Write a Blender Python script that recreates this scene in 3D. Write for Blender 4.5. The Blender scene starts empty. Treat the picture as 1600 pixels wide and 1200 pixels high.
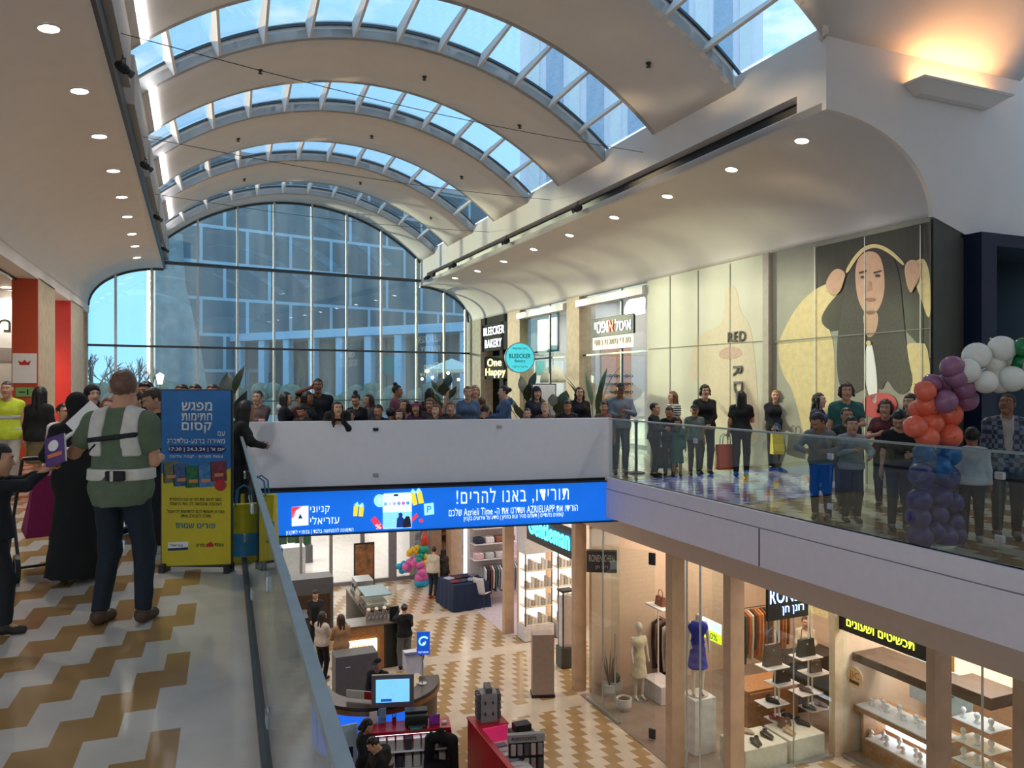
import bpy, bmesh, math, random, re
import numpy as np
from mathutils import Vector, Matrix
random.seed(7)
SC = bpy.context.scene
COL = SC.collection
R = math.radians
FPX = 1180.0          # focal length in pixels of the 1600x1200 frame
EYE = 1.7
# ---------------------------------------------------------------- camera, sky, sun, exposure
cam = bpy.data.cameras.new('camera'); cam.sensor_width = 36; cam.lens = FPX/1600*36
cam.clip_start = .05; cam.clip_end = 600
camo = bpy.data.objects.new('camera', cam); COL.objects.link(camo)
camo.location = (0, 0, EYE); camo.rotation_euler = (R(90), 0, 0); SC.camera = camo
vs = SC.view_settings
vs.view_transform = 'Standard'; vs.look = 'None'; vs.gamma = 1; vs.use_curve_mapping = False
vs.exposure = 1.6
cy = SC.cycles
cy.max_bounces = 8; cy.diffuse_bounces = 4; cy.glossy_bounces = 4; cy.transmission_bounces = 6
cy.transparent_max_bounces = 24; cy.caustics_reflective = False; cy.caustics_refractive = False
cy.sample_clamp_indirect = 6
w = bpy.data.worlds.new('sky'); SC.world = w; w.use_nodes = True
nt = w.node_tree; N = nt.nodes; L = nt.links; bg = N['Background']
tc = N.new('ShaderNodeTexCoord'); sep = N.new('ShaderNodeSeparateXYZ'); L.new(tc.outputs['Generated'], sep.inputs[0])
ramp = N.new('ShaderNodeValToRGB'); L.new(sep.outputs['Z'], ramp.inputs[0])
e = ramp.color_ramp.elements
e[0].position = 0.0; e[0].color = (.30, .56, .80, 1); e[1].position = .35; e[1].color = (.24, .48, .78, 1)
mp = N.new('ShaderNodeMapping'); mp.inputs['Scale'].default_value = (1, 1, 3.2); mp.inputs['Location'].default_value = (.9, .35, 0); L.new(tc.outputs['Generated'], mp.inputs[0])
nz = N.new('ShaderNodeTexNoise'); nz.inputs['Scale'].default_value = 4.2; nz.inputs['Detail'].default_value = 7; nz.inputs['Roughness'].default_value = .6
L.new(mp.outputs[0], nz.inputs['Vector'])
cr = N.new('ShaderNodeValToRGB'); cr.color_ramp.elements[0].position = .53; cr.color_ramp.elements[1].position = .80
L.new(nz.outputs['Fac'], cr.inputs[0])
mx = N.new('ShaderNodeMixRGB'); L.new(cr.outputs[0], mx.inputs[0]); L.new(ramp.outputs[0], mx.inputs[1]); mx.inputs[2].default_value = (.80, .80, .80, 1)
L.new(mx.outputs[0], bg.inputs[0]); bg.inputs[1].default_value = .70
sl = bpy.data.lights.new('sun', 'SUN'); sl.energy = 1.45; sl.angle = R(2); sl.color = (1, .76, .46)
SUN_AZ, SUN_EL = R(55), R(5.5)
so = bpy.data.objects.new('sun', sl); COL.objects.link(so); so.location = (-30, 20, 12)
so.rotation_euler = Vector((math.sin(SUN_AZ)*math.cos(SUN_EL), -math.cos(SUN_AZ)*math.cos(SUN_EL), -math.sin(SUN_EL))).to_track_quat('-Z', 'Y').to_euler()

# ---------------------------------------------------------------- frames
TA = R(22.75); CA, SA = math.cos(TA), math.sin(TA)
TB = R(20.8); CB, SB = math.cos(TB), math.sin(TB)
def A(s, o, z=0): return Vector((o*CA - s*SA, o*SA + s*CA, z))       # along the mall, across the mall
def B(s, o, z=0): return Vector((o*CB - s*SB, o*SB + s*CB, z))       # the near left gallery
def PX(x, y, D): return Vector(((x-800)/FPX*D, D, EYE+(600-y)/FPX*D))
def sx(x, o):                                                         # station along the mall where the view ray of column x meets offset o
    t = (x-800)/FPX; D = o/(CA*t+SA); return D*(CA-SA*t)
LOW = -5.4

# ---------------------------------------------------------------- materials
def lin(c):
    if isinstance(c, str):
        c = c.lstrip('#'); c = [int(c[i:i+2], 16)/255 for i in (0, 2, 4)]
    return tuple(((v/12.92) if v <= .04045 else ((v+.055)/1.055)**2.4) for v in c)
MATS = {}
def mat(name, c, rough=.6, metal=0, emit=0, var=.08, scale=9, bump=0, spec=.5):
    if name in MATS: return MATS[name]
    m = bpy.data.materials.new(name); m.use_nodes = True; MATS[name] = m
    t = m.node_tree; b = t.nodes['Principled BSDF']; c = lin(c)
    b.inputs['Roughness'].default_value = rough; b.inputs['Metallic'].default_value = metal
    b.inputs['Specular IOR Level'].default_value = spec
    n = t.nodes.new('ShaderNodeTexNoise'); n.inputs['Scale'].default_value = scale; n.inputs['Detail'].default_value = 3
    tcx = t.nodes.new('ShaderNodeTexCoord'); t.links.new(tcx.outputs['Object'], n.inputs['Vector'])
    r = t.nodes.new('ShaderNodeValToRGB'); t.links.new(n.outputs['Fac'], r.inputs[0])
    r.color_ramp.elements[0].position = .3; r.color_ramp.elements[1].position = .7
    r.color_ramp.elements[0].color = (*[v*(1-var) for v in c], 1); r.color_ramp.elements[1].color = (*[min(1, v*(1+var)) for v in c], 1)
    t.links.new(r.outputs[0], b.inputs['Base Color'])
    if emit:
        b.inputs['Emission Color'].default_value = (*c, 1); b.inputs['Emission Strength'].default_value = emit*.56
    if bump:
        bp = t.nodes.new('ShaderNodeBump'); bp.inputs['Strength'].default_value = bump; bp.inputs['Distance'].default_value = .02
        t.links.new(n.outputs['Fac'], bp.inputs['Height']); t.links.new(bp.outputs[0], b.inputs['Normal'])
    return m
def glass(name, tint=(.93, .97, .96), f0=.045, rough=0.0, gain=1.0, haze=0.0):
    if name in MATS: return MATS[name]
    m = bpy.data.materials.new(name); m.use_nodes = True; MATS[name] = m
    t = m.node_tree; t.nodes.clear(); nn = t.nodes.new; lk = t.links.new
    out = nn('ShaderNodeOutputMaterial'); mix = nn('ShaderNodeMixShader'); tr = nn('ShaderNodeBsdfTransparent'); gl = nn('ShaderNodeBsdfGlossy')
    tr.inputs[0].default_value = (*tint, 1); gl.inputs['Roughness'].default_value = rough
    g = nn('ShaderNodeNewGeometry'); d = nn('ShaderNodeVectorMath'); d.operation = 'DOT_PRODUCT'
    lk(g.outputs['Incoming'], d.inputs[0]); lk(g.outputs['Normal'], d.inputs[1])
    def M(op, a, b=None):
        q = nn('ShaderNodeMath'); q.operation = op
        for i, v in enumerate((a, b)):
            if v is None: continue
            if isinstance(v, (int, float)): q.inputs[i].default_value = v
            else: lk(v, q.inputs[i])
        return q.outputs[0]
    ab = M('ABSOLUTE', d.outputs['Value']); om = M('SUBTRACT', 1.0, ab); p5 = M('POWER', om, 5.0)
    f = M('ADD', M('MULTIPLY', p5, 1-f0), f0); f = M('MINIMUM', M('MULTIPLY', f, gain), 1.0)
    base = tr.outputs[0]
    if haze:                                                             # dust on the pane, in vertical streaks
        hz = nn('ShaderNodeBsdfTranslucent'); hz.inputs[0].default_value = (.85, .9, .88, 1); hm = nn('ShaderNodeMixShader'); nzt = nn('ShaderNodeTexNoise'); nzt.inputs['Scale'].default_value = 1.3; nzt.inputs['Detail'].default_value = 6
        tcx = nn('ShaderNodeTexCoord'); mpn = nn('ShaderNodeMapping'); mpn.inputs['Scale'].default_value = (1, 1, .12); lk(tcx.outputs['Object'], mpn.inputs[0]); lk(mpn.outputs[0], nzt.inputs['Vector'])
        lk(M('MULTIPLY', M('POWER', nzt.outputs['Fac'], 2.0), haze*3.0), hm.inputs[0]); lk(tr.outputs[0], hm.inputs[1]); lk(hz.outputs[0], hm.inputs[2]); base = hm.outputs[0]
    lk(f, mix.inputs[0]); lk(base, mix.inputs[1]); lk(gl.outputs[0], mix.inputs[2]); lk(mix.outputs[0], out.inputs[0])
    return m
def floor_mat(name, c1, c2, mode, ang, rough=.12, edge=99.0):
    """Two marbles in a woven zigzag: steps along the walkway, laid from world position."""
    m = bpy.data.materials.new(name); m.use_nodes = True
    t = m.node_tree; b = t.nodes['Principled BSDF']; nn = t.nodes.new; lk = t.links.new
    g = nn('ShaderNodeNewGeometry'); mpn = nn('ShaderNodeVectorRotate'); mpn.rotation_type = 'Z_AXIS'; mpn.inputs['Angle'].default_value = -ang
    lk(g.outputs['Position'], mpn.inputs['Vector']); s = nn('ShaderNodeSeparateXYZ'); lk(mpn.outputs[0], s.inputs[0])
    u, v = s.outputs['X'], s.outputs['Y']
    def M(op, a, b=None):
        q = nn('ShaderNodeMath'); q.operation = op
        for i, x in enumerate((a, b)):
            if x is None: continue
            if isinstance(x, (int, float)): q.inputs[i].default_value = x
            else: lk(x, q.inputs[i])
        return q.outputs[0]
    if mode == 'step':
        ci = M('FLOOR', M('DIVIDE', M('ADD', u, 40.07), .145)); ri = M('FLOOR', M('DIVIDE', M('ADD', v, 40.1), .285))
        k = M('MODULO', M('ADD', M('SUBTRACT', ci, ri), 4000.0), 4.0); brown = M('LESS_THAN', k, 1.5)
        brown = M('MULTIPLY', brown, M('LESS_THAN', u, edge))
    else:
        saw = M('MODULO', M('ADD', v, 60.0), .3); saw = M('MULTIPLY', saw, .56)
        uu = M('ADD', M('ADD', u, 60.0), saw); uu = M('ADD', uu, M('MULTIPLY', v, -.42))
        k = M('MODULO', uu, .62); brown = M('LESS_THAN', k, .29)
        gap = M('GREATER_THAN', M('MODULO', M('ADD', v, 50.0), 3.6), .55); brown = M('MULTIPLY', brown, gap)
    n1 = nn('ShaderNodeTexNoise'); n1.inputs['Scale'].default_value = 2.2; n1.inputs['Detail'].default_value = 6; lk(g.outputs['Position'], n1.inputs['Vector'])
    def rp(c, va):
        r = nn('ShaderNodeValToRGB'); c = lin(c); r.color_ramp.elements[0].position = .3; r.color_ramp.elements[1].position = .7
        r.color_ramp.elements[0].color = (*[x*(1-va) for x in c], 1); r.color_ramp.elements[1].color = (*[x*(1+va) for x in c], 1)
        lk(n1.outputs['Fac'], r.inputs[0]); return r.outputs[0]
    mix = nn('ShaderNodeMixRGB'); lk(brown, mix.inputs[0]); lk(rp(c1, .10), mix.inputs[1]); lk(rp(c2, .12), mix.inputs[2])
    lk(mix.outputs[0], b.inputs['Base Color']); b.inputs['Roughness'].default_value = rough
    MATS[name] = m; return m

# ---------------------------------------------------------------- mesh collector
class MB:
    def __init__(self): self.v = []; self.f = []; self.m = []; self.cur = 0
    def add(self, vs, fs, mi=None):
        o = len(self.v); self.v += [tuple(p) for p in vs]; self.f += [tuple(i+o for i in f) for f in fs]
        self.m += [self.cur if mi is None else mi]*len(fs); return self
    def box(self, c, s, rz=0, mi=None, M=None):
        x, y, z = [d/2 for d in s]; c = Vector(c)
        P = [Vector((i*x, j*y, k*z)) for k in (-1, 1) for j in (-1, 1) for i in (-1, 1)]
        rm = M if M is not None else Matrix.Rotation(rz, 3, 'Z')
        return self.add([c + rm @ p for p in P], [(0, 2, 3, 1), (4, 5, 7, 6), (0, 1, 5, 4), (2, 6, 7, 3), (0, 4, 6, 2), (1, 3, 7, 5)], mi)
    def bevbox(self, c, s, b=.01, rz=0, mi=None):
        """box with chamfered vertical edges and rim"""
        x, y, z = [d/2 for d in s]; b = min(b, x*.9, y*.9, z*.9); c = Vector(c); rm = Matrix.Rotation(rz, 3, 'Z')
        def ring(ins, zz):
            X, Y = x-ins, y-ins; q = b
            return [Vector(p) for p in ((X-q, -Y, zz), (X, -Y+q, zz), (X, Y-q, zz), (X-q, Y, zz), (-X+q, Y, zz), (-X, Y-q, zz), (-X, -Y+q, zz), (-X+q, -Y, zz))]
        rs = [ring(b, -z), ring(0, -z+b), ring(0, z-b), ring(b, z)]
        V = [c + rm @ p for r in rs for p in r]; F = [tuple(range(7, -1, -1)), tuple(range(24, 32))]
        for k in range(3):
            for i in range(8): F.append((k*8+i, k*8+(i+1) % 8, k*8+8+(i+1) % 8, k*8+8+i))
        return self.add(V, F, mi)
    def boxA(self, s0, s1, o0, o1, z0, z1, mi=None):
        return self.add([A(s, o, z) for z in (z0, z1) for s in (s0, s1) for o in (o0, o1)], [(0, 2, 3, 1), (4, 5, 7, 6), (0, 1, 5, 4), (2, 6, 7, 3), (0, 4, 6, 2), (1, 3, 7, 5)], mi)
    def prism(self, poly, ext, mi=None):
        """closed polygon (3-D points) pushed along ext"""
        n = len(poly); P = [Vector(p) for p in poly]; E = Vector(ext)
        nrm = Vector()
        for i in range(n): nrm += P[i].cross(P[(i+1) % n])
        if nrm.dot(E) > 0: P.reverse()
        V = P + [p+E for p in P]
        F = [tuple(range(n)), tuple(range(2*n-1, n-1, -1))] + [(i, i+n, (i+1) % n+n, (i+1) % n) for i in range(n)]
        return self.add(V, F, mi)
    def tube(self, pts, r, seg=8, mi=None, cap=True):
        P = [Vector(p) for p in pts]; n = len(P); rr = r if isinstance(r, (list, tuple)) else [r]*n
        V = []; F = []; up = None
        for i in range(n):
            t = (P[min(i+1, n-1)]-P[max(i-1, 0)]).normalized()
            if up is None: up = t.orthogonal().normalized()
            else:
                up = up - t*up.dot(t); up = up.normalized() if up.length > 1e-6 else t.orthogonal().normalized()
            b = t.cross(up)
            for k in range(seg):
                a = 2*math.pi*k/seg; V.append(P[i]+(up*math.cos(a)+b*math.sin(a))*rr[i])
        for i in range(n-1):
            for k in range(seg): F.append((i*seg+k, i*seg+(k+1) % seg, (i+1)*seg+(k+1) % seg, (i+1)*seg+k))
        if cap: F += [tuple(range(seg-1, -1, -1)), tuple(range((n-1)*seg, n*seg))]
        return self.add(V, F, mi)
    def lathe(self, prof, c=(0, 0, 0), seg=20, mi=None, M=None, ring=False):
        V = []; F = []; c = Vector(c); n = len(prof)
        for (r, z) in prof:
            for k in range(seg):
                a = 2*math.pi*k/seg; p = Vector((max(r, 1e-4)*math.cos(a), max(r, 1e-4)*math.sin(a), z)); V.append(c+(M @ p if M is not None else p))
        for i in range(n-1):
            for k in range(seg): F.append((i*seg+k, i*seg+(k+1) % seg, (i+1)*seg+(k+1) % seg, (i+1)*seg+k))
        if ring: F += [((n-1)*seg+k, (n-1)*seg+(k+1) % seg, (k+1) % seg, k) for k in range(seg)]
        else: F += [tuple(range(seg-1, -1, -1)), tuple(range((n-1)*seg, n*seg))]
        return self.add(V, F, mi)
    def ball(self, c, r, seg=14, mi=None, M=None):
        rx, ry, rz_ = r if isinstance(r, (tuple, list)) else (r, r, r); c = Vector(c); V = []; F = []; nr = seg//2
        for i in range(nr+1):
            ph = math.pi*i/nr - math.pi/2
            for k in range(seg):
                a = 2*math.pi*k/seg; q = max(math.cos(ph), 1e-3); p = Vector((rx*q*math.cos(a), ry*q*math.sin(a), rz_*math.sin(ph)))
                V.append(c+(M @ p if M is not None else p))
        for i in range(nr):
            for k in range(seg): F.append((i*seg+k, i*seg+(k+1) % seg, (i+1)*seg+(k+1) % seg, (i+1)*seg+k))
        return self.add(V, F, mi)
    def grid(self, fn, nu, nv, mi=None, flip=False):
        V = [fn(i/nu, j/nv) for j in range(nv+1) for i in range(nu+1)]; F = []
        for j in range(nv):
            for i in range(nu):
                q = (j*(nu+1)+i, j*(nu+1)+i+1, (j+1)*(nu+1)+i+1, (j+1)*(nu+1)+i); F.append(q[::-1] if flip else q)
        return self.add(V, F, mi)
    def slab(self, fn, nu, nv, th, mi=None):
        """a curved sheet with thickness: fn(u,v) gives (point, outward direction)"""
        top = [[fn(i/nu, j/nv) for i in range(nu+1)] for j in range(nv+1)]; V = []; W = nu+1
        for j in range(nv+1):
            for i in range(W): V.append(top[j][i][0])
        n0 = len(V)
        for j in range(nv+1):
            for i in range(W): V.append(top[j][i][0]+top[j][i][1]*th)
        F = []
        for j in range(nv):
            for i in range(nu):
                q = (j*W+i, j*W+i+1, (j+1)*W+i+1, (j+1)*W+i); F.append(q[::-1]); F.append(tuple(k+n0 for k in q))
        for i in range(nu):
            F.append((i, i+1, i+1+n0, i+n0)); a = nv*W; F.append((a+i+1, a+i, a+i+n0, a+i+1+n0))
        for j in range(nv):
            F.append(((j+1)*W, j*W, j*W+n0, (j+1)*W+n0)); F.append((j*W+nu, (j+1)*W+nu, (j+1)*W+nu+n0, j*W+nu+n0))
        return self.add(V, F, mi)
    def build(self, name, mats, parent=None, smooth=False, at=None):
        me = bpy.data.meshes.new(name); me.from_pydata([tuple(p) for p in self.v], [], self.f)
        ms = mats if isinstance(mats, (list, tuple)) else [mats]
        for m in ms: me.materials.append(m)
        me.polygons.foreach_set('material_index', self.m)
        if smooth: me.polygons.foreach_set('use_smooth', [True]*len(self.f))
        me.update()
        o = bpy.data.objects.new(name, me); COL.objects.link(o)
        if at is not None: o.location = at
        if parent is not None: o.parent = parent
        return o
def recenter(o):
    """move a top-level mesh's origin to the middle of its base"""
    me = o.data; co = np.empty(len(me.vertices)*3, np.float32); me.vertices.foreach_get('co', co); co = co.reshape(-1, 3)
    c = (co.min(0)+co.max(0))/2; c[2] = co[:, 2].min(); me.vertices.foreach_set('co', (co-c).ravel()); o.location = Vector(o.location)+Vector(c.tolist()); me.update(); return o
def tag(o, label, cat, group=None, kind=None):
    o['label'] = label; o['category'] = cat
    if group: o['group'] = group
    if kind: o['kind'] = kind
    return o
def struct(o, label=None, cat=None):
    o['kind'] = 'structure'
    if label: o['label'] = label
    if cat: o['category'] = cat
    return o
def thing(name, loc, rz, label, cat, group=None):
    o = bpy.data.objects.new(name, None); o.empty_display_size = .2; COL.objects.link(o)
    o.location = loc; o.rotation_euler = (0, 0, rz); return tag(o, label, cat, group)
def dup(o, loc=None, rz=None, label=None, group=None, parent=None):
    c = o.copy(); COL.objects.link(c)
    if parent is not None: c.parent = parent
    if loc is not None: c.location = loc
    if rz is not None: c.rotation_euler = (0, 0, rz)
    if label: c['label'] = label
    if group: c['group'] = group
    for ch in list(o.children): dup(ch, parent=c)
    return c
# ---------------------------------------------------------------- lettering
def heb(s):
    """put right-to-left text in drawing order"""
    if not re.search('[\u0590-\u05ff]', s): return s
    s = s[::-1]; s = re.sub(r'[A-Za-z0-9][A-Za-z0-9.:\- ]*[A-Za-z0-9]', lambda m: m.group(0)[::-1], s)
    return s.translate(str.maketrans('()', ')('))
def text(name, s, m, parent, loc, width=None, height=None, rot=(R(90), 0, 0), depth=.004, bold=0.0, align='CENTER', shear=0, gap=1.07):
    cu = bpy.data.curves.new(name, 'FONT'); cu.body = heb(s); cu.align_x = align; cu.size = 1; cu.extrude = 0; cu.offset = bold; cu.shear = shear
    cu.resolution_u = 3; cu.space_character = gap
    o = bpy.data.objects.new(name, cu); COL.objects.link(o)
    dg = bpy.context.evaluated_depsgraph_get(); me = bpy.data.meshes.new_from_object(o.evaluated_get(dg)); bpy.data.objects.remove(o); bpy.data.curves.remove(cu)
    n = len(me.vertices); co = np.empty(n*3, np.float32); me.vertices.foreach_get('co', co); co = co.reshape(-1, 3)
    lo, hi = co.min(0), co.max(0); sxx = syy = None
    if height: syy = height/(hi[1]-lo[1])
    if width: sxx = width/(hi[0]-lo[0])
    sxx = sxx or syy; syy = syy or sxx
    cx = (lo[0]+hi[0])/2 if align == 'CENTER' else (lo[0] if align == 'LEFT' else hi[0])
    co = (co-[cx, (lo[1]+hi[1])/2, 0])*[sxx, syy, 1]; me.vertices.foreach_set('co', co.astype(np.float32).ravel())
    bm = bmesh.new(); bm.from_mesh(me)
    r = bmesh.ops.extrude_face_region(bm, geom=bm.faces[:]); bmesh.ops.translate(bm, verts=[g for g in r['geom'] if isinstance(g, bmesh.types.BMVert)], vec=(0, 0, depth))
    bm.to_mesh(me); bm.free(); me.materials.clear(); me.materials.append(m); me.name = name
    o = bpy.data.objects.new(name, me); COL.objects.link(o); o.parent = parent; o.location = loc; o.rotation_euler = rot; return o
# ================================================================ THE SETTING
plaster = mat('plaster', '#e8dfd8', .75, var=.02, scale=2)
plaster_d = mat('plaster_grey', '#a9a5a3', .6, var=.03)
black = mat('black_metal', '#141416', .45)
steel = mat('steel', '#b9bfc2', .32, .9)
white = mat('white_paint', '#e6e3df', .5, var=.03)
stone = mat('stone', '#c3ad8d', .65, var=.14, scale=5, bump=.15)
stone2 = mat('stone_blocks', '#b9aa92', .7, var=.16, scale=6, bump=.2)
mulm = mat('mullion_paint', '#d6d8d6', .35, .3)
dark_al = mat('dark_aluminium', '#4d5356', .4, .6)
lamp_w = mat('lamp_white', '#fff6e8', .5, emit=9)
lamp_warm = mat('lamp_warm', '#ffb469', .5, emit=9)
navy = mat('navy_lacquer', '#0c1836', .35)
pane_blue = glass('window_glass', (.78, .91, .95), .05, haze=.05)
pane_clear = glass('shop_glass', (.95, .98, .97), .05)
rail_glass = glass('railing_glass', (.88, .95, .93), .075)
sky_glass = glass('skylight_glass', (.95, .96, .95), .05)
fl_left = floor_mat('marble_left', '#d6cec4', '#b08a5c', 'step', TB, edge=-.205)
fl_right = floor_mat('marble_right', '#c4b4a0', '#8a6844', 'step', TA)
fl_low = floor_mat('marble_lower', '#d3c5b2', '#a88a60', 'zig', TA, .16)
S_END = 28.3
def s_end(o): return S_END + (o+3.25)*.1175
OC, VR, VC = 3.69, 7.0, 1.45            # vault: middle, radius, centre height
def vz(o): return VC + math.sqrt(VR*VR-(o-OC)**2)
OL, OR_, WL, WR = -1.0, 8.38, -3.25, 10.56
ZL, ZS, ZW = 5.66, 6.62, 4.30           # ledge underside, vault spring, wall head

# ---- end of the crossing behind the viewer and of the side hall
mb = MB(); mb.boxA(-5.2, -5.0, -12, 19, LOW, 9.5); struct(mb.build('wall_behind', plaster))
mb = MB(); mb.boxA(-5, 8.3, 18.8, 19, LOW, 8.6); struct(mb.build('wall_side_hall', plaster))
# ---- floors (upper level is z = 0, lower level LOW)
C1 = Vector((-4.36, 12.0, 0)); C2 = Vector((1.8, 13.55, 0))
def poly_floor(name, pts, z, th, m):
    mb = MB(); mb.prism([(p[0], p[1], z-th) for p in pts], (0, 0, th)); return struct(mb.build(name, m))
poly_floor('floor', [B(-5, -12), B(-5, .24), C1, A(12.7, -12)], 0, .6, fl_left)
poly_floor('floor_plaza', [C1, C2, A(11.8, 15), A(33, 15), A(30, -12), A(12.7, -12)], 0, .6, fl_right)
poly_floor('floor_right', [A(-2, 6.84), C2, A(11.8, 15), A(-2, 15)], 0, .6, fl_right)
poly_floor('floor_lower', [A(-3, -9), A(-3, 17), A(40, 17), A(40, -9)], LOW, .3, fl_low)
mb = MB(); mb.prism([(p[0], p[1], -.76) for p in (C1+Vector((0, .1, 0)), C2+Vector((.2, .1, 0)), A(11.9, 9), A(27, 9), A(27, -9), A(12.8, -9))], (0, 0, .12))
struct(mb.build('ceiling_lower', plaster))
# groove of dark rubber along the foot of the left railing
mb = MB(); mb.prism([B(-3, .15, .0), B(-3, .185, .0), B(12.2, .185, .0), B(12.2, .15, .0)], (0, 0, .004)); struct(mb.build('trim_1', black))
# ---- right slab edge: two painted bands with a shadow gap, soffit, shop header
mb = MB()
mb.boxA(-2, 11.75, 6.72, 6.84, -.15, .05); mb.boxA(-2, 11.75, 6.72, 6.84, -.66, -.165); mb.boxA(-2, 11.75, 6.76, 6.84, -.17, -.14)
struct(mb.build('trim_2', mat('slab_paint', '#efe2e6', .6, var=.02)))
mb = MB(); mb.boxA(-2, 26.5, 6.84, 8.1, -.68, -.6); mb.boxA(-2, 26.5, 8.0, 8.3, -1.42, -.6)
struct(mb.build('wall_lower_header', mat('header_paint', '#d6c2b2', .6, var=.02)))

mb = MB(); sj_ = sx(1187, 6.72); mb.boxA(sj_, sj_+.015, 6.714, 6.72, -.655, -.165); struct(mb.build('trim_23', black))
mb = MB(); mb.boxA(23.3, 23.4, 8.25, 14, LOW, -1.2); struct(mb.build('wall_shop_end', mat('shop_end_white', '#d8ccd2', .6)))
# ---- vault between the skylights
SKY = [(3.9, 5.8), (8.3, 10.25), (12.75, 14.65), (17.0, 18.85), (21.45, 23.3), (25.95, 27.6)]
def omax(s): return OR_ if s >= 8.36 else min(OR_, OC+abs(s-3.67))
def vault_strip(mb, s0, s1, nu=44, nv=3, th=.16):
    def fn(u, v):
        s = s0+(s1-s0)*v
        o1 = omax(s); o = OL+(o1-OL)*u
        if s1 > 27.95 and v == 1: s = s_end(o)+.02
        d = (o-OC)/VR; return A(s, o, vz(o)), Vector((CA*d, SA*d, math.sqrt(1-d*d)))
    mb.slab(fn, nu, nv, th)
mb = MB(); edges = [-3.0]
for a, b in SKY: edges += [a, b]
edges.append(28.0)
for k in range(0, len(edges), 2):
    vault_strip(mb, edges[k], max(edges[k+1], 27.96 if k == len(edges)-2 else -9), nv=10 if k < 4 else 3)
struct(mb.build('ceiling_vault', plaster, smooth=False))
for p in bpy.data.objects['ceiling_vault'].data.polygons: p.use_smooth = len(p.vertices) == 4 and abs(p.normal.z) > .5
UP = .27
for n, (s0, s1) in enumerate(SKY):
    om = min(omax(s0), omax(s1)) if s0 > 3.8 else OR_
    rt = thing('window_%d' % (n+2), A((s0+s1)/2, OC, vz(OC)), 0, 'arched skylight band across the vault', 'skylight'); struct(rt); inv = -Vector(rt.location)
    def P(s, o, h, inv=inv):
        d = (o-OC)/VR; return A(s, o, vz(o)) + Vector((CA*d, SA*d, math.sqrt(1-d*d)))*h + inv
    def lerp(u): return OL+(om-OL)*u
    mb = MB(); mb.slab(lambda u, v: (P(s0+(s1-s0)*v, lerp(u), UP), Vector((0, 0, 1))), 44, 1, .02); mb.build('pane', sky_glass, rt)
    mb = MB()
    for (sa, sb) in ((s0-.12, s0), (s1, s1+.12)):                    # kerb walls
        mb.slab(lambda u, v: (P(sa+(sb-sa)*v, lerp(u), 0.0), Vector((0, 0, UP+.05))), 44, 1, 1.0)
    mb.build('kerb', plaster, rt)
    mb = MB()
    for k in (0, 1):
        ss = s1-.05 if k else s0
        mb.slab(lambda u, v: (P(ss+.05*v, lerp(u), UP-.05), Vector((0, 0, .05))), 44, 1, 1.0)
    mb.build('frame', dark_al, rt)
    nf = 12
    for k in range(1, nf):
        o = OC+VR*math.sin(-.735+1.47*k/nf)
        if o > om-.1: continue
        d = (o-OC)/VR; tg = (A(0, 1)-A(0, 0))*math.sqrt(1-d*d)-Vector((0, 0, d)); tg = tg*.05
        mb = MB(); mb.prism([P(s0, o, UP)-tg*.5, P(s1, o, UP)-tg*.5, P(s1, o, .0)-tg*.5, P(s1-.14, o, -.03)-tg*.5, P(s0, o, UP-.1)-tg*.5], tg)
        mb.build('fin', plaster, rt)
# ---- cross vault over the crossing on the right, with its own skylight slit
mb = MB(); CVC = 1.45
def cz(s): return CVC + math.sqrt(VR*VR-(s-3.67)**2)
def cross(o_of, o1, nu):
    def fn(u, v):
        s = -1.02+9.38*v; oa = o_of(s); o = oa+(o1-oa)*u; d = (s-3.67)/VR
        return A(s, o, cz(s)), Vector((-SA*d, CA*d, math.sqrt(1-d*d)))
    mb.slab(fn, nu, 30, .16)
cross(lambda s: OC+abs(s-3.67), 12.6, 6); cross(lambda s: 14.8, 19, 3)
struct(mb.build('ceiling_cross_vault', plaster, smooth=True))
# ---- right ledge beam with its lamp slot, side soffit
sa, sb = 8.36, 29.6; sl0, sl1 = sx(1245, OR_), sx(668, OR_)
mb = MB(); mb.boxA(sa, sb, OR_, OR_+.3, 6.05, ZS+.25); mb.boxA(sa, sb, OR_, OR_+.3, ZL, 5.79); mb.boxA(sa, sl0, OR_, OR_+.3, 5.79, 6.05); mb.boxA(sl1, sb, OR_, OR_+.3, 5.79, 6.05)
struct(mb.build('trim_3', plaster))
mb = MB(); mb.boxA(sl0, sl1, OR_+.22, OR_+.3, 5.79, 6.05); struct(mb.build('trim_4', black))
def soffit(name, o0, o1, s0, s1):
    mb = MB(); sg = 1 if o1 > o0 else -1
    def fn(u, v):
        a = u*math.pi/2; o = o0+(o1-o0)*math.sin(a); z = ZW+(ZL-ZW)*math.cos(a); s = s0+(s1-s0)*v
        if v == 1: s = s_end(o)+.02
        return A(s, o, z), (A(0, sg*math.sin(a))-A(0, 0)+Vector((0, 0, math.cos(a)+.2))).normalized()
    if sg > 0: mb.slab(fn, 20, 10, .12)
    else: mb.slab(lambda u, v: fn(1-u, v), 20, 10, .12)
    o = mb.build(name, plaster); struct(o)
    for p in o.data.polygons: p.use_smooth = True
soffit('ceiling_right', OR_, WR, sa, 29); soffit('ceiling_left', OL, WL, -2, 28)
# left ledge beam: lower lip, dark slot, separate upper panels
mb = MB(); mb.boxA(-2, 28.7, OL-.3, OL-.12, 5.9, ZS+.3); struct(mb.build('trim_5', plaster))
mb = MB(); mb.boxA(-2, 28.7, OL-.1, OL+.05, 5.66, 5.92); struct(mb.build('trim_6', black))
for k in range(7):
    s0 = -.3+4.4*k
    mb = MB(); mb.boxA(s0, s0+3.7, OL-.12, OL+.14, 5.98, ZS+.12); struct(mb.build('trim_%d' % (7+k), plaster_d))
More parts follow.
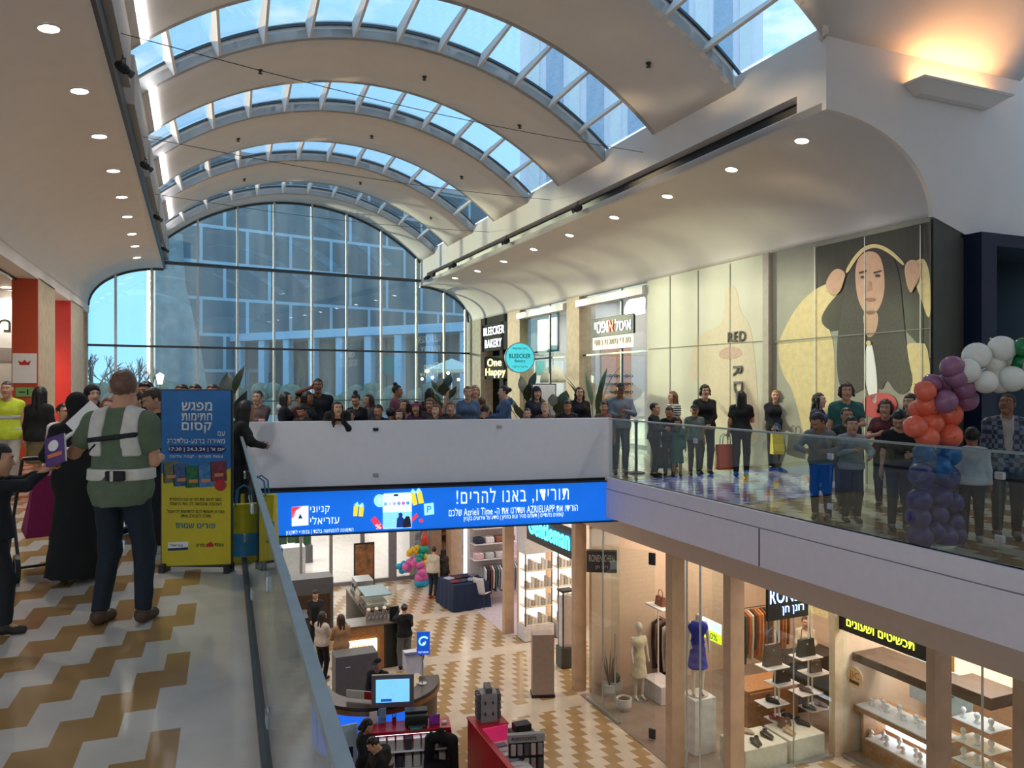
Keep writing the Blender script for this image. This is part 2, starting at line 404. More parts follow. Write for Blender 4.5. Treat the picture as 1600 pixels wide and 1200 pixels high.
# ---- face wall over the crossing
ZF = 4.07
prof = [(OR_, ZL)]+[(OR_+(WR-OR_)*math.sin(a), ZW+(ZL-ZW)*math.cos(a)) for a in [i*math.pi/40 for i in range(1, 21)]]+[(11.3, ZF), (19, ZF), (19, ZS+.35), (OR_, ZS+.35)]
mb = MB(); mb.prism([A(8.36, o, z) for o, z in prof], A(-.08, 0)-A(0, 0)); struct(mb.build('wall_crossing', plaster))
mb = MB(); mb.boxA(5, 8.36, 11.3, 19, ZF-.08, ZF+.08)
# ---- upper right shop wall pieces: columns, header, end stones
U = lambda x: sx(x, WR)
mb = MB(); mb.boxA(8.4, 30, WR+.24, WR+.4, ZW-.12, ZW+.3); struct(mb.build('wall_right_header', plaster))
def pillar(name, x0, x1, o0, o1, z0, z1, m, lab=None):
    mb = MB(); mb.boxA(sx(x1, o0), sx(x0, o0), o0, o1, z0, z1); return struct(mb.build(name, m))
pillar('wall_right_stone', 728, 751, WR, WR+.6, 0, ZW, stone2)
pillar('wall_right_pillar', 793, 812, WR-.05, WR+.5, 0, ZW, stone)
pillar('wall_right_pillar.001', 885, 905, WR-.05, WR+.5, 0, ZW, stone)
# ---- left wall: stone piers behind red panels, ceiling of the shops beyond, shop wall
mb = MB(); mb.boxA(-2, 28.5, -12, WL, 4.05, 4.3); struct(mb.build('ceiling_left_shops', plaster))
def spt(x, o): return sx(x, o)
for k, (xa, xb, s_off) in enumerate(((60, 86, 0), (111, 130, 0))):
    s0 = spt(xa, WL); s1 = spt(xb, WL)
    mb = MB(); mb.boxA(s0, s1, WL-.5, WL, 0, 4.1); struct(mb.build('wall_left_pier', stone2 if k else stone))
mb = MB(); mb.boxA(6, 29, -8.4, -8.2, 0, 4.1); struct(mb.build('wall_left', white))
mb = MB(); mb.boxA(28.15, 28.5, -12, WL-.02, 0, 5.2); struct(mb.build('wall_far_left', stone2))
# ---- glazed end wall
rt = thing('window_1', A(s_end(OC), OC), 0, 'tall arched glazed wall at the end of the mall', 'window'); struct(rt); inv = -Vector(rt.location)
def ztop(o):
    if o < OL: return ZW+(ZL-ZW)*math.sqrt(max(0, 1-((o-OL)/(WL-OL))**2))
    if o > OR_: return ZW+(ZL-ZW)*math.sqrt(max(0, 1-((o-OR_)/(WR-OR_))**2))
    return vz(o)
def EW(o, z, d=0): return A(s_end(o)+d, o, z)+inv
mb = MB()
for (oa, ob, n) in ((WL, OL, 14), (OL, OR_, 40), (OR_, WR, 14)):
    def fn(u, v, oa=oa, ob=ob):
        a = oa+(ob-oa)*u; return EW(a, ztop(min(max(a, oa+1e-4), ob-1e-4))*v), A(.02, 0)-A(0, 0)
    mb.slab(fn, n, 3, 1.0)
mb.build('pane', pane_blue, rt)
def off_at(x):
    t = (x-800)/FPX; lo, hi = -4.0, 11.5
    for _ in range(40):
        m = (lo+hi)/2; p = A(s_end(m), m)
        if p.x/p.y < t: lo = m
        else: hi = m
    return m
for x in (133, 181, 237, 309, 371, 428, 487, 541, 595, 650, 693, 726):
    o = off_at(x); z1 = ztop(o); mb = MB()
    P8 = [EW(o-.035, 0, -.14), EW(o+.035, 0, -.14), EW(o+.035, 0, -.01), EW(o-.035, 0, -.01)]
    mb.prism(P8, (0, 0, z1)); mb.build('mullion', mulm, rt)
for z, h in ((1.08, .03), (2.98, .07), (5.86, .1)):
    def xr(z):
        return (WL, WR) if z < ZW else ((WL-.0)*0+OL-(OL-WL)*math.sqrt(1-((z-ZW)/(ZL-ZW))**2) if z < ZL else OL, OR_)
    a, b = xr(z); mb = MB(); mb.prism([EW(a, z-h/2, -.18), EW(b, z-h/2, -.18), EW(b, z-h/2, -.0), EW(a, z-h/2, -.0)], (0, 0, h)); mb.build('transom', dark_al, rt)
mb = MB()
for (oa, ob, n) in ((WL, OL, 16), (OL, OR_, 44), (OR_, WR, 16)):
    pts = [oa+(ob-oa)*(.5-.5*math.cos(math.pi*i/n)) for i in range(n+1)]
    mb.tube([EW(a, ztop(min(max(a, oa+1e-4), ob-1e-4))-.03, -.05) for a in pts], .045, 6)
mb.build('arch_frame', dark_al, rt)
# ---- bridge parapet
dv = (C2-C1).normalized(); nv_ = Vector((-dv.y, dv.x, 0))
mb = MB(); mb.prism([C1, C2, C2+nv_*.16, C1+nv_*.16], (0, 0, 1.09)); mb.prism([C1-nv_*.015, C2-nv_*.015, C2+nv_*.175, C1+nv_*.175], (0, 0, 0)) if 0 else None
struct(mb.build('wall_bridge_parapet', mat('parapet_white', '#eae9f0', .35, var=.015)))
mb = MB(); mb.prism([Vector((p.x, p.y, -.02)) for p in (C1-nv_*.03, C2-nv_*.03, C2, C1)], (0, 0, .05)); struct(mb.build('trim_20', black))
# ---- lower level: end glass wall, side walls
mb = MB(); mb.boxA(-3, 40, -9, -8.8, LOW, -.6); struct(mb.build('wall_lower_left', white))
mb = MB(); mb.boxA(35, 35.2, -9, 12, LOW, -.6); mb.boxA(26.8, 35, 7.2, 7.4, LOW, -.6); struct(mb.build('wall_lobby', mat('lobby_white', '#eee9e6', .5)))
mb = MB(); mb.boxA(26.9, 35.1, -9, 12, -.9, -.7); struct(mb.build('ceiling_lobby', plaster))
mb = MB(); mb.boxA(26.7, 35, -8.8, 7.2, LOW, LOW+.012); struct(mb.build('floor_lobby', mat('lobby_floor', '#d8d2ce', .2)))
rt = thing('door_1', A(26.8, 2, LOW), 0, 'glass entrance wall at the end of the lower floor', 'glass doors'); struct(rt); inv = -Vector(rt.location)
S2 = 26.8
def o_at(x, s):
    t = (x-800)/FPX; return s*(t*CA+SA)/(CA-SA*t)
mb = MB(); P = [A(S2, -8.8, LOW), A(S2, o_at(668, S2), LOW), A(S2+.02, o_at(668, S2), LOW), A(S2+.02, -8.8, LOW)]
mb.prism([p+inv for p in P], (0, 0, 4.6)); mb.build('pane', pane_clear, rt)
for x, wd in ((470, .08), (517, .1), (566, .14), (613, .28), (662, .22)):
    o = o_at(x, S2); mb = MB(); mb.prism([p+inv for p in (A(S2-.08, o-wd/2, LOW), A(S2-.08, o+wd/2, LOW), A(S2+.06, o+wd/2, LOW), A(S2+.06, o-wd/2, LOW))], (0, 0, 4.65)); mb.build('mullion', mat('grey_frame', '#8d8d90', .4, .3), rt)
mb = MB(); mb.prism([p+inv for p in (A(S2-.06, -8.8, LOW), A(S2-.06, o_at(668, S2), LOW), A(S2+.06, o_at(668, S2), LOW), A(S2+.06, -8.8, LOW))], (0, 0, .14)); mb.build('bottom_rail', MATS['grey_frame'], rt)
OS = 8.1
def lp(name, x0, x1, m, o0=OS-.02, o1=OS+.26, z1=-1.3):
    mb = MB(); s0, s1 = sx(x1, o1), sx(x0, o0); mb.boxA(min(s0, s1-.12), s1, o0, o1, LOW, z1); return struct(mb.build(name, m))
stone3 = mat('stone_warm', '#c2a488', .5, var=.1, scale=4)
for x0, x1 in ((785, 803), (893, 916), (1040, 1070), (1130, 1163), (1447, 1478), (1582, 1640)): lp('wall_lower_pillar', x0, x1, stone3)
mb = MB(); mb.boxA(10.85, 11.0, 11.2, 11.5, LOW, -1.3); struct(mb.build('wall_lower_jamb', mat('jamb_cream', '#cdbb9f', .5)))
mb = MB(); o = o_at(670, S2); mb.boxA(26.3, 26.8, o, o_at(690, 26.3), LOW, -.7); mb.boxA(25.6, 26.2, o_at(705, 25.6), o_at(722, 25.6), LOW, -.7); struct(mb.build('wall_lower_end', stone3))
# shop shells below: divider walls, back wall, floor, ceiling, lamps
shopw = mat('shop_wall', '#d9c0a8', .6, var=.03)
mb = MB(); mb.boxA(3.5, 26.5, 14.0, 14.15, LOW, -1.2); struct(mb.build('wall_shop_back', shopw))
mb = MB()
for s, oa in ((10.95, 11.5), (15.35, OS+.3), (19.6, OS+.3)): mb.boxA(s-.05, s+.06, oa, 14, LOW, -1.2)
struct(mb.build('wall_shop_divider', shopw))
mb = MB(); mb.boxA(3.5, 26.5, OS+.2, 14, -1.3, -1.2); struct(mb.build('ceiling_shops', white))
mb = MB(); mb.boxA(10.9, 15.3, OS, 14, LOW, LOW+.015); mb.boxA(3.5, 10.9, 11.4, 14, LOW, LOW+.015); struct(mb.build('floor_shop', mat('shop_floor', '#8b7a70', .35)))
mb = MB(); mb.boxA(19.6, 26.5, OS, 14, LOW, LOW+.015); struct(mb.build('floor_shop.001', mat('shop_floor_pale', '#cfc4c8', .3)))
def area(name, loc, sx_, sy_, e, col, rot=(0, 0, TA)):
    l = bpy.data.lights.new(name, 'AREA'); l.shape = 'RECTANGLE'; l.size = sx_; l.size_y = sy_; l.energy = e; l.color = col
    o = bpy.data.objects.new(name, l); COL.objects.link(o); o.location = loc; o.rotation_euler = rot; return o
area('shop_ceiling_light', A(8.9, 12.9, -1.35), 1.8, 3, 85, (1, .95, .88)); area('shop_ceiling_light', A(13.1, 11.2, -1.35), 4, 3.6, 62.5, (1, .83, .68))
area('shop_ceiling_light', A(8, 9.8, -1.35), 2, 4, 22.5, (1, .88, .74)); area('shop_ceiling_light', A(17.4, 11, -1.35), 3, 3, 50, (1, .92, .80))
area('shop_ceiling_light', A(23, 11, -1.35), 4, 5, 70, (1, .93, .95))
area('lobby_light', A(31, 0, -.95), 12, 6, 260, (1, .97, .95)); area('hall_light', A(20, 3, -.8), 8, 10, 105, (1, .95, .90))

for o, z, tilt in ((OL+.3, ZS+.25, -18), (OR_+.12, ZS+.3, 18)):            # added fill lights along both ledges, put in to brighten vault and interior
    m_ = Matrix.Rotation(TA, 4, 'Z') @ Matrix.Rotation(R(tilt), 4, 'Y') @ Matrix.Rotation(math.pi, 4, 'X'); area('added_fill_light', A(18.5, o, z), .12, 18, 22, (.98, .98, 1), m_.to_euler())
# ================================================================ PEOPLE
def vec(*a): return np.array(a, np.float32)
def cap(P, a, b, ra, rb=None):
    rb = ra if rb is None else rb; a = np.asarray(a, np.float32); b = np.asarray(b, np.float32); d = b-a
    q = P-a; t = np.clip((q@d)/max(float(d@d), 1e-9), 0, 1); return np.linalg.norm(q-t[:, None]*d, axis=1)-(ra+(rb-ra)*t)
def ell(P, c, r):
    q = (P-np.asarray(c, np.float32))/np.asarray(r, np.float32); n = np.linalg.norm(q, axis=1); return (n-1)*min(r)*np.where(n > 1, 1, 1)
def smin(a, b, k):
    h = np.maximum(k-np.abs(a-b), 0)/k; return np.minimum(a, b)-h*h*k*.25
def smin_all(ds, k):
    r = ds[0]
    for d in ds[1:]: r = smin(r, d, k)
    return r
def snets(f, lo, hi, h):
    """surface-nets mesh of f<0 in the box lo..hi with cell h: (verts, quads)"""
    lo = np.asarray(lo, np.float32); n = np.maximum(np.ceil((np.asarray(hi)-lo)/h).astype(int)+1, 3)
    ax = [lo[i]+h*np.arange(n[i], dtype=np.float32) for i in range(3)]
    G = np.stack(np.meshgrid(*ax, indexing='ij'), -1); V = f(G.reshape(-1, 3)).reshape(n); I = V < 0
    cs = tuple(n-1); acc = np.zeros(cs+(3,), np.float32); cnt = np.zeros(cs, np.float32); quads = []
    idx = -np.ones(cs, np.int64); cross = []
    for a in range(3):
        s0 = [slice(None)]*3; s1 = [slice(None)]*3; s0[a] = slice(0, -1); s1[a] = slice(1, None); s0, s1 = tuple(s0), tuple(s1)
        c = I[s0] != I[s1]; v0, v1 = V[s0], V[s1]; t = np.where(c, v0/np.where(c, v0-v1, 1), 0)
        p = G[s0].copy(); p[..., a] += t*h; p *= c[..., None]; b, d = (a+1) % 3, (a+2) % 3
        for db in (0, 1):
            for dd in (0, 1):
                src = [slice(None)]*3; dst = [slice(None)]*3
                for ax_, dl in ((b, db), (d, dd)):
                    src[ax_] = slice(0, -1) if dl == 0 else slice(1, None); dst[ax_] = slice(None)
                # the edge at index j touches the cells j and j-1
                acc[tuple(dst)] += p[tuple(src)]; cnt[tuple(dst)] += c[tuple(src)]
        cross.append((c, I[s0]))
    m = cnt > 0; idx[m] = np.arange(m.sum()); verts = acc[m]/cnt[m][:, None]
    for a in range(3):
        c, ins = cross[a]; b, d = (a+1) % 3, (a+2) % 3
        core = [slice(None)]*3; core[b] = slice(1, -1); core[d] = slice(1, -1)
        ii = np.argwhere(c[tuple(core)]); 
        if not len(ii): continue
        off = np.zeros(3, int); off[b] = 1; off[d] = 1; e = ii+off; sgn = ins[tuple(e.T)]
        def cell(db, dd):
            q = e.copy(); q[:, b] -= db; q[:, d] -= dd; return idx[tuple(q.T)]
        Q = np.stack([cell(1, 1), cell(0, 1), cell(0, 0), cell(1, 0)], 1); Q[~sgn] = Q[~sgn][:, ::-1]; quads.append(Q)
    return verts, (np.concatenate(quads) if quads else np.zeros((0, 4), int))
def np_mesh(name, parts, mats):
    """parts: list of (verts Nx3, faces list/array, material index or array)"""
    V = []; F = []; MI = []; o = 0
    for v, f, mi in parts:
        V.append(np.asarray(v, np.float32)); F += [tuple(int(k)+o for k in q) for q in f]; MI += list(mi) if hasattr(mi, '__len__') else [mi]*len(f); o += len(v)
    me = bpy.data.meshes.new(name); me.from_pydata(np.concatenate(V).tolist(), [], F)
    for m in mats: me.materials.append(m)
    me.polygons.foreach_set('material_index', MI); me.polygons.foreach_set('use_smooth', [True]*len(F)); me.update(); return me
def mobj(name, me, parent):
    o = bpy.data.objects.new(name, me); COL.objects.link(o); o.parent = parent; return o

# ---- the head, once: face toward +y, origin between the ears
def head_sdf(P):
    Q = P.copy(); Q[:, 0] = np.abs(Q[:, 0])
    d = smin_all([ell(Q, (0, -.012, .032), (.075, .096, .088)), ell(Q, (0, .028, -.05), (.056, .062, .068)), ell(Q, (.03, .05, -.025), (.034, .036, .04))], .035)
    d = smin(d, cap(Q, (0, .068, -.108), (.012, .066, -.108), .02), .03)
    d = smin(d, cap(Q, (.012, .082, .036), (.048, .07, .036), .012), .02)
    d = -smin(-d, ell(Q, (.033, .102, .012), (.021, .018, .015)), .012)
    d = smin(d, cap(Q, (0, .086, .02), (0, .108, -.022), .008, .0125), .012); d = smin(d, cap(Q, (.011, .096, -.026), (.013, .094, -.026), .008), .008)
    d = smin(d, cap(Q, (0, .09, -.052), (.02, .083, -.055), .006), .006); d = smin(d, cap(Q, (0, .089, -.064), (.017, .083, -.062), .007), .006)
    d = smin(d, ell(Q, (.078, -.008, .0), (.01, .022, .031)), .008)
    return smin(d, cap(P, (0, -.02, -.06), (0, -.035, -.17), .056, .058), .03)
HV, HF = snets(head_sdf, (-.11, -.13, -.17), (.11, .14, .14), .0075)
hc = HV[HF].mean(1); HM = np.where((np.abs(hc[:, 0]) < .024) & (np.abs(hc[:, 2]+.058) < .011) & (hc[:, 1] > .079), 3, 0)
def uv_ball(c, r, n=8):
    m = MB(); m.ball(c, r, n); return np.array(m.v, np.float32), m.f
def head_parts():
    out = [(HV, HF, HM.tolist())]
    for s in (-1, 1):
        v, f = uv_ball((s*.033, .0755, .012), .0118, 10); out.append((v, f, 1))
        v, f = uv_ball((s*.033, .0818, .012), .0072, 8); out.append((v, f, 2))
        m = MB(); m.tube([(s*.014, .096, .034), (s*.032, .094, .039), (s*.05, .082, .033)], [.003, .004, .002], 5); out.append((np.array(m.v, np.float32), m.f, 2))
    return out
HEAD = head_parts()
def nzf(P, k, s=0.0): return np.sin(P[:, 0]*k+s)*np.sin(P[:, 1]*k*1.1+1.3+s)*np.sin(P[:, 2]*k*.9+.7)
def hair_sdf(style):
    def f(P):
        Q = P.copy(); Q[:, 0] = np.abs(Q[:, 0]); y, z = P[:, 1], P[:, 2]
        big = {'curly': .016, 'buzz': .0, 'short': .004, 'boy': .006}.get(style, .006)
        dome = ell(P, (0, -.016, .036), (.079+big, .099+big, .092+big))
        face = np.minimum(y-.022, .08-z)                                # keeps the crown and the back
        if style in ('boy', 'bob'): face = np.minimum(y-.022, .064-z)
        if style == 'buzz': face = np.minimum(y-.02, .068-z)
        nape = -.045-z
        if style in ('short', 'buzz', 'boy'):
            d = np.maximum(np.maximum(dome, face), nape)
            return d+.004*nzf(P, 90)
        d = np.maximum(np.maximum(dome, face), -.06-z)
        if style in ('bun', 'topbun', 'pony'):
            d = np.maximum(np.maximum(dome, face), -.04-z)
            if style == 'bun': d = smin(d, ell(P, (0, -.13, .045), (.045, .038, .042)), .02)
            if style == 'topbun': d = smin(d, ell(P, (0, -.05, .15), (.045, .045, .038)), .02)
            if style == 'pony': d = smin(smin(d, cap(P, (0, -.11, .05), (0, -.15, -.03), .03, .035), .02), cap(P, (0, -.15, -.03), (0, -.13, -.2), .034, .012), .02)
            return d+.003*nzf(P, 100)
        ln = {'long': -.30, 'bob': -.11, 'curly': -.06, 'curlylong': -.24, 'wavy': -.26}[style]
        w = .105 if 'curly' in style else .09
        d = smin_all([d, cap(Q, (.03, -.06, .0), (.05, -.095, ln), .062, .04), cap(Q, (.074, -.005, .03), (w-.005, .0, ln*.85), .028, .022)], .035)
        if 'curly' in style: d = d+.011*nzf(P, 75)
        elif style == 'wavy': d = d+.007*nzf(P, 60)
        else: d = d+.003*nzf(P*np.array([3, 3, .3], np.float32), 40)
        return d
    return f
HAIR = {}
def hair_mesh(style):
    if style not in HAIR:
        if style == 'cap':
            def f(P):
                d = np.maximum(ell(P, (0, -.014, .04), (.086, .106, .092)), .045-P[:, 2]-.12*np.minimum(P[:, 1], 0)*0)
                return smin(d, np.maximum(ell(P, (0, .1, .05), (.07, .09, .05)), np.abs(P[:, 2]-.052+.25*(P[:, 1]-.08))-.006), .012)
        elif style == 'beanie':
            f = lambda P: np.maximum(ell(P, (0, -.016, .04), (.09, .11, .105)), .03-P[:, 2]+.3*P[:, 1]*.4)
        elif style == 'hijab':
            def f(P):
                d = smin_all([ell(P, (0, -.015, .03), (.094, .114, .108)), cap(P, (0, -.03, -.1), (0, -.045, -.2), .085, .15), ell(P, (0, .0, -.19), (.16, .12, .07))], .06)
                return np.maximum(d, -ell(P, (0, .13, -.0), (.062, .09, .085)))
        else: f = hair_sdf(style)
        v, q = snets(f, (-.22, -.24, -.34), (.22, .22, .22), .0095); HAIR[style] = np_mesh('hair', [(v, q, 0)], [mat('hair_black', '#17120f', .5)])
    return HAIR[style]
EYEW = mat('eye_white', '#d9d2cb', .3); EYEI = mat('eye_dark', '#1d1410', .3)
def skin(k): return mat('skin_%s' % k, {'a': '#c9987a', 'b': '#b07c5c', 'c': '#8a5a40', 'd': '#d7aa90', 'e': '#9c6a4e'}[k], .5, var=.05)
def lipm(k): return mat('lip_%s' % k, {'a': '#a4605a', 'b': '#8c4f47', 'c': '#6c3c36', 'd': '#b56a64', 'e': '#7c463e'}[k], .45)
HB = {'black': '#16110f', 'brown': '#3a2618', 'lbrown': '#6b4a2e', 'blond': '#a8854f', 'red': '#7a3f22', 'grey': '#4b4642', 'dark': '#241812', 'stubble': '#6a4c3c'}
def hairm(k): return mat('hair_'+k, HB[k], .5, var=.2, scale=40)
def cloth(c, rough=.85, **kw): return mat('cloth_'+c.lstrip('#'), c, rough, var=kw.get('var', .1), scale=14, bump=.15)

def ik(sh, ha, l1, l2, pole):
    sh, ha, pole = map(lambda q: np.array(q, float), (sh, ha, pole)); d = ha-sh; L0 = np.linalg.norm(d); L1 = min(L0, (l1+l2)*.995); u = d/L0; ha = sh+u*L1
    a = (l1*l1-l2*l2+L1*L1)/(2*L1); h = math.sqrt(max(l1*l1-a*a, 0)); p = pole-u*(pole@u); p /= max(np.linalg.norm(p), 1e-6)
    return sh+u*a+p*h, ha
ARMS = {  # hand place (x outward, y forward, z up), elbow direction
    'down': ((.25, .03, .80), (.25, -1, 0)), 'fwd': ((.10, .33, 1.14), (.6, -.3, -1)), 'phone': ((.07, .30, 1.22), (.8, 0, -1)), 'photo': ((.09, .36, 1.48), (.8, 0, -1)),
    'ear': ((.12, .06, 1.60), (1, .4, -.8)), 'wave': ((.24, .12, 1.93), (1, 0, -.3)), 'cross': ((-.10, .20, 1.20), (1, .1, -1)), 'rail': ((.16, .36, 1.12), (1, -.4, -.4)),
    'hip': ((.2, .02, 1.02), (1, -.6, 0)), 'clasp': ((.02, .2, .98), (1, -.5, -.3)), 'reach': ((.2, .52, 1.22), (.5, 0, -1)), 'hang': ((.16, .32, .82), (.4, .5, .5)), 'bag': ((.27, .05, .84), (.3, -1, 0)),
    'lap': ((.1, .34, .98), (.7, -.5, -.4)), 'chin': ((.05, .2, 1.42), (.5, .2, -1)), 'read': ((.17, .30, 1.30), (.9, 0, -.8))}
def person(label, loc, H, face=180, arms=('down', 'down'), top='#444444', sleeve='long', hem=.89, bottom='trousers', bc='#23262e', shoe='#1b1a1a', hair='short', hc='black', sk='b',
           head=(0, 0), lean=0, res=.021, group=None, fem=False, hood=None, stance=.1, stride=0, sit=False, extra=None, cat='person', stripes=None, roll=0, name='person', topname='top', wide=1.0, hs=1.0):
    k = H/1.75; kid = max(0, (1.62-H))*.62
    root = thing(name, loc, R(face)*-1, label, cat, group)
    W = wide*(.94 if fem else 1.0)
    hipw = .092*(1.06 if fem else 1)
    dz = -.47 if sit else 0
    sp = R(lean)
    def T(p):                                                           # torso bends forward about the hips
        x, y, z = p; z0 = .95; yy = y*math.cos(sp)+(z-z0)*math.sin(sp); zz = z0-y*math.sin(sp)+(z-z0)*math.cos(sp); return np.array((x, yy, zz+dz if sit else zz))
    shoulders = [T((s*.166*W, -.01, 1.395)) for s in (-1, 1)]
    hands = []; elbows = []
    for i, s in enumerate((-1, 1)):
        a = arms[i]; (hx, hy, hz), (px, py, pz) = ARMS[a] if isinstance(a, str) else a
        hp = np.array((s*hx, hy, hz))
        if a in ('phone', 'photo', 'ear', 'cross', 'chin', 'read', 'lap', 'fwd', 'clasp', 'hip'): hp = T(hp)
        elif sit: hp = hp+np.array((0, 0, dz))
        e_, h_ = ik(shoulders[i], hp, .275, .25, (s*px, py, pz)); elbows.append(e_); hands.append(h_)
    hips = [np.array((s*hipw, 0, .93+dz)) for s in (-1, 1)]; knees = []; ankles = []
    for i, s in enumerate((-1, 1)):
        st = stride*s
        if sit: kn = np.array((s*.13, .42, .50)); an = np.array((s*.13, .38, .08))
        else: an = np.array((s*stance, st*.5, .085)); kn, an = ik(hips[i], an, .435, .425, (0, 1, 0))
        knees.append(kn); ankles.append(an)
    chest = [T((s*.078*W, .0, 1.30)) for s in (-1, 1)]; waist = [T((s*.055*W, .005, 1.11)) for s in (-1, 1)]; pel = [np.array((s*.07, 0, .955+dz)) for s in (-1, 1)]
    nb = T((0, -.015, 1.45)); hd = T((0, .03, 1.628)); neck_top = T((0, .0, 1.56))
    rc, rw = (.103, .092) if not fem else (.092, .078)
    def torso(P, g=0.0):
        ds = [cap(P, chest[0], chest[1], rc+g), cap(P, waist[0], waist[1], rw*W+g), cap(P, pel[0], pel[1], .112*(1.05 if fem else 1)+g)]
        for i in (0, 1): ds += [cap(P, chest[i], waist[i], .088+g, .08*W+g), cap(P, waist[i], pel[i], .08+g, .1+g), cap(P, nb, shoulders[i], .045+g, .05+g)]
        if fem: ds += [cap(P, T((s*.075, .085, 1.29)), T((s*.075, .06, 1.31)), .058+g) for s in (-1, 1)]
        return smin_all(ds, .055)
    def arm(P, i, g=0.0, fore=True):
        d = cap(P, shoulders[i], elbows[i], .052+g, .041+g)
        if fore: d = smin(d, cap(P, elbows[i], hands[i], .04+g, .027+g), .03)
        return d
    def leg(P, i, g=0.0, gl=0.0): return smin(cap(P, hips[i], knees[i], .083+g, .056+g+gl), cap(P, knees[i], ankles[i], .055+g+gl, .036+g+gl), .03)
    fdirs = []
    for i in (0, 1):
        u = hands[i]-elbows[i]; fdirs.append(u/np.linalg.norm(u))
    def body(P):
        d = torso(P)
        for i in (0, 1):
            d = smin(d, arm(P, i), .04); d = smin(d, leg(P, i), .05)
            d = smin(d, cap(P, ankles[i], ankles[i]+np.array((0, .13, -.045)), .036, .028), .03)
            d = smin(d, cap(P, hands[i], hands[i]+fdirs[i]*.065, .028, .034), .03)
        return smin(d, cap(P, nb, neck_top, .062, .054), .04)
    pts = np.array(shoulders+elbows+hands+knees+ankles+chest+pel+[nb, neck_top]); lo = pts.min(0)-.19; hi = pts.max(0)+.19; lo[2] = max(lo[2], .0-.02)
    if bottom in ('dress', 'skirt') or hem < .8: lo[:2] -= .14; hi[:2] += .14
    bv, bf = snets(body, lo, hi, res)
    yaw, pit = head; sc = (1+kid)*hs
    HM_ = Matrix.Translation(hd.tolist()) @ Matrix.Rotation(R(-yaw), 4, 'Z') @ Matrix.Rotation(R(roll), 4, 'Y') @ Matrix.Rotation(R(-pit)-sp*.4, 4, 'X') @ Matrix.Scale(sc, 4)
    hm = np.array(HM_); parts = [(bv*k, bf, 0)]
    for v, f, mi in HEAD: parts.append(((v@hm[:3, :3].T+hm[:3, 3])*k, f, mi))
    for i, s in enumerate((-1, 1)):                                      # fingers: four and a thumb from the side of the palm
        u = fdirs[i]; inn = np.array((-s, .2, .0)); inn = inn-u*(inn@u); inn /= max(np.linalg.norm(inn), 1e-6); wdt = np.cross(u, inn); wdt /= np.linalg.norm(wdt)
        if wdt[1] < 0 and abs(u[2]) > .6: wdt = -wdt
        if abs(u[2]) <= .6 and wdt[2] < 0: wdt = -wdt
        for j, (ofs, ln) in enumerate(((.028, .07), (.0095, .08), (-.0095, .075), (-.028, .06))):
            b0 = hands[i]+u*.07+wdt*ofs; p1 = b0+u*ln*.5+inn*.006; p2 = p1+u*ln*.42+inn*ln*.28
            m = MB(); m.tube([(b0*k).tolist(), (p1*k).tolist(), (p2*k).tolist()], [.0105*k, .0095*k, .007*k], 6); parts.append((np.array(m.v), m.f, 0))
        b0 = hands[i]+u*.025+wdt*.026; p1 = b0+wdt*.028+u*.03+inn*.012; p2 = p1+u*.032+inn*.012
        m = MB(); m.tube([(b0*k).tolist(), (p1*k).tolist(), (p2*k).tolist()], [.013*k, .011*k, .008*k], 6); parts.append((np.array(m.v), m.f, 0))
    mobj('body', np_mesh('body', parts, [skin(sk), EYEW, EYEI, lipm(sk)]), root)
    def part(nm, f, m, l=None, h=None, r=None):
        v, q = snets(f, lo if l is None else l, hi if h is None else h, r or res)
        if len(q) == 0: return None
        return mobj(nm, np_mesh(nm, [(v*k, q, 0)], [m] if not isinstance(m, list) else m), root)
    hz = hem
    tm = stripes or (cloth(top) if isinstance(top, str) else top)
    sT = math.sin(sp); cT = math.cos(sp)
    def up(P): return (P[:, 2]-(dz if sit else 0)-.95)*cT+P[:, 1]*sT+.95     # height along the bent torso
    def topf(P):
        g = .022; d = smin(torso(P, g), cap(P, pel[0], pel[1], .135), .04)
        if hem < .85 and bottom in ('dress',): d = smin(d, cap(P, (0, 0, .95), (0, 0, hem), .16, .2 if hem > .4 else .27), .08)
        elif hem < .9: d = smin(d, cap(P, (0, .0, .98), (0, 0, hem), .15, .165), .06)
        for i in (0, 1):
            if sleeve == 'long': a = arm(P, i, .016)
            elif sleeve == 'short':
                a = cap(P, shoulders[i], elbows[i], .075, .066); u = elbows[i]-shoulders[i]; u = u/np.linalg.norm(u); a = np.maximum(a, (P-shoulders[i])@u-.19)
            else: continue
            d = smin(d, a, .035)
        d = np.maximum(d, hz+(dz if sit else 0)*(1 if hem > .85 else 1)-P[:, 2]); d = np.maximum(np.maximum(d, up(P)-1.50), -cap(P, nb+(0, .02, .0), neck_top+(0, .04, .06), .062, .085))
        return d+.004*nzf(P, 34)
    part(topname, topf, tm)
    bm_ = cloth(bc) if isinstance(bc, str) else bc
    if bottom in ('trousers', 'shorts', 'wide'):
        cut = .1 if bottom != 'shorts' else .45; gl = {'wide': .03}.get(bottom, .004)
        def bot(P):
            d = smin(torso(P, .008), smin(leg(P, 0, .014, gl), leg(P, 1, .014, gl), .02), .06); d = np.maximum(d, P[:, 2]-(.965+dz)); return np.maximum(d, cut-P[:, 2])+.003*nzf(P, 40)
        part('shorts' if bottom == 'shorts' else 'trousers', bot, bm_)
    elif bottom == 'skirt':
        part('skirt', lambda P: np.maximum(np.maximum(smin(cap(P, (0, 0, .98), (0, 0, .55), .14, .2), smin(torso(P, .01), smin(cap(P, hips[0], knees[0], .1, .085), cap(P, hips[1], knees[1], .1, .085), .03), .05), .05), .55-P[:, 2]), P[:, 2]-1.02)+.006*nzf(P, 30), bm_)
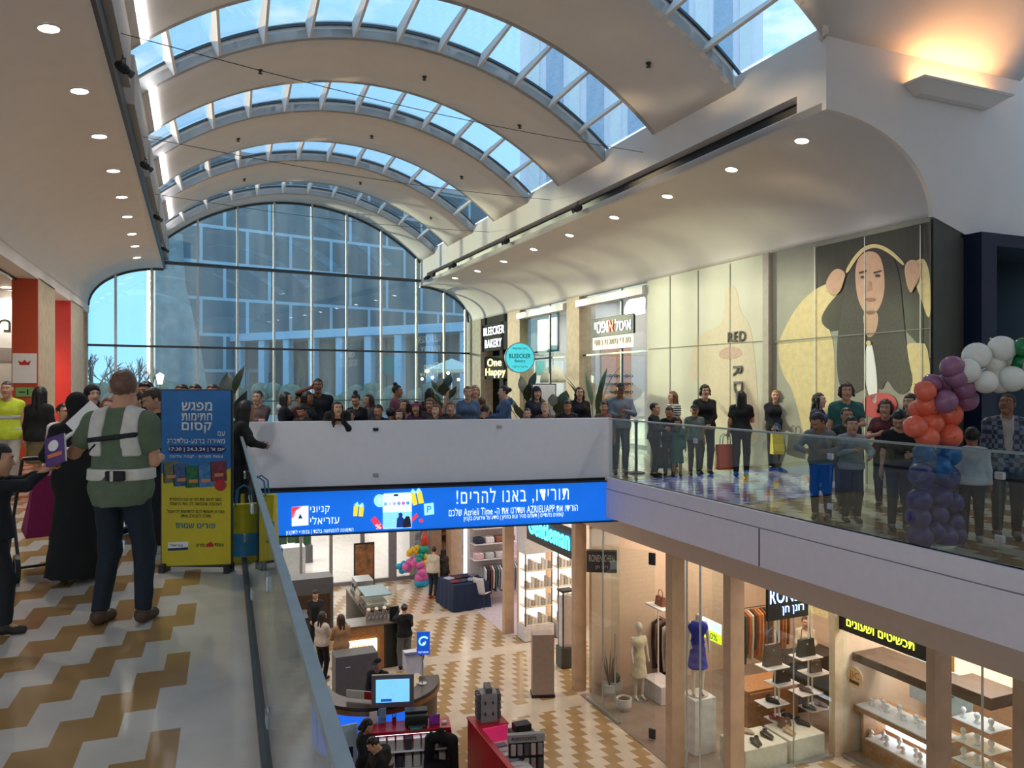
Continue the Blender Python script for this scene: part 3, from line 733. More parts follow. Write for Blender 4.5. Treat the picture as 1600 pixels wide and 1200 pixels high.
    for a in ankles:
        def shoe_f(P, a=a): return np.maximum(smin(cap(P, a+np.array((0, -.02, -.03)), a+np.array((0, .135, -.05)), .047, .04), cap(P, a+np.array((0, -.01, -.01)), a, .046, .044), .03), .004-P[:, 2])
        al = a-.12; ah = a+np.array((.12, .26, .08)); al[2] = -.02
        part('shoe', shoe_f, cloth(shoe, .6), al, ah, min(res, .014))
    if hood: part('hood', lambda P: np.maximum(ell(P, T((0, -.085, 1.45)), (.12, .075, .09)), -ell(P, T((0, -.06, 1.53)), (.08, .05, .09))), cloth(hood))
    if hair:
        hn = {'cap': 'cap', 'beanie': 'beanie', 'hijab': 'headscarf'}.get(hair, 'hair')
        o = bpy.data.objects.new(hn, hair_mesh(hair)); COL.objects.link(o); o.parent = root
        o.matrix_local = Matrix.Scale(k, 4) @ HM_; o.material_slots[0].link = 'OBJECT'; o.material_slots[0].material = hairm(hc) if hc in HB else cloth(hc)
    ctx = dict(root=root, k=k, torso=torso, T=T, hands=[h*k for h in hands], fdirs=fdirs, part=part, lo=lo, hi=hi, elbows=[e_*k for e_ in elbows], shoulders=[q*k for q in shoulders], head=hd*k, HM=HM_, chest=chest, arm=arm, leg=leg)
    return ctx
def hand_world(c, i, fwd=.06):
    p = Vector(c['hands'][i].tolist())+Vector(c['fdirs'][i].tolist())*fwd*c['k']; r = c['root']; return Vector(r.location)+Matrix.Rotation(r.rotation_euler.z, 3, 'Z') @ p
# ================================================================ UPPER LEVEL THINGS
# ---- railings
def railing(name, label, base, fr, joints, o, ang, hw=.03):
    rt = thing(name, base, ang, label, 'railing'); inv = Matrix.Rotation(-ang, 3, 'Z')
    def W(s, z, d=0): return inv @ (fr(s, o+d, z)-base)
    for a, b in zip(joints[:-1], joints[1:]):
        mb = MB(); mb.prism([W(a+.008, .0, -.008), W(b-.008, .0, -.008), W(b-.008, .0, .008), W(a+.008, .0, .008)], (0, 0, 1.075)); mb.build('glass_panel', rail_glass, rt)
    for a in joints[1:-1]:
        for z in (.28, .86):
            mb = MB(); c = W(a, z); mb.bevbox(c, (.035, .09, .07), .006); mb.build('clamp', steel, rt)
    mb = MB(); a, b = joints[0], joints[-1]
    mb.prism([W(a, 1.07, -hw), W(b, 1.07, -hw), W(b, 1.07, hw), W(a, 1.07, hw)], (0, 0, .022)); mb.build('handrail', mat('rail_metal', '#a9b6ba', .3, .55), rt)
    mb = MB(); mb.prism([W(a, 0, -.03), W(b, 0, -.03), W(b, 0, .03), W(a, 0, .03)], (0, 0, .05)); mb.build('base_channel', dark_al, rt)
    return rt
railing('glass_railing', 'glass railing with grey metal handrail beside the near walkway', B(5, .178), B, [-1.2, .9, 3.37, 5.4, 7.4, 9.4, 11.4, 12.5], .178, TB, .015)
js = [11.72]+[sx(x, 6.8) for x in (1087, 1298)]; js.append(js[-1]-2.0); js.append(js[-1]-2.0); js.append(0)
railing('glass_railing', 'glass railing along the far side walkway over the shops', A(6, 6.8), A, js, 6.8, TA)

# ---- blue display sign on the bridge front
led = mat('led_blue', '#0e70ea', .3, emit=.42, var=.25, scale=.7)
sgn_w = mat('led_white', '#eaf6ff', .4, emit=.62, var=.0)
sgn_p = mat('led_pale', '#8fd8f7', .4, emit=.8, var=.1)
sgn_r = mat('led_red', '#e0344a', .4, emit=.7); sgn_y = mat('led_yellow', '#f0c832', .4, emit=.7); sgn_d = mat('led_navy', '#143c8c', .4, emit=.4)
sl_ = (C2-C1).length; sang = math.atan2(dv.y, dv.x)
sg = thing('led_sign', C1-nv_*.1+Vector((0, 0, -.72)), sang, 'long blue lit display sign with white writing under the white parapet', 'sign')
mb = MB(); mb.bevbox((sl_/2, .03, .345), (sl_+.06, .09, .70), .01); mb.build('screen', led, sg)
mb = MB(); mb.box((sl_/2, .0, .70), (sl_+.1, .12, .02)); mb.box((sl_/2, .0, -.012), (sl_+.1, .12, .02)); mb.build('frame', black, sg)
def bx(px):                                                             # position along the sign for an image column
    t = (px-800)/FPX; c = C1-nv_*.1; k = (t*c.y-c.x)/(dv.x-t*dv.y); return k
def bz(px, py):
    k = bx(px); p = C1-nv_*.1+dv*k; return EYE+(600-py)/FPX*p.y+.72
def st(s, x0, x1, y, h, m=sgn_w, name='lettering', bold=0, gap=1.1):
    a, b = bx(x0), bx(x1); return text(name, s, m, sg, ((a+b)/2, -.022, bz((x0+x1)/2, y)), b-a, h, bold=bold, gap=gap)
st('תורידו, באנו להרים!', 713, 888, 774, .29, gap=1.2); st('הורידו את AZRIELIAPP ושדרגו את ה- Azrieli Time שלכם', 701, 902, 796, .135)
st('קופונים בלעדיים | תשלום מהיר ונוח בחניון | מידע על אירועים בקניון', 724, 880, 807, .1)
st('קניוני', 485, 515, 797, .13); st('עזריאלי', 485, 530, 812, .13); st('התמונה להמחשה בלבד | בכפוף לתקנון', 447, 552, 830, .085)
def sp_(name, pts, m, d=.006, lvl=0, par=None):
    """flat printed figure on the sign: image points"""
    mb = MB(); mb.prism([(bx(x), -.018-.004*lvl, bz(x, y)) for x, y in pts], (0, -d, 0)); return mb.build(name, m, par or sg)
def circ(cx, cy_, r, n=20, ry=None): return [(cx+r*math.cos(2*math.pi*i/n), cy_+(ry or r)*math.sin(2*math.pi*i/n)) for i in range(n)]
sp_('logo', [(456, 792), (482, 790), (482, 820), (456, 822)], sgn_w); sp_('logo_corner', [(456, 792), (472, 791), (463, 797), (459, 808), (456, 809)], sgn_r, lvl=2)
mb = MB(); mb.tube([(bx(469+11*math.cos(a)), -.027, bz(469, 806+11*math.sin(a))) for a in [R(-60-i*15) for i in range(20)]], .006, 6); mb.build('logo_ring', mat('led_grey', '#c9d3de', .4, emit=.8), sg)
sp_('logo_triangle', [(466, 810), (473, 809.5), (469, 802)], sgn_d, lvl=2)
PHN = sp_('phone_picture', [(600, 771), (640, 769), (643, 772), (643, 824), (599, 826), (597, 774)], mat('led_phone', '#bfe9f5', .4, emit=.9), lvl=1)
sp_('phone_notch', [(615, 772), (622, 771.6), (622, 774.4), (615, 774.8)], black, lvl=3, par=PHN)
for i, c in enumerate(('#7fa8c8', '#b9c4dc', '#b49ac6', '#7a8ccc', '#c85aa8', '#3f9cc0')):
    sp_('phone_icon', circ(602+7*i, 787-.3*i, 2.8), mat('led_icon%d' % i, c, .4, emit=.7), lvl=3, par=PHN)
sp_('phone_photo', [(598, 800), (643, 799), (643, 823), (598, 825)], mat('led_photo', '#7cc3ea', .4, emit=.8), lvl=3, par=PHN)
sp_('phone_photo_person', [(619, 824), (620, 810), (623, 806), (622, 802), (626, 800), (629, 803), (628, 807), (632, 811), (634, 823)], sgn_d, lvl=4, par=PHN)
sp_('phone_photo_person', [(629, 824), (630, 814), (634, 806), (639, 806), (641, 812), (642, 823)], mat('led_dark', '#2b2440', .4, emit=.2), lvl=5, par=PHN)
for (cx, cy_, s_, a) in ((560, 797, 1, .12), (651, 777, 1.15, -.2)):
    q = lambda pts: [(cx+s_*(x*math.cos(a)-y*math.sin(a)), cy_+s_*(x*math.sin(a)+y*math.cos(a))) for x, y in pts]
    gb = sp_('gift_box', q([(-8, -6), (-1, -7), (-1, 9), (-7, 10)]), sgn_y, lvl=1); sp_('gift_box', q([(1, -7), (8, -6), (8, 9), (1, 9)]), sgn_y, lvl=1)
    sp_('gift_bow', q([(-8, -8), (-3, -13), (0, -8), (5, -13), (8, -7), (0, -6)]), sgn_p, lvl=2, par=gb)
sp_('ticket', [(579, 812), (586, 806), (600, 824), (590, 827)], sgn_r, lvl=2); text('percent', '%', sgn_w, sg, (bx(591), -.04, bz(591, 822)), .09, .08)
sp_('ticket', [(641, 811), (651, 801), (653, 806), (644, 815)], sgn_r, lvl=2); sp_('heart', circ(658, 813, 3), sgn_r, lvl=1)
sp_('bubble', circ(593, 782, 9, ry=10), sgn_p, lvl=1); text('mark', '!', sgn_w, sg, (bx(593), -.034, bz(593, 782)), .03, .1)
sp_('parking_tile', [(662, 787), (677, 785), (678, 803), (663, 805)], sgn_p, lvl=1); text('letter', 'P', led, sg, (bx(670), -.036, bz(670, 795)), .07, .11)
# two small fittings on the parapet face
for (px, py, m, lab) in ((587, 671, black, 'small black square fitting near the top of the white parapet'), (587, 742, plaster_d, 'small grey square cover low on the white parapet'), (780, 667, plaster_d, 'small grey square cover high on the white parapet')):
    t = (px-800)/FPX; k = (t*C1.y-C1.x)/(dv.x-t*dv.y); p = C1+dv*k; p = p-nv_*.012; p.z = EYE+(600-py)/FPX*p.y
    mb = MB(); mb.bevbox((0, 0, 0), (.09, .02, .05), .004); o = mb.build('parapet_fitting', m); o.location = p; o.rotation_euler = (0, 0, sang); tag(o, lab, 'fitting')

# ---- banner stand
bn_b = mat('banner_blue', '#1f6fb4', .5, var=.1); bn_y = mat('banner_yellow', '#d9c522', .5, var=.04); prt_w = mat('print_white', '#f2f0ec', .5, var=.02); prt_n = mat('print_navy', '#12266a', .5); prt_k = mat('print_black', '#2a2a14', .6)
D0 = 6.85; bl = PX(252, 885, D0); br = PX(364, 880, D0-.02); bw = (br-bl).length
bnr = thing('banner_stand', Vector((bl.x, bl.y, 0)), math.atan2(br.y-bl.y, br.x-bl.x), 'tall blue and yellow announcement banner on a black stand beside the railing', 'banner')
k_ = D0/FPX; bz0 = EYE+(600-885)*k_; bz1 = EYE+(600-608)*k_
mb = MB(); mb.bevbox((bw/2, .0, (bz0+bz1)/2), (bw, .03, bz1-bz0), .004); mb.build('frame', black, bnr)
def by(y): return EYE+(600-y)*k_
def bxx(x): return (x-252)*k_
def bp(name, pts, m, lvl=0, par=None):
    mb = MB(); mb.prism([(bxx(x), -.0165-.0012*lvl, by(y)) for x, y in pts], (0, -.0011, 0)); return mb.build(name, m, par or bnr)
wave = [(254, 740), (275, 734), (300, 742), (325, 745), (345, 738), (363, 731)]
bp('blue_panel', [(254, 610)]+wave[:1]+wave[1:]+[(363, 610)], bn_b, 0); bp('yellow_panel', [(363, 880), (363, 731)]+wave[::-1][1:]+[(254, 884)], bn_y, 0)
def bt(s, x0, x1, y, h, m=prt_w, bold=0, name='lettering'):
    return text(name, s, m, bnr, (bxx((x0+x1)/2), -.0195, by(y)), (x1-x0)*k_, h*k_, depth=.0015, bold=bold)
bt('מפגש', 286, 334, 635, 14, bold=.02); bt('חתימות', 286, 334, 651, 12, bold=.02); bt('קסום', 286, 333, 668, 17, bold=.025); bt('עם', 343, 354, 677, 7)
bt('מאירה ברנע-גולדברג', 263, 354, 688, 9, bold=.01)
bp('date_badge', [(264, 701), (268, 696), (350, 696), (356, 701), (356, 703), (350, 708), (268, 708), (264, 704)], prt_n, 1); bt("יום א' | 24.3.24 | 17:30", 266, 353, 702, 7, bold=.015)
bt('צומת ספרים - קומה עליונה', 267, 351, 713, 6)
for i, (x, c, y0, y1) in enumerate(((258, '#6f6a3c', 722, 755), (274, '#3a5a86', 725, 760), (293, '#1f6b3a', 728, 762), (313, '#3f7fb8', 727, 761), (333, '#7b2b3a', 721, 752))):
    bp('book_picture', [(x, y0), (x+23, y0-2), (x+24, y1-2), (x+1, y1)], mat('bp%d' % i, c, .5, var=.35, scale=30), 1+i); bp('book_spine', [(x-2, y0+2), (x, y0), (x+1, y1), (x-1, y1-2)], prt_k, 1+i)
    bp('book_title', [(x+5, y1-13), (x+19, y1-14), (x+19, y1-9), (x+5, y1-8)], mat('bp_t', '#d98a4a', .5), 7)
bp('red_badge', circ(347, 757, 9), mat('print_red', '#c02030', .5), 8)
for i, (s, y, x0, x1, h) in enumerate((('בואו לחגוג את פורים עם הסופרת', 779, 267, 349, 5.5), ('האהובה שהביאה לנו את כראמלי', 786, 267, 349, 5.5), ('מאירה תעמוד לכם לחתימות לכראמל', 798, 263, 353, 5.5), ('ותוכלו להצטלם איתה', 805, 284, 332, 5.5))): bt(s, x0, x1, y, h, prt_k)
bt('פורים שמח!', 277, 339, 820, 9, mat('print_teal', '#1d7f9a', .5), .02); bt('צומת', 338, 352, 850, 5, prt_k); bt('ספרים', 309, 323, 851, 5, prt_k)
bp('red_ribbon', [(325, 849), (329, 847), (331, 845), (334, 847), (337, 850), (334, 854), (328, 853), (325, 854)], MATS['print_red'], 1)
bp('logo_card', [(264, 847), (296, 845), (296, 858), (264, 860)], prt_w, 1); bp('logo_stripe', [(264, 856), (296, 854), (296, 858), (264, 860)], prt_n, 2); bt('עזריאלי', 268, 288, 851, 4, prt_k)
for x in (257, 359):
    mb = MB(); mb.bevbox((bxx(x), .0, (bz0)/2+.0), (.05, .14, abs(bz0)+.06), .006); mb.build('foot', black, bnr)

# ---- billboards on the right wall
bb_pale = mat('billboard_pale', '#cfcdb4', .55, var=.05, scale=1.2); bb_grey = mat('billboard_grey', '#8b8878', .5, var=.1, scale=2)
hood_y = mat('print_hoodie', '#d8c48a', .6, var=.08); hairp = mat('print_hair', '#3c3730', .6, var=.2, scale=20); skp = mat('print_skin', '#c9a183', .6, var=.05); darkp = mat('print_dark', '#34332d', .6); bb_d2 = mat('billboard_dark', '#55534a', .5, var=.12, scale=3)
def wallpt(x, y, lift=0):
    t = (x-800)/FPX; o = WR-lift; D = o/(CA*t+SA); return Vector((t*D, D, EYE+(600-y)/FPX*D))
def bb(name, pts, m, par, lvl=1, sub=None):
    if name in ('hoodie', 'hair', 'face', 'neck', 'hand', 'figure', 'figure_hands', 'shirt', 'hood_edge', 'red_patch'):      # round the cut-out outline
        for _ in range(2): pts = [q for (xa, ya), (xb, yb) in zip(pts, pts[1:]+pts[:1]) for q in ((xa*.75+xb*.25, ya*.75+yb*.25), (xa*.25+xb*.75, ya*.25+yb*.75))]
    mb = MB(); inv = Matrix.Rotation(-par.rotation_euler.z, 3, 'Z'); l = Vector(par.location)
    mb.prism([inv @ (wallpt(x, y, .012*0+.03+.004*lvl)-l) for x, y in pts], inv @ ((A(0, .0035)-A(0, 0)))); return mb.build(name, m, sub or par)
def board(label, x0, x1, m):
    s0, s1 = sx(x1, WR), sx(x0, WR); rt = thing('billboard', A((s0+s1)/2, WR-.03, 0), TA, label, 'billboard'); h = (s1-s0)/2
    mb = MB(); mb.box((.02, 0, ZW/2), (.04, 2*h, ZW)); mb.build('panel', m, rt); return rt, h
b1, h1 = board('pale washed-out fashion billboard with faint figure and RED lettering', 1013, 1198, bb_pale)
b2, h2 = board('large billboard of a woman with long dark hair lifting a yellow hood', 1209, 1454, bb_grey)
seam = mat('seam', '#77756a', .6)
for x in (1046, 1090, 1140): bb('seam', [(x, 438-(x-1012)*.2), (x+1.2, 438-(x-1012)*.2), (x+1.2, 760), (x, 760)], seam, b1, 2)
bb('seam', [(1013, 545), (1198, 532), (1198, 533.5), (1013, 546.5)], seam, b1, 2)
fig = mat('print_faint', '#d8c9a6', .6, var=.04); fig2 = mat('print_faint_pink', '#c9a58f', .6)
bb('figure', [(1075, 600), (1080, 545), (1095, 520), (1120, 512), (1132, 495), (1132, 452), (1142, 444), (1152, 452), (1156, 488), (1172, 505), (1180, 560), (1186, 660), (1186, 700), (1120, 700), (1110, 640), (1090, 590)], fig, b1, 1)
bb('figure_hands', [(1123, 548), (1140, 540), (1158, 545), (1160, 556), (1140, 562), (1124, 560)], fig2, b1, 2)
def bbtext(s, par, x0, x1, y, h, m, rot=0):
    a = wallpt(x0, y, .05); b = wallpt(x1, y, .05); inv = Matrix.Rotation(-par.rotation_euler.z, 3, 'Z'); c = inv @ ((a+b)/2-Vector(par.location))
    return text('lettering', s, m, par, c, (b-a).length, h, rot=(R(90), R(rot), R(-90)), bold=.02)
gp = mat('print_grey', '#56554c', .6); bbtext('RED', b1, 1137, 1165, 526, .22, gp); bbtext('R', b1, 1147, 1158, 580, .3, gp, 90); bbtext('D', b1, 1147, 1160, 606, .3, gp, 90)
# woman on the second board
bb('dark_ground', [(1275, 386), (1454, 346), (1454, 560), (1400, 500), (1290, 520), (1275, 530)], bb_d2, b2, 0)
bb('hoodie', [(1214, 545), (1222, 520), (1245, 478), (1272, 452), (1300, 440), (1318, 450), (1290, 480), (1280, 505), (1306, 522), (1302, 700), (1260, 700), (1240, 610), (1222, 585)], hood_y, b2, 1)
bb('hoodie', [(1412, 538), (1430, 535), (1454, 538), (1454, 700), (1420, 700), (1425, 600)], hood_y, b2, 1); bb('hoodie', [(1437, 462), (1420, 415), (1440, 402), (1448, 410), (1454, 434), (1454, 510)], hood_y, b2, 1)
bb('hair', [(1306, 545), (1316, 470), (1330, 410), (1345, 385), (1362, 379), (1385, 384), (1405, 420), (1412, 500), (1418, 560), (1428, 600), (1412, 618), (1398, 612), (1385, 590), (1378, 612), (1366, 600), (1345, 610), (1330, 618), (1310, 606)], hairp, b2, 2)
bb('hood_edge', [(1320, 424), (1334, 400), (1350, 384), (1370, 380), (1392, 390), (1414, 412), (1411, 416), (1390, 396), (1370, 386), (1352, 390), (1337, 406), (1324, 428)], hood_y, b2, 4)
FC = bb('face', [(1337, 448), (1336, 420), (1342, 400), (1358, 391), (1374, 397), (1381, 420), (1383, 452), (1376, 480), (1362, 494), (1350, 488), (1341, 470)], skp, b2, 3)
bb('neck', [(1348, 486), (1374, 484), (1370, 520), (1356, 530), (1350, 512)], skp, b2, 3)
for x in (1348, 1371): bb('eye', circ(x, 433-(x-1348)*.1, 4, 10, 2.2), darkp, b2, 5, FC); bb('brow', [(x-6, 425), (x+6, 422), (x+6, 424), (x-6, 427.5)], hairp, b2, 5, FC)
bb('nose', [(1357, 440), (1361, 440), (1363, 454), (1355, 455)], mat('print_skin_shade', '#b58a6e', .6), b2, 4, FC); bb('mouth', circ(1360, 468, 8, 12, 3), mat('print_lips', '#a66a5c', .6), b2, 5, FC)
bb('hand', [(1288, 448), (1296, 428), (1308, 418), (1322, 426), (1318, 440), (1312, 458), (1300, 462)], skp, b2, 5); bb('hand', [(1412, 414), (1424, 404), (1436, 410), (1438, 432), (1428, 450), (1423, 460), (1416, 444)], skp, b2, 5)
bb('shirt', [(1352, 540), (1362, 530), (1372, 600), (1368, 640), (1350, 600)], prt_w, b2, 3); bb('necklace', circ(1357, 536, 4, 12), hood_y, b2, 5)
bb('red_patch', [(1345, 622), (1375, 612), (1398, 618), (1404, 640), (1370, 655), (1348, 648)], MATS['print_red'], b2, 3)
for x in (1272, 1350, 1437): bb('seam', [(x, 400-(x-1209)*.214), (x+1.3, 400-(x-1209)*.214), (x+1.3, 760), (x, 760)], mat('seam_light', '#d5d2c4', .5), b2, 6)
bb('seam', [(1209, 533), (1454, 512), (1454, 513.5), (1209, 535)], seam, b2, 6)
mb = MB(); mb.boxA(8.3, 8.36, WR+.03, 11.27, 0, ZF+.2); o = mb.build('billboard', bb_d2); recenter(o); tag(o, 'narrow dark billboard strip turning the corner to the navy shop', 'billboard')
mb = MB(); mb.boxA(sx(1208, WR), sx(1199, WR), WR-.12, WR+.02, 0, ZW); o = mb.build('wall_right_post', mat('post_paint', '#a59a8a', .5)); struct(o)
mb = MB(); mb.boxA(8.36, 30, WR+.06, WR+.2, 0, ZW); 
mb = MB(); mb.boxA(8.36, sx(1012, WR)+.02, WR+.02, WR+.2, 0, ZW); struct(mb.build('wall_right', white))
# navy shop on the crossing
mb = MB(); mb.boxA(8.0, 8.3, 11.27, 11.62, 0, ZF); mb.boxA(8.0, 8.3, 13.4, 17, 0, ZF); struct(mb.build('wall_navy', navy))
mb = MB(); mb.boxA(9.6, 9.8, 11.2, 17, 0, ZF); mb.boxA(8.3, 9.6, 11.2, 17, ZF-.05, ZF+.1); struct(mb.build('wall_navy_back', mat('navy_dark', '#070d1e', .4)))
mb = MB(); mb.prism([(p.x, p.y, ZF-.2) for p in (A(8.0, 11.62), A(8.0, 13.4), A(8.25, 13.4), A(8.25, 11.62))], (0, 0, .2)); struct(mb.build('trim_21', navy))

# ---- cove lamp on the face wall
c0 = A(8.2, 10.0, 6.12); rt = thing('uplight_fixture', c0, TA, 'long white wedge uplight glowing orange on the wall over the crossing', 'lamp')
mb = MB(); mb.prism([(-.02, 0, .12), (1.9, 0, .12), (1.66, 0, -.1), (.18, 0, -.1)], (0, -.0, 0)) if 0 else None
mb.add([(-.1, -.30, .14), (1.9, -.30, .14), (1.9, .07, .14), (-.1, .07, .14), (.12, -.06, -.02), (1.7, -.06, -.02), (1.7, .07, -.02), (.12, .07, -.02), (-.08, -.28, .11), (1.88, -.28, .11), (1.88, .07, .11), (-.08, .07, .11)],
       [(4, 7, 6, 5), (0, 4, 5, 1), (1, 5, 6, 2), (3, 7, 4, 0), (2, 6, 7, 3), (0, 1, 9, 8), (1, 2, 10, 9), (3, 0, 8, 11), (8, 9, 10, 11)]); mb.build('housing', plaster, rt)
mb = MB(); mb.tube([(.05, -.1, .13), (1.75, -.1, .13)], .03, 8); mb.build('tube', lamp_warm, rt)
l = bpy.data.lights.new('uplight', 'AREA'); l.shape = 'RECTANGLE'; l.size = 1.6; l.size_y = .2; l.energy = 4.5; l.color = (1, .55, .25)
lo_ = bpy.data.objects.new('uplight_lamp', l); COL.objects.link(lo_); lo_.location = A(8.05, 10.9, 6.32); lo_.rotation_euler = (R(165), 0, TA)

# ---- recessed downlights
def downlight(p, nrm, label, group):
    rt = thing('downlight', p, 0, label, 'ceiling light', group); M = Vector((0, 0, -1)).rotation_difference(nrm).to_matrix()
    mb = MB(); mb.lathe([(.135, .0), (.135, .014), (.105, .014), (.105, .0)], seg=24, ring=True, M=M @ Matrix.Rotation(math.pi, 3, 'X')); mb.build('trim_ring', white, rt)
    mb = MB(); mb.lathe([(.104, .004), (.104, .010)], seg=24, M=M @ Matrix.Rotation(math.pi, 3, 'X')); mb.build('lens', lamp_w, rt)
    l = bpy.data.lights.new('downlight_lamp', 'SPOT'); l.energy = 62; l.spot_size = R(120); l.spot_blend = .6; l.shadow_soft_size = .1; l.color = (1, .94, .88); lo2 = bpy.data.objects.new('lamp', l); COL.objects.link(lo2); lo2.parent = rt; lo2.location = (0, 0, -.05); return rt
def soff(o0, o1, o):
    s = (o-o0)/(o1-o0); c = math.sqrt(1-s*s); z = ZW+(ZL-ZW)*c; sg = 1 if o1 > o0 else -1
    # inward normal of the curved soffit
    n = Vector((-sg*s/abs(o1-o0), 0, -c/(ZL-ZW))).normalized(); return z, (A(0, n.x)-A(0, 0)+Vector((0, 0, n.z))).normalized()
LR = [(1253, 219), (1143, 264), (1043, 306), (960, 339), (890, 367), (834, 389), (787, 408), (746, 423), (711, 434)]
LL = [(76, 43), (124, 141), (155, 212), (177, 266), (190, 307), (199, 338), (206, 365), (211, 384), (214, 402)]
def hit(px, py, z):
    D = (z-EYE)*FPX/(600-py); return Vector(((px-800)/FPX*D, D, z))
for lst, o0, o1, gp_, side in ((LR, OR_, WR, 'downlights in the soffit over the far walkway', 'over the far walkway'), (LL, OL, WL, 'downlights in the soffit over the near walkway', 'over the near walkway')):
    for i, (px, py) in enumerate(lst):
        z = ZL-.06
        for _ in range(4):
            p = hit(px, py, z); o = p.x*CA+p.y*SA; o = min(max(o, min(o0, o1)+.05), max(o0, o1)-.05); z, n = soff(o0, o1, o)
        p = hit(px, py, z); nm = ['first', 'second', 'third', 'fourth', 'fifth', 'sixth', 'seventh', 'eighth', 'last'][i]
        downlight(p+n*.004, n, 'white round downlight %s, %s one counted towards the glazed wall' % (side, nm), gp_)
# sprinkler heads / detectors and the wires across the vault
for i, (s, o) in enumerate(((11.6, 2), (11.6, 5.2), (11.4, 7.4), (15.9, 1.2), (15.9, 4.6), (16, 6.9), (20.3, 1), (20.3, 4.4), (20.4, 7), (24.8, 1.4), (24.8, 5), (24.8, 7.4))):
    d = (o-OC)/VR; p = A(s, o, vz(o)); mb = MB(); mb.lathe([(.05, 0), (.05, .02), (.02, .03), (.02, .06), (.045, .065), (.045, .075)], seg=12, M=Matrix.Rotation(math.pi, 3, 'X'))
    q = mb.build('ceiling_detector', mat('detector', '#3a3632', .5)); q.location = p; tag(q, 'small dark ceiling detector on a vault band between skylights', 'detector', 'detectors on the vault')
for i, s in enumerate((10.9, 15.2, 19.6)):
    mb = MB(); a = A(s-.3, OL+.02, 6.1); b = A(s+2.2, OR_-.01, 6.4); mb.tube([a.lerp(b, t/10)-Vector((0, 0, .14*math.sin(math.pi*t/10))) for t in range(11)], .006, 5)
    o = mb.build('wire', black); recenter(o); tag(o, 'thin dark wire strung across the vault, %s from the viewer' % ['first', 'second', 'third'][i], 'wire')
# spotlights / projectors
def spot(loc, rz, label, group, pit=-25, sc=1):
    rt = thing('spotlight', loc, rz, label, 'spotlight', group); Mx = Matrix.Rotation(R(pit), 3, 'X')
    mb = MB(); V0 = len(mb.v); mb.bevbox((0, 0, 0), (.26*sc, .36*sc, .24*sc), .04); mb.v = [tuple(Mx @ Vector(p)) for p in mb.v]; mb.build('housing', black, rt)
    mb = MB(); mb.lathe([(.09*sc, 0), (.1*sc, .05), (.08*sc, .05), (.07*sc, .01)], seg=16, ring=True, M=Mx @ Matrix.Rotation(R(-90), 3, 'X')); mb.v = [tuple(Vector(p)+Mx @ Vector((0, .18*sc, 0))) for p in mb.v]; mb.build('lens_ring', dark_al, rt)
    mb = MB(); mb.tube([(-.15*sc, 0, 0), (-.15*sc, 0, .2*sc), (.15*sc, 0, .2*sc), (.15*sc, 0, 0)], .014*sc, 6); mb.tube([(0, 0, .2*sc), (0, 0, .3*sc)], .02*sc, 6); mb.build('bracket', dark_al, rt); return rt
for i, (x, y) in enumerate(((170, 8), (208, 156), (236, 268), (243, 337), (246, 382))):
    t = (x-800)/FPX; o = OL+.13; D = o/(CA*t+SA) if abs(CA*t+SA) > 1e-3 else 8
    s = [6.0, 10.6, 15.2, 19.8, 24.4][i]
    spot(A(s, OL+.16, 5.66), TA+R(-60), 'black spotlight under the near ledge, %s one counted towards the glazed wall' % ['first', 'second', 'third', 'fourth', 'last'][i], 'spotlights on the near ledge', sc=.5)
for i, x in enumerate((903, 791, 709, 668)):
    p = A(sx(x, OR_-.1), OR_-.1, 5.82); spot(p, TA+R(60), 'black spotlight in the far ledge slot, %s one counted towards the glazed wall' % ['first', 'second', 'third', 'last'][i], 'spotlights in the far ledge slot', sc=.6)

# ---- upper right shops: bakery, glass shop, optical shop
sb0, sb1 = U(793), U(752)
mb = MB(); mb.boxA(U(1010), sb1+.02, WR+3.2, WR+3.35, 0, ZW); struct(mb.build('wall_upper_shop_back', mat('upper_shop_wall', '#e4e2da', .5)))
mb = MB(); mb.boxA(sb0, sb1, WR+.5, WR+.6, 0, ZW); mb.boxA(sb0, sb1, WR+.02, WR+.5, ZW-.6, ZW); struct(mb.build('wall_bakery', mat('bakery_black', '#0c0c0b', .7, spec=.1)))
mb = MB(); mb.boxA(U(1010), sb1, WR+.1, WR+3.2, ZW-.06, ZW); struct(mb.build('ceiling_upper_shops', white))
mb = MB()
for x in (806, 898): mb.boxA(U(x)-.05, U(x)+.05, WR+.5, WR+3.2, 0, ZW)
struct(mb.build('wall_upper_shop_divider', white))
area('upper_shop_light', A((U(812)+U(884))/2, WR+1.6, ZW-.1), 2.4, 2, 24, (1, .96, .9)); area('upper_shop_light', A((U(905)+U(1010))/2, WR+1.6, ZW-.1), 2.4, 3.4, 24, (1, .95, .88))
for i, (xa, xb, nm) in enumerate(((812, 885, 'tall shop window with a hanging screen between two stone columns'), (905, 1010, 'tall shop window of the optical shop below its sign'))):
    s0, s1 = U(xb), U(xa); rt = thing('window_%d' % (9+i), A((s0+s1)/2, WR+.1), TA, nm, 'shop window'); struct(rt); h = (s1-s0)/2
    mb = MB(); mb.box((0, 0, ZW/2), (.015, 2*h, ZW)); mb.build('pane', pane_clear, rt)
    mb = MB()
    for y in (-h+.03, -h*.25, h-.03): mb.box((0, y, ZW/2), (.06, .05, ZW))
    mb.box((0, 0, 2.55), (.05, 2*h, .05)); mb.box((0, 0, .06), (.06, 2*h, .12)); mb.build('frame', dark_al, rt)
    mb = MB(); mb.box((-.12, 0, ZW-.22), (.22, 2*h, .2)); mb.build('lintel', MATS['stone'] if 0 else white, rt)
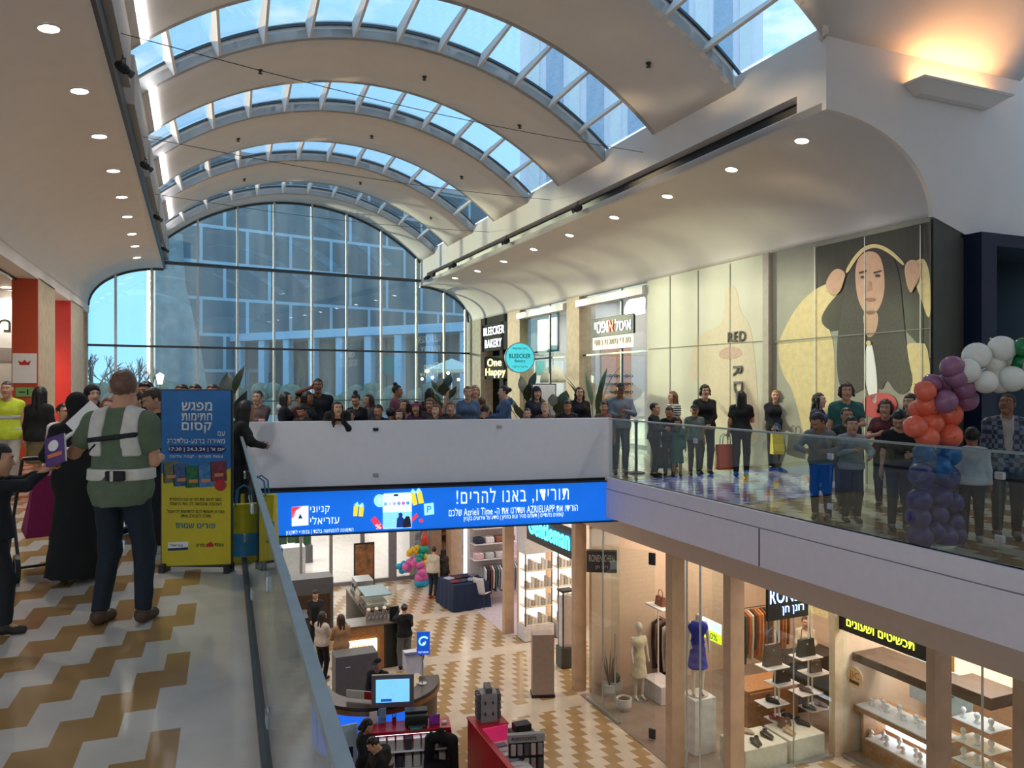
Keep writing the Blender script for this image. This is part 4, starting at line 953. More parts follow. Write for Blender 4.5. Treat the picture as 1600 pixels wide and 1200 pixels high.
def wsign(name, label, x0, x1, y0, y1, m, lift=.06, cat='sign'):
    o = WR-lift; s0, s1 = sx(x1, o), sx(x0, o); xc = (x0+x1)/2; t = (xc-800)/FPX; D = o/(CA*t+SA); za = EYE+(600-y1)/FPX*D; zb = EYE+(600-y0)/FPX*D
    rt = thing(name, A((s0+s1)/2, o, za), TA, label, cat); mb = MB(); mb.bevbox((0.03, 0, (zb-za)/2), (.06, s1-s0, zb-za), .008); mb.build('panel', m, rt); return rt, s1-s0, zb-za
def wtext(rt, s, y, z, wd, h, m, bold=.0): return text('lettering', s, m, rt, (-.004, y, z), wd, h, rot=(R(90), 0, R(-90)), depth=.02, bold=bold)
glow = mat('sign_glow', '#f4f6ff', .4, emit=.9, var=0)
rt, wd, h = wsign('bakery_sign', 'black bakery fascia sign with glowing white letters', 753, 792, 505, 548, MATS['bakery_black'])
wtext(rt, 'BLEECKER', 0, h*.74, wd*.82, h*.30, glow); wtext(rt, 'BAKERY', .05, h*.28, wd*.66, h*.30, glow)
neon = mat('neon_yellow', '#fff27a', .4, emit=1.8, var=0)
rt, wd, h = wsign('neon_sign', 'yellow neon script sign glowing on the black bakery wall', 757, 793, 556, 592, MATS['bakery_black'], lift=.0)
wtext(rt, 'One', .1, h*.72, wd*.6, h*.34, neon); wtext(rt, 'Happy', 0, h*.26, wd*.85, h*.42, neon)
rt, wd, h = wsign('hanging_screen', 'pale screen hanging in the window between two stone columns', 829, 870, 490, 548, mat('screen_pale', '#cfd6c8', .3, emit=.12), lift=-.35, cat='screen')
mb = MB(); mb.box((.035, 0, h/2), (.05, wd+.12, h+.12)); mb.build('bezel', black, rt)
rt, wd, h = wsign('optical_sign', 'white optical shop sign with one red letter over the window', 924, 990, 494, 524, mat('sign_dark', '#2a2826', .5), lift=.1)
wtext(rt, 'איסל', -wd*.27, h*.5, wd*.36, h*.62, glow); wtext(rt, 'א', -wd*.0, h*.5, wd*.11, h*.62, mat('sign_red', '#ff4a2a', .4, emit=.9)); wtext(rt, 'ופטי', wd*.24, h*.5, wd*.32, h*.62, glow)
rt, wd, h = wsign('health_sign', 'cream sign with grey letters below the optical shop sign', 926, 990, 521, 545, mat('sign_cream', '#e5e2d3', .5, emit=.25), lift=.08)
wtext(rt, 'מכבי סתכם רואי', 0, h*.5, wd*.86, h*.4, mat('sign_gold', '#a89a70', .4))
# round blade sign
p = PX(812, 559, 25.6); rt = thing('round_sign', p, R(12), 'round turquoise bakery sign with black lettering beside the stone column', 'sign')
tq = mat('turquoise', '#49c9d6', .4, emit=.45); Mx = Matrix.Rotation(R(90), 3, 'X')
mb = MB(); mb.lathe([(.0, -.05), (.48, -.05), (.50, -.03), (.50, .03), (.48, .05), (.0, .05)], seg=40, M=Mx); mb.build('disc', tq, rt)
mb = MB(); mb.lathe([(.49, -.055), (.52, -.055), (.52, .055), (.49, .055)], seg=40, M=Mx, ring=True); mb.build('rim', steel, rt); mb = MB(); mb.tube([(.5, 0, .1), (.9, .3, .1)], .025); mb.build('bracket', steel, rt)
for s, z, wd, h in (('בייקרי אמריקאית', .3, .5, .08), ('BLEECKER', .06, .74, .15), ('Bakery', -.12, .36, .12), ('בליקר בייקרי', -.31, .52, .08)): text('lettering', s, prt_k, rt, (0, -.052, z), wd, h, bold=.01)
# left: red panels on the piers, poster, small green sign, shop lettering
red = mat('red_panel', '#d5342a', .4, var=.03); orange = mat('orange_panel', '#c64a26', .45, var=.03)
for i, (xa, xb, m, y0, lab) in enumerate(((60, 86, orange, 426, 'tall orange red panel on the nearer stone pier'), (111, 130, red, 472, 'tall red panel on the farther stone pier'))):
    s0 = sx(xa, WL); wd = .50; rt = thing('red_banner', A(s0-.03, WL-wd/2, 0), TA, lab, 'panel'); mb = MB(); mb.bevbox((0, 0, 2.03), (wd, .05, 4.04), .006); mb.build('board', m, rt)
    if i == 0:
        po = thing('poster', A(s0-.075, WL-wd/2, 1.72), TA, 'white notice with red crown symbol on the orange panel', 'poster'); mb = MB(); mb.bevbox((0, 0, .33), (.46, .02, .66), .003); mb.build('sheet', prt_w, po)
        mb = MB(); mb.prism([(-.09, -.012, .40), (.09, -.012, .40), (.12, -.012, .5), (.05, -.012, .46), (0, -.012, .52), (-.05, -.012, .46), (-.12, -.012, .5)], (0, -.003, 0)); mb.build('crown', MATS['print_red'], po)
        gs = thing('exit_notice', A(s0-.075, WL-wd/2, 1.42), TA, 'small green notice below the white poster on the orange panel', 'sign'); mb = MB(); mb.bevbox((0, 0, .1), (.34, .02, .2), .003); mb.build('plate', mat('green_sign', '#7bb06a', .5), gs); mb = MB(); mb.box((.06, -.012, .1), (.03, .004, .12)); mb.box((-.05, -.012, .1), (.12, .004, .03)); mb.build('symbol', prt_k, gs)
rt = thing('shop_sign', A(22, -6.2, 1.0), TA, 'white shop front panel with a black Hebrew letter at the picture edge', 'shop sign')
mb = MB(); mb.bevbox((0, 0, 1.5), (4.6, .12, 3.0), .02); mb.build('panel', white, rt); 
mb = MB(); mb.box((0, -.07, 1.42), (4.5, .03, .34)); mb.build('perforated_strip', mat('perforated', '#a7a09b', .6, var=.35, scale=60), rt); mb = MB(); mb.box((1.1, -.07, .75), (2.0, .02, .9)); mb.build('notice', prt_w, rt)
text('lettering', 'מ', prt_k, rt, (1.86, -.064, 2.14), .3, .3, bold=.0)
# hidden-end cassettes in the far shops' ceiling
for i, (x, y) in enumerate(((10, 449), (18, 455), (25, 459))):
    p = hit(x, y, 4.045); downlight(p, Vector((0, 0, -1)), 'small round downlight in the shop ceiling beyond the piers', 'downlights beyond the piers')
# track on the edge of the near soffit
mb = MB(); mb.boxA(6, 22, WL-.5, WL-.4, 4.0, 4.05); struct(mb.build('trim_22', black))

fl_ = thing('floodlight', A(8.2, 13.0, 4.28), TA, 'bright white floodlight on the face wall at the right picture edge', 'lamp'); mb = MB(); mb.bevbox((0, 0, 0), (.3, .14, .12), .02); mb.build('housing', white, fl_); mb = MB(); mb.bevbox((0, -.075, -.01), (.26, .02, .08), .004); mb.build('lens', lamp_w, fl_)
# ================================================================ OUTSIDE THE GLASS
rnd = random.Random(5)
mb = MB(); mb.prism([(-90, 32, -.2), (60, 32, -.2), (120, 190, -.2), (-160, 190, -.2)], (0, 0, .15)); struct(mb.build('ground', mat('paving_outside', '#8a8d8c', .7)))
def facade_mat():
    m = bpy.data.materials.new('facade_panels'); m.use_nodes = True; t = m.node_tree; b = t.nodes['Principled BSDF']
    tcx = t.nodes.new('ShaderNodeTexCoord'); mpn = t.nodes.new('ShaderNodeMapping'); mpn.inputs['Rotation'].default_value = (R(90), 0, 0); t.links.new(tcx.outputs['Object'], mpn.inputs[0])
    br = t.nodes.new('ShaderNodeTexBrick'); t.links.new(mpn.outputs[0], br.inputs['Vector']); br.inputs['Scale'].default_value = 1; br.inputs['Brick Width'].default_value = 3.4; br.inputs['Row Height'].default_value = 2.7; br.inputs['Mortar Size'].default_value = .12
    br.inputs['Color1'].default_value = (*lin('#435a62'), 1); br.inputs['Color2'].default_value = (*lin('#4c646b'), 1); br.inputs['Mortar'].default_value = (*lin('#a3b9c2'), 1); br.inputs['Mortar Smooth'].default_value = .1
    t.links.new(br.outputs['Color'], b.inputs['Base Color']); b.inputs['Roughness'].default_value = .35; return m
f0 = Vector((-25.8, 54, 0)); f1 = Vector((-1.5, 72, 0)); fl = (f1-f0).length; fa = math.atan2(f1.y-f0.y, f1.x-f0.x)
bd = thing('office_building', f0, fa, 'tall blue-grey panelled office building beyond the glazed wall', 'building')
mb = MB(); mb.box((fl/2, .75, 9.5), (fl, 1.5, 19)); mb.build('facade', facade_mat(), bd)
mb = MB(); mb.box((fl/2, .75, 19.2), (fl+.6, 2.1, .4)); mb.build('roof', plaster_d, bd)
mb = MB(); mb.prism([(.1, -.9, 0), (3.8, -.9, 0), (3.3, -.9, 3.5), (2.1, -.9, 9.0), (1.9, -.9, 12.5), (.1, -.9, 12.5)], (0, .85, 0)); o = mb.build('stone_tower', mat('stone_outside', '#8f9490', .7, var=.2, scale=1.5), bd)
# low colonnade in front
c0 = Vector((-25.5, 60, 0)); c1 = Vector((-2.6, 46, 0)); cl = (c1-c0).length; ca = math.atan2(c1.y-c0.y, c1.x-c0.x)
cbm = mat('colonnade_pale', '#b4cbd8', .5); cdk = mat('colonnade_glass', '#4f666c', .25)
cb = thing('colonnade', c0, ca, 'low building with pale slim columns and a pale beam outside the glass', 'building')
mb = MB(); mb.box((cl/2, 1.4, 5.2), (cl, 3.2, .55)); mb.build('beam', cbm, cb); mb = MB(); mb.box((cl/2, 2.8, 2.5), (cl, .3, 4.9)); mb.build('shop_front', cdk, cb)
for i in range(11):
    mb = MB(); mb.bevbox((.4+i*(cl-.8)/10, .2, 2.46), (.62, .5, 4.92), .04); mb.build('column', cbm, cb)
tw = thing('white_tower', Vector((9.0, 52, 0)), R(-14), 'tall pale lavender tower block seen up through the skylights', 'building')
twm = mat('tower_pale', '#f2ebf0', .6, var=.02)
mb = MB(); mb.box((0, 0, 32), (15, 10, 64)); mb.build('wall', twm, tw)
for i in range(6):
    mb = MB(); mb.box((-6.5+i*2.6, -5.1, 32), (.7, .5, 64)); mb.build('rib', white, tw)
for i in range(5):
    mb = MB(); mb.box((-5.2+i*2.6, -5.02, 32), (1.1, .1, 62)); mb.build('window_band', mat('tower_glass', '#a9b6c6', .2), tw)
# hill and bare trees behind the left lobe
mb = MB(); pts = [(-150+i*8, 3+3.2*math.sin(i*.5)+1.5*math.sin(i*1.7)) for i in range(30)]
mb.prism([(x, 150, -1) for x in (pts[0][0], pts[-1][0])][:1]+[(x, 150, z) for x, z in pts]+[(pts[-1][0], 150, -1)], (0, 12, 0)); o = mb.build('hill', mat('hill_green', '#55685a', .8, var=.3, scale=.3)); struct(o)
bark = mat('bark', '#5b5145', .8)
def tree(loc, h, label):
    rt = thing('bare_tree', loc, 0, label, 'tree', None); mb = MB()
    def grow(p, d, l, r, n):
        q = p+d*l; mb.tube([p, p.lerp(q, .5)+Vector((rnd.uniform(-.04, .04)*l, rnd.uniform(-.04, .04)*l, 0)), q], [r, r*.85, r*.7], 5)
        if n == 0: return
        for _ in range(3):
            e_ = (d+Vector((rnd.uniform(-.75, .75), rnd.uniform(-.75, .75), rnd.uniform(-.1, .5)))).normalized(); grow(p.lerp(q, rnd.uniform(.6, 1)), e_, l*rnd.uniform(.6, .78), r*.62, n-1)
    grow(Vector((0, 0, 0)), Vector((0, 0, 1)), h*.32, h*.022, 4); o = mb.build('branches', bark, rt); return rt
for i, (x, D, h) in enumerate(((152, 44, 5.0), (178, 50, 4.6), (208, 42, 4.2), (232, 44, 3.6))):
    tree(Vector(((x-800)/FPX*D, D, -.1)), h, 'bare branching tree beyond the left end of the glazed wall, %s from the left' % ['first', 'second', 'third', 'fourth'][i])
for i in range(7):
    mb = MB(); 
    for k in range(14): mb.ball((rnd.uniform(-1.6, 1.6), rnd.uniform(-.8, .8), rnd.uniform(.3, 1.5)), rnd.uniform(.4, .75), 8)
    o = mb.build('bush', mat('bush_green', '#5a6e5c', .8, var=.4, scale=3), smooth=True); o.location = (-30+i*4.0, 44.5+(i % 2), -.15); tag(o, 'dark green bush outside beyond the glazed wall', 'bush', 'bushes outside the glass')
# cafe umbrella, string lights, street lantern
um = thing('cafe_umbrella', PX(706, 600, 37)-Vector((0, 0, 1.75)), 0, 'pale cafe umbrella standing outside the right end of the glazed wall', 'umbrella')
mb = MB(); n = 8
top = [(0, 0, 3.0)]; rim = [(1.35*math.cos(2*math.pi*i/n), 1.35*math.sin(2*math.pi*i/n), 2.45) for i in range(n)]; rim2 = [(x, y, 2.3) for x, y, z in rim]
mb.add(top+rim+rim2+[(0, 0, 2.94)], [(0, 1+i, 1+(i+1) % n) for i in range(n)]+[(1+i, 1+n+i, 1+n+(i+1) % n, 1+(i+1) % n) for i in range(n)]+[(1+2*n, 1+n+(i+1) % n, 1+n+i) for i in range(n)]); mb.build('canopy', mat('canvas', '#ece3cf', .8), um)
mb = MB(); mb.tube([(0, 0, 0), (0, 0, 2.95)], .03); mb.build('pole', steel, um); mb = MB(); mb.lathe([(.3, 0), (.3, .08), (.06, .1)]); mb.build('base', black, um)
bulb = mat('bulb', '#ffe9c0', .4, emit=6)
sl2 = thing('string_lights', PX(690, 580, 35), 0, 'string of small warm bulbs outside near the cafe umbrella', 'lights'); mb = MB(); P = [((x-690)*.03, 0, (580-y)*.03) for x, y in ((660, 592), (668, 580), (676, 590), (690, 601), (700, 583), (716, 593))]; mb.tube(P, .01, 5); mb.tube([P[0], (P[0][0], 0, -2.5)], .03, 6); mb.tube([P[-1], (P[-1][0], 0, -2.5)], .03, 6); mb.build('cable', black, sl2)
for p in P[:]:
    mb = MB(); mb.ball(p, .07, 8); mb.build('bulb', bulb, sl2)
ln = thing('street_lantern', PX(250, 600, 38)-Vector((0, 0, 1.75)), 0, 'lit street lantern outside the glass above the crowd', 'lantern')
mb = MB(); mb.tube([(0, 0, 0), (0, 0, 1.75)], .04); mb.build('post', black, ln); mb = MB(); mb.lathe([(.12, 1.75), (.2, 2.2), (.05, 2.3)], seg=6); mb.build('lamp', bulb, ln)

# ================================================================ UPPER LEVEL: BALLOONS, PLANTS, STANDS
def rubber(n, c): return mat('balloon_'+n, c, .22, var=.02)
BC = {'purple': '#372b72', 'blue': '#2466a8', 'orange': '#ea6a4c', 'mauve': '#96627f', 'white': '#e8e4d8', 'green': '#1d7a45', 'pink': '#e06cb8', 'teal': '#149a86', 'yellow': '#f0c02a', 'cyan': '#22a9d8', 'red': '#c8402c'}
def balloon(parent, p, r, col):
    mb = MB(); d = Vector((rnd.uniform(-1, 1), rnd.uniform(-1, 1), rnd.uniform(-1, 1))).normalized(); M = Vector((0, 0, 1)).rotation_difference(d).to_matrix()
    prof = [(r*.07, -r*1.2), (r*.05, -r*1.08)]+[(r*math.cos(a)*(1 if a > 0 else 1-.06*abs(math.sin(a))), r*(math.sin(a)*(1.0 if a > 0 else 1.07))) for a in [R(-82+i*17) for i in range(11)]]
    mb.lathe(prof, p, 16, M=M); return mb.build('balloon', rubber(col, BC[col]), parent, smooth=True)
DB = 7.95; arch = thing('balloon_arch', Vector(((1463-800)/FPX*DB, DB+.05, 0)), 0, 'balloon column curving into an arch, purple at its foot up to white at the top', 'balloon arch')
bl_ = [('purple', [(1440, 742, 19), (1480, 745, 18), (1460, 760, 17), (1436, 782, 18), (1467, 778, 18), (1488, 785, 17), (1435, 808, 18), (1462, 804, 18), (1488, 815, 17), (1438, 837, 19), (1476, 838, 19), (1492, 836, 17), (1458, 830, 16)]),
       ('blue', [(1444, 707, 15), (1482, 710, 18), (1445, 725, 17), (1468, 730, 17)]),
       ('orange', [(1446, 611, 15), (1450, 632, 18), (1437, 640, 16), (1430, 667, 17), (1456, 662, 17), (1482, 648, 20), (1449, 684, 17), (1484, 681, 18), (1465, 640, 17)]),
       ('mauve', [(1488, 574, 17), (1456, 599, 14), (1476, 601, 16), (1477, 627, 17), (1506, 606, 17), (1510, 625, 17), (1495, 590, 15)]),
       ('white', [(1511, 580, 18), (1526, 556, 20), (1550, 570, 20), (1540, 597, 17), (1566, 545, 19), (1578, 560, 19), (1581, 592, 19), (1562, 596, 18), (1600, 580, 18), (1620, 570, 19), (1615, 595, 18)]), ('green', [(1599, 542, 14), (1597, 566, 16), (1625, 545, 16)])]
for col, lst in bl_:
    for i, (x, y, r) in enumerate(lst):
        D = DB+.11*((i*7) % 3-1); balloon(arch, PX(x, y, D)-Vector(arch.location), r*DB/FPX*1.06, col)
mb = MB(); mb.tube([PX(x, y, DB+.05)-Vector(arch.location) for x, y in ((1463, 853), (1463, 700), (1463, 640), (1490, 600), (1540, 575), (1620, 560), (1700, 560))], .02); mb.build('pole', steel, arch)
mb = MB(); mb.lathe([(.2, 0), (.2, .02), (.03, .03)], seg=20); mb.build('base', white, arch)
leafm = mat('leaf', '#1f4a2a', .4, var=.25); leafd = mat('leaf_dark', '#122a1a', .4, var=.25)
def plant(name, label, loc, h, n, m, spread=.5, lw=.12, ll=.55, upright=1.0):
    rt = thing(name, loc, 0, label, 'plant'); mb = MB(); mb.lathe([(.16, 0), (.21, .36), (.23, .38), (.2, .38), (.19, .33), (.0, .33)], seg=18); mb.build('pot', mat('pot', '#3a3733', .5), rt)
    sm = MB()
    for i in range(n):
        a = i*2.4; tilt = (.15+.75*((i*37) % 10)/10)*spread; L_ = h*(.55+.45*((i*53) % 10)/10)
        d = Vector((math.cos(a)*tilt, math.sin(a)*tilt, upright)).normalized(); b = Vector((0, 0, .33)); s_ = L_-.33-ll*.6; tip = b+d*max(s_, .1); sm.tube([b, tip], [.012, .008], 5)
        sd = d.cross(Vector((0, 0, 1))).normalized(); dn = Vector((math.cos(a), math.sin(a), 0)); lv = MB(); V = []; F = []
        for k in range(7):
            u = k/6; wd = lw*math.sin(math.pi*min(1, .06+u*.94))*(1.15-.4*u); c = tip+d*ll*u+dn*.25*ll*u*u-Vector((0, 0, .3*ll*u*u*(1.4-upright)))
            V += [c+sd*wd, c-Vector((0, 0, .012)), c-sd*wd]
        for k in range(6):
            for j in (0, 1): F.append((k*3+j, k*3+j+1, k*3+j+4, k*3+j+3))
        nV = len(V); V2 = V+[v+dn*.004+Vector((0, 0, .004)) for v in V]; lv.add(V2, F+[tuple(q+nV for q in f[::-1]) for f in F]); lv.build('leaf', m, rt, smooth=True)
    sm.build('stems', leafm, rt); return rt
def at(x, D): return Vector(((x-800)/FPX*D, D, 0))
plant('potted_plant', 'tall broad-leaved dark plant behind the blue banner', at(352, 11.6), 1.95, 9, leafd, .55, .12, .5)
plant('potted_plant', 'dark round-leaved plant outside the bakery near the glazed wall', at(693, 26), 2.0, 10, leafd, .6, .22, .5)
plant('potted_plant', 'dark plant with a drooping leaf behind the person in a woolly hat', at(822, 21), 2.0, 8, leafd, .8, .14, .6)
plant('potted_plant', 'low dark green plant beside the white standing sign', at(872, 20), 1.5, 12, leafd, 1.0, .2, .45)
plant('potted_plant', 'green plant with upright strap leaves before the optical shop', at(930, 17.5), 1.95, 14, leafm, .8, .08, .9)
st_ = thing('standing_sign', at(850, 20.5), R(10), 'white standing sign with black letters behind the crowd by the glass shop', 'sign'); mb = MB(); mb.bevbox((0, 0, 1.0), (.62, .05, 1.36), .01); mb.build('board', prt_w, st_); mb = MB(); mb.box((0, .02, 1.0), (.68, .03, 1.42)); mb.build('frame', dark_al, st_)
text('lettering', 'למ', prt_k, st_, (.05, -.028, .62), .3, .22); 
for x in (-.25, .25):
    mb = MB(); mb.box((x, .02, .15), (.05, .3, .3)); mb.build('foot', dark_al, st_)
# white pendant bowl lamp, menu boards and peach display on the side walls the glass fronts look onto
sd1, sd2 = U(806)-.09, U(898)-.09
pl = thing('pendant_lamp', A(sd1-.7, o_at(864, sd1-.7), 1.75), 0, 'large pale dome lamp hanging in the bright glass shop', 'lamp'); mb = MB(); mb.lathe([(.02, .62), (.1, .6), (.34, .42), (.45, .15), (.46, .0), (.44, .0), (.42, .14), (.3, .38), (.05, .56)], seg=26); mb.build('shade', mat('shade_cream', '#e6dcc2', .5), pl, smooth=True); mb = MB(); mb.tube([(0, 0, .6), (0, 0, 2.45)], .01); mb.build('cord', black, pl)
for i, (x0, x1, z, h_, c) in enumerate(((817, 836, 2.3, .45, '#dfe9e8'), (838, 850, 2.3, .45, '#6fb7b0'), (852, 880, 2.3, .45, '#cfd8d8'), (817, 844, 1.6, .8, '#e9efef'), (847, 880, 1.6, .8, '#dfe6e4'))):
    oa, ob = o_at(x0, sd1), o_at(x1, sd1); mb = MB(); mb.bevbox((0, 0, 0), (ob-oa, .04, h_), .005); o = mb.build('menu_board', mat('menu_%d' % i, c, .4, emit=.3)); o.location = A(sd1, (oa+ob)/2, z); o.rotation_euler = (0, 0, TA); tag(o, 'lit menu board on the side wall of the bright glass shop', 'menu board', 'menu boards of the glass shop')
oa, ob = o_at(939, sd2), o_at(986, sd2); mb = MB(); mb.bevbox((0, 0, 1.45), (ob-oa, .05, 2.9), .01); o = mb.build('display_wall', mat('peach', '#d9a37f', .6)); o.location = A(sd2, (oa+ob)/2, 0); o.rotation_euler = (0, 0, TA); tag(o, 'peach display panel inside the optical shop', 'panel')
for r_ in range(4):
    for c_ in range(5):
        mb = MB()
        for q in (-1, 1): mb.tube([(q*.075+.055*math.cos(a), 0, .035*math.sin(a)) for a in [2*math.pi*i/10 for i in range(11)]], .009, 4)
        mb.tube([(-.02, 0, .01), (.02, 0, .01)], .008, 4); o = mb.build('spectacles', black); o.location = A(sd2-.045, oa+(ob-oa)*(.2+.18*c_), 1.2+r_*.25); o.rotation_euler = (0, 0, TA); tag(o, 'pair of dark spectacles on the peach display panel', 'spectacles', 'spectacles on the peach panel')
# queue post near the rail
qp = thing('barrier_post', at(994, 14.4), 0, 'black queue barrier post with round foot behind the far railing', 'barrier post'); mb = MB(); mb.lathe([(.03, .03), (.03, .95), (.045, .96), (.045, 1.02)], seg=14); mb.build('post', black, qp); mb = MB(); mb.lathe([(.17, 0), (.17, .02), (.04, .045)], seg=20); mb.build('foot', black, qp)
# ---- stroller, shopping bags, magenta cloth bag
sr = thing('stroller', at(68, 6.9), R(40), 'magenta pushchair with black frame beside the woman in the long black dress', 'pushchair')
mag = cloth('#8e1f5c', .7)
mb = MB(); mb.add([(-.15, -.1, .32), (.15, -.1, .32), (.15, .2, .36), (-.15, .2, .36), (-.1, -.2, .88), (.1, -.2, .88), (.07, -.1, .92), (-.07, -.1, .92)], [(0, 3, 2, 1), (4, 5, 6, 7), (0, 1, 5, 4), (1, 2, 6, 5), (2, 3, 7, 6), (3, 0, 4, 7)]); mb.build('seat_fabric', mag, sr)
mb = MB()
for s in (-1, 1): mb.tube([(s*.23, .38, .1), (s*.22, .1, .5), (s*.2, -.3, 1.05)], .014); mb.tube([(s*.23, -.35, .12), (s*.22, .1, .5)], .014)
mb.tube([(-.2, -.3, 1.05), (.2, -.3, 1.05)], .018); mb.tube([(-.23, -.35, .12), (.23, -.35, .12)], .012); mb.build('frame', black, sr)
for s in (-1, 1):
    for y, r in ((.4, .1), (-.36, .12)):
        mb = MB(); mb.lathe([(r*.6, -.02), (r, -.018), (r, .018), (r*.6, .02)], (s*.25, y, r), 18, M=Matrix.Rotation(R(90), 3, 'Y'), ring=True); mb.build('wheel', black, sr)
def shopbag(loc, rz, label, c1, c2, cat='bag', w=.36, h=.42, d=.16, band=None):
    rt = thing('shopping_bag', loc, rz, label, cat); mb = MB(); a, b = w/2, d/2
    mb.add([(-a, -b, 0), (a, -b, 0), (a, b, 0), (-a, b, 0), (-a*1.02, -b*.5, h), (a*1.02, -b*.5, h), (a*1.02, b*.5, h), (-a*1.02, b*.5, h)], [(0, 3, 2, 1), (0, 1, 5, 4), (1, 2, 6, 5), (2, 3, 7, 6), (3, 0, 4, 7)]+[(4, 5, 6, 7)]); mb.build('bag_body', cloth(c1, .5), rt)
    if c2:
        mb = MB(); mb.add([(-a*1.03, -b*1.05, .06), (a*1.03, -b*1.05, .06), (a*1.03, -b*.8, h*.5), (-a*1.03, -b*.8, h*.5), (-a*1.03, -b*.6, .06), (a*1.03, -b*.6, .06), (a*1.03, -b*.4, h*.5), (-a*1.03, -b*.4, h*.5)], [(0, 1, 2, 3), (7, 6, 5, 4), (0, 4, 5, 1), (2, 6, 7, 3), (1, 5, 6, 2), (0, 3, 7, 4)]); mb.build('print', cloth(c2, .5), rt)
    for s in (-1, 1):
        mb = MB(); mb.tube([(-a*.5, s*b*.5, h-.02), (-a*.42, s*b*.55, h+.14), (0, s*b*.6, h+.19), (a*.42, s*b*.55, h+.14), (a*.5, s*b*.5, h-.02)], .008, 6); mb.build('handle', cloth('#3f7fb0'), rt)
    return rt
shopbag(at(384, 7.25), R(10), 'yellow and blue shopping bag on the floor just right of the banner', '#d8c62c', '#3f8fc0', h=.55); shopbag(at(405, 7.9), R(-8), 'yellow and blue shopping bag behind the glass railing', '#d8c62c', '#3f8fc0', h=.55)
# ================================================================ PEOPLE IN PLACE
def prs(label, x, D, ytop, **kw):
    """a person in column x at depth D whose head top shows at row ytop"""
    H = kw.pop('H', None) or EYE+(600-ytop)*D/FPX
    return person(label, at(x, D), H, **kw)
# ---- the man in the foreground
grn = cloth('#5f6d58', .9); jeans = mat('denim_dark', '#14222f', .85, var=.2, scale=60)
M = person('man in a green polo shirt wearing a white baby carrier harness, seen from behind', at(190, 5.35), 1.79, face=2, arms=(((.40, .27, 1.24), (.5, -.6, -1)), ((.12, .28, 1.12), (.35, -.8, -.7))), top=grn, sleeve='short', hem=.83, bc=jeans, shoe='#4a3526', hair='buzz', hc='stubble', sk='a', head=(-22, -6), res=.011, stance=.14, stride=.05, wide=1.13, hs=1.07)
T_ = M['torso']; pt = M['part']; l_, h_ = M['lo'], M['hi']; wht = cloth('#cfccc4', .8); blk = cloth('#101012', .7)
def strap(i):
    s = (-1, 1)[i]
    def f(P):
        d = T_(P, .036); px = np.abs(P[:, 0]-s*(.115+.25*np.maximum(0, 1.33-P[:, 2])*.25))-.052
        return np.maximum(np.maximum(d, px), np.maximum(1.17-P[:, 2]+.0, P[:, 2]-1.52))
    return f
for i in (0, 1): pt('harness_strap', strap(i), wht, l_, h_, .011)
pt('belt', lambda P: np.maximum(T_(P, .044), np.maximum(P[:, 2]-1.085-.0, 1.005-P[:, 2])), wht, l_, h_, .011)
pt('cross_strap', lambda P: np.maximum(np.maximum(T_(P, .046), np.abs(P[:, 2]-1.30-.12*P[:, 0])-.017), np.maximum(np.abs(P[:, 0])-.17, P[:, 1])), blk, l_, h_, .009)
pt('side_strap', lambda P: np.maximum(np.maximum(T_(P, .043), np.abs(P[:, 2]-1.11-.75*(-P[:, 0]-.08)*-1-.16)-.009), np.maximum(P[:, 0]+.1, P[:, 1])), blk, l_, h_, .009)
mb = MB(); k_M = M['k']; mb.bevbox((.05*k_M, -.168*k_M, 1.045*k_M), (.13*k_M, .03, .066*k_M), .006); mb.build('buckle', blk, M['root']); mb = MB(); mb.bevbox((.035*k_M, -.186*k_M, 1.045*k_M), (.022, .012, .07*k_M), .004); mb.build('buckle_strap', wht, M['root'])
mb = MB(); mb.box((.12*k_M, -.128*k_M, .80*k_M), (.075, .012, .03)); 
p = hand_world(M, 0, .05); pb = thing('paper_booklet', p+Vector((-.02, -.02, .15)), R(-20), 'open white booklet held up in front of the man in the green shirt', 'booklet')
mb = MB(); Rx = Matrix.Rotation(R(55), 3, 'X') @ Matrix.Rotation(R(-28), 3, 'Z'); mb.box((0, 0, 0), (.30, .24, .006), M=Rx); mb.build('page', prt_w, pb); mb = MB(); mb.box(Rx @ Vector((.05, .0, .005)), (.1, .08, .002), M=Rx); mb.build('picture', mat('print_pink', '#d99c8c', .5), pb)
# ---- boy with the purple book at the picture edge
Bk = person('boy in dark clothes at the picture edge holding out a purple book', at(-9, 5.15), 1.27, face=62, arms=(((.06, .44, 1.56), (.4, 0, -1)), ((.05, .44, 1.54), (.5, 0, -1))), top='#141820', bc='#161a22', shoe='#2a2420', hair='boy', hc='black', sk='a', res=.012, head=(0, 8), stance=.12, stride=.2)
bkp = hand_world(Bk, 1, .07)+Vector((.03, -.04, .09)); b_ = thing('picture_book', bkp, R(-12), 'purple picture book held up by the boy at the picture edge', 'book'); Rb = Matrix.Rotation(R(-17), 3, 'Y') @ Matrix.Rotation(R(-14), 3, 'X')
mb = MB(); mb.box((0, 0, 0), (.165, .018, .205), M=Rb); mb.build('cover', mat('book_purple', '#5a2f78', .45, var=.1), b_); mb = MB(); mb.box(Rb @ Vector((.004, 0, 0)), (.163, .012, .2), M=Rb); mb.build('pages', prt_w, b_)
mb = MB(); mb.box(Rb @ Vector((.0, -.0105, -.035)), (.12, .002, .026), M=Rb); mb.build('title_band', mat('print_orange', '#e07a3a', .5), b_); mb = MB(); mb.ball(Rb @ Vector((-.01, -.009, .035)), (.045, .003, .04), 12, M=Rb); mb.build('cover_picture', prt_w, b_)
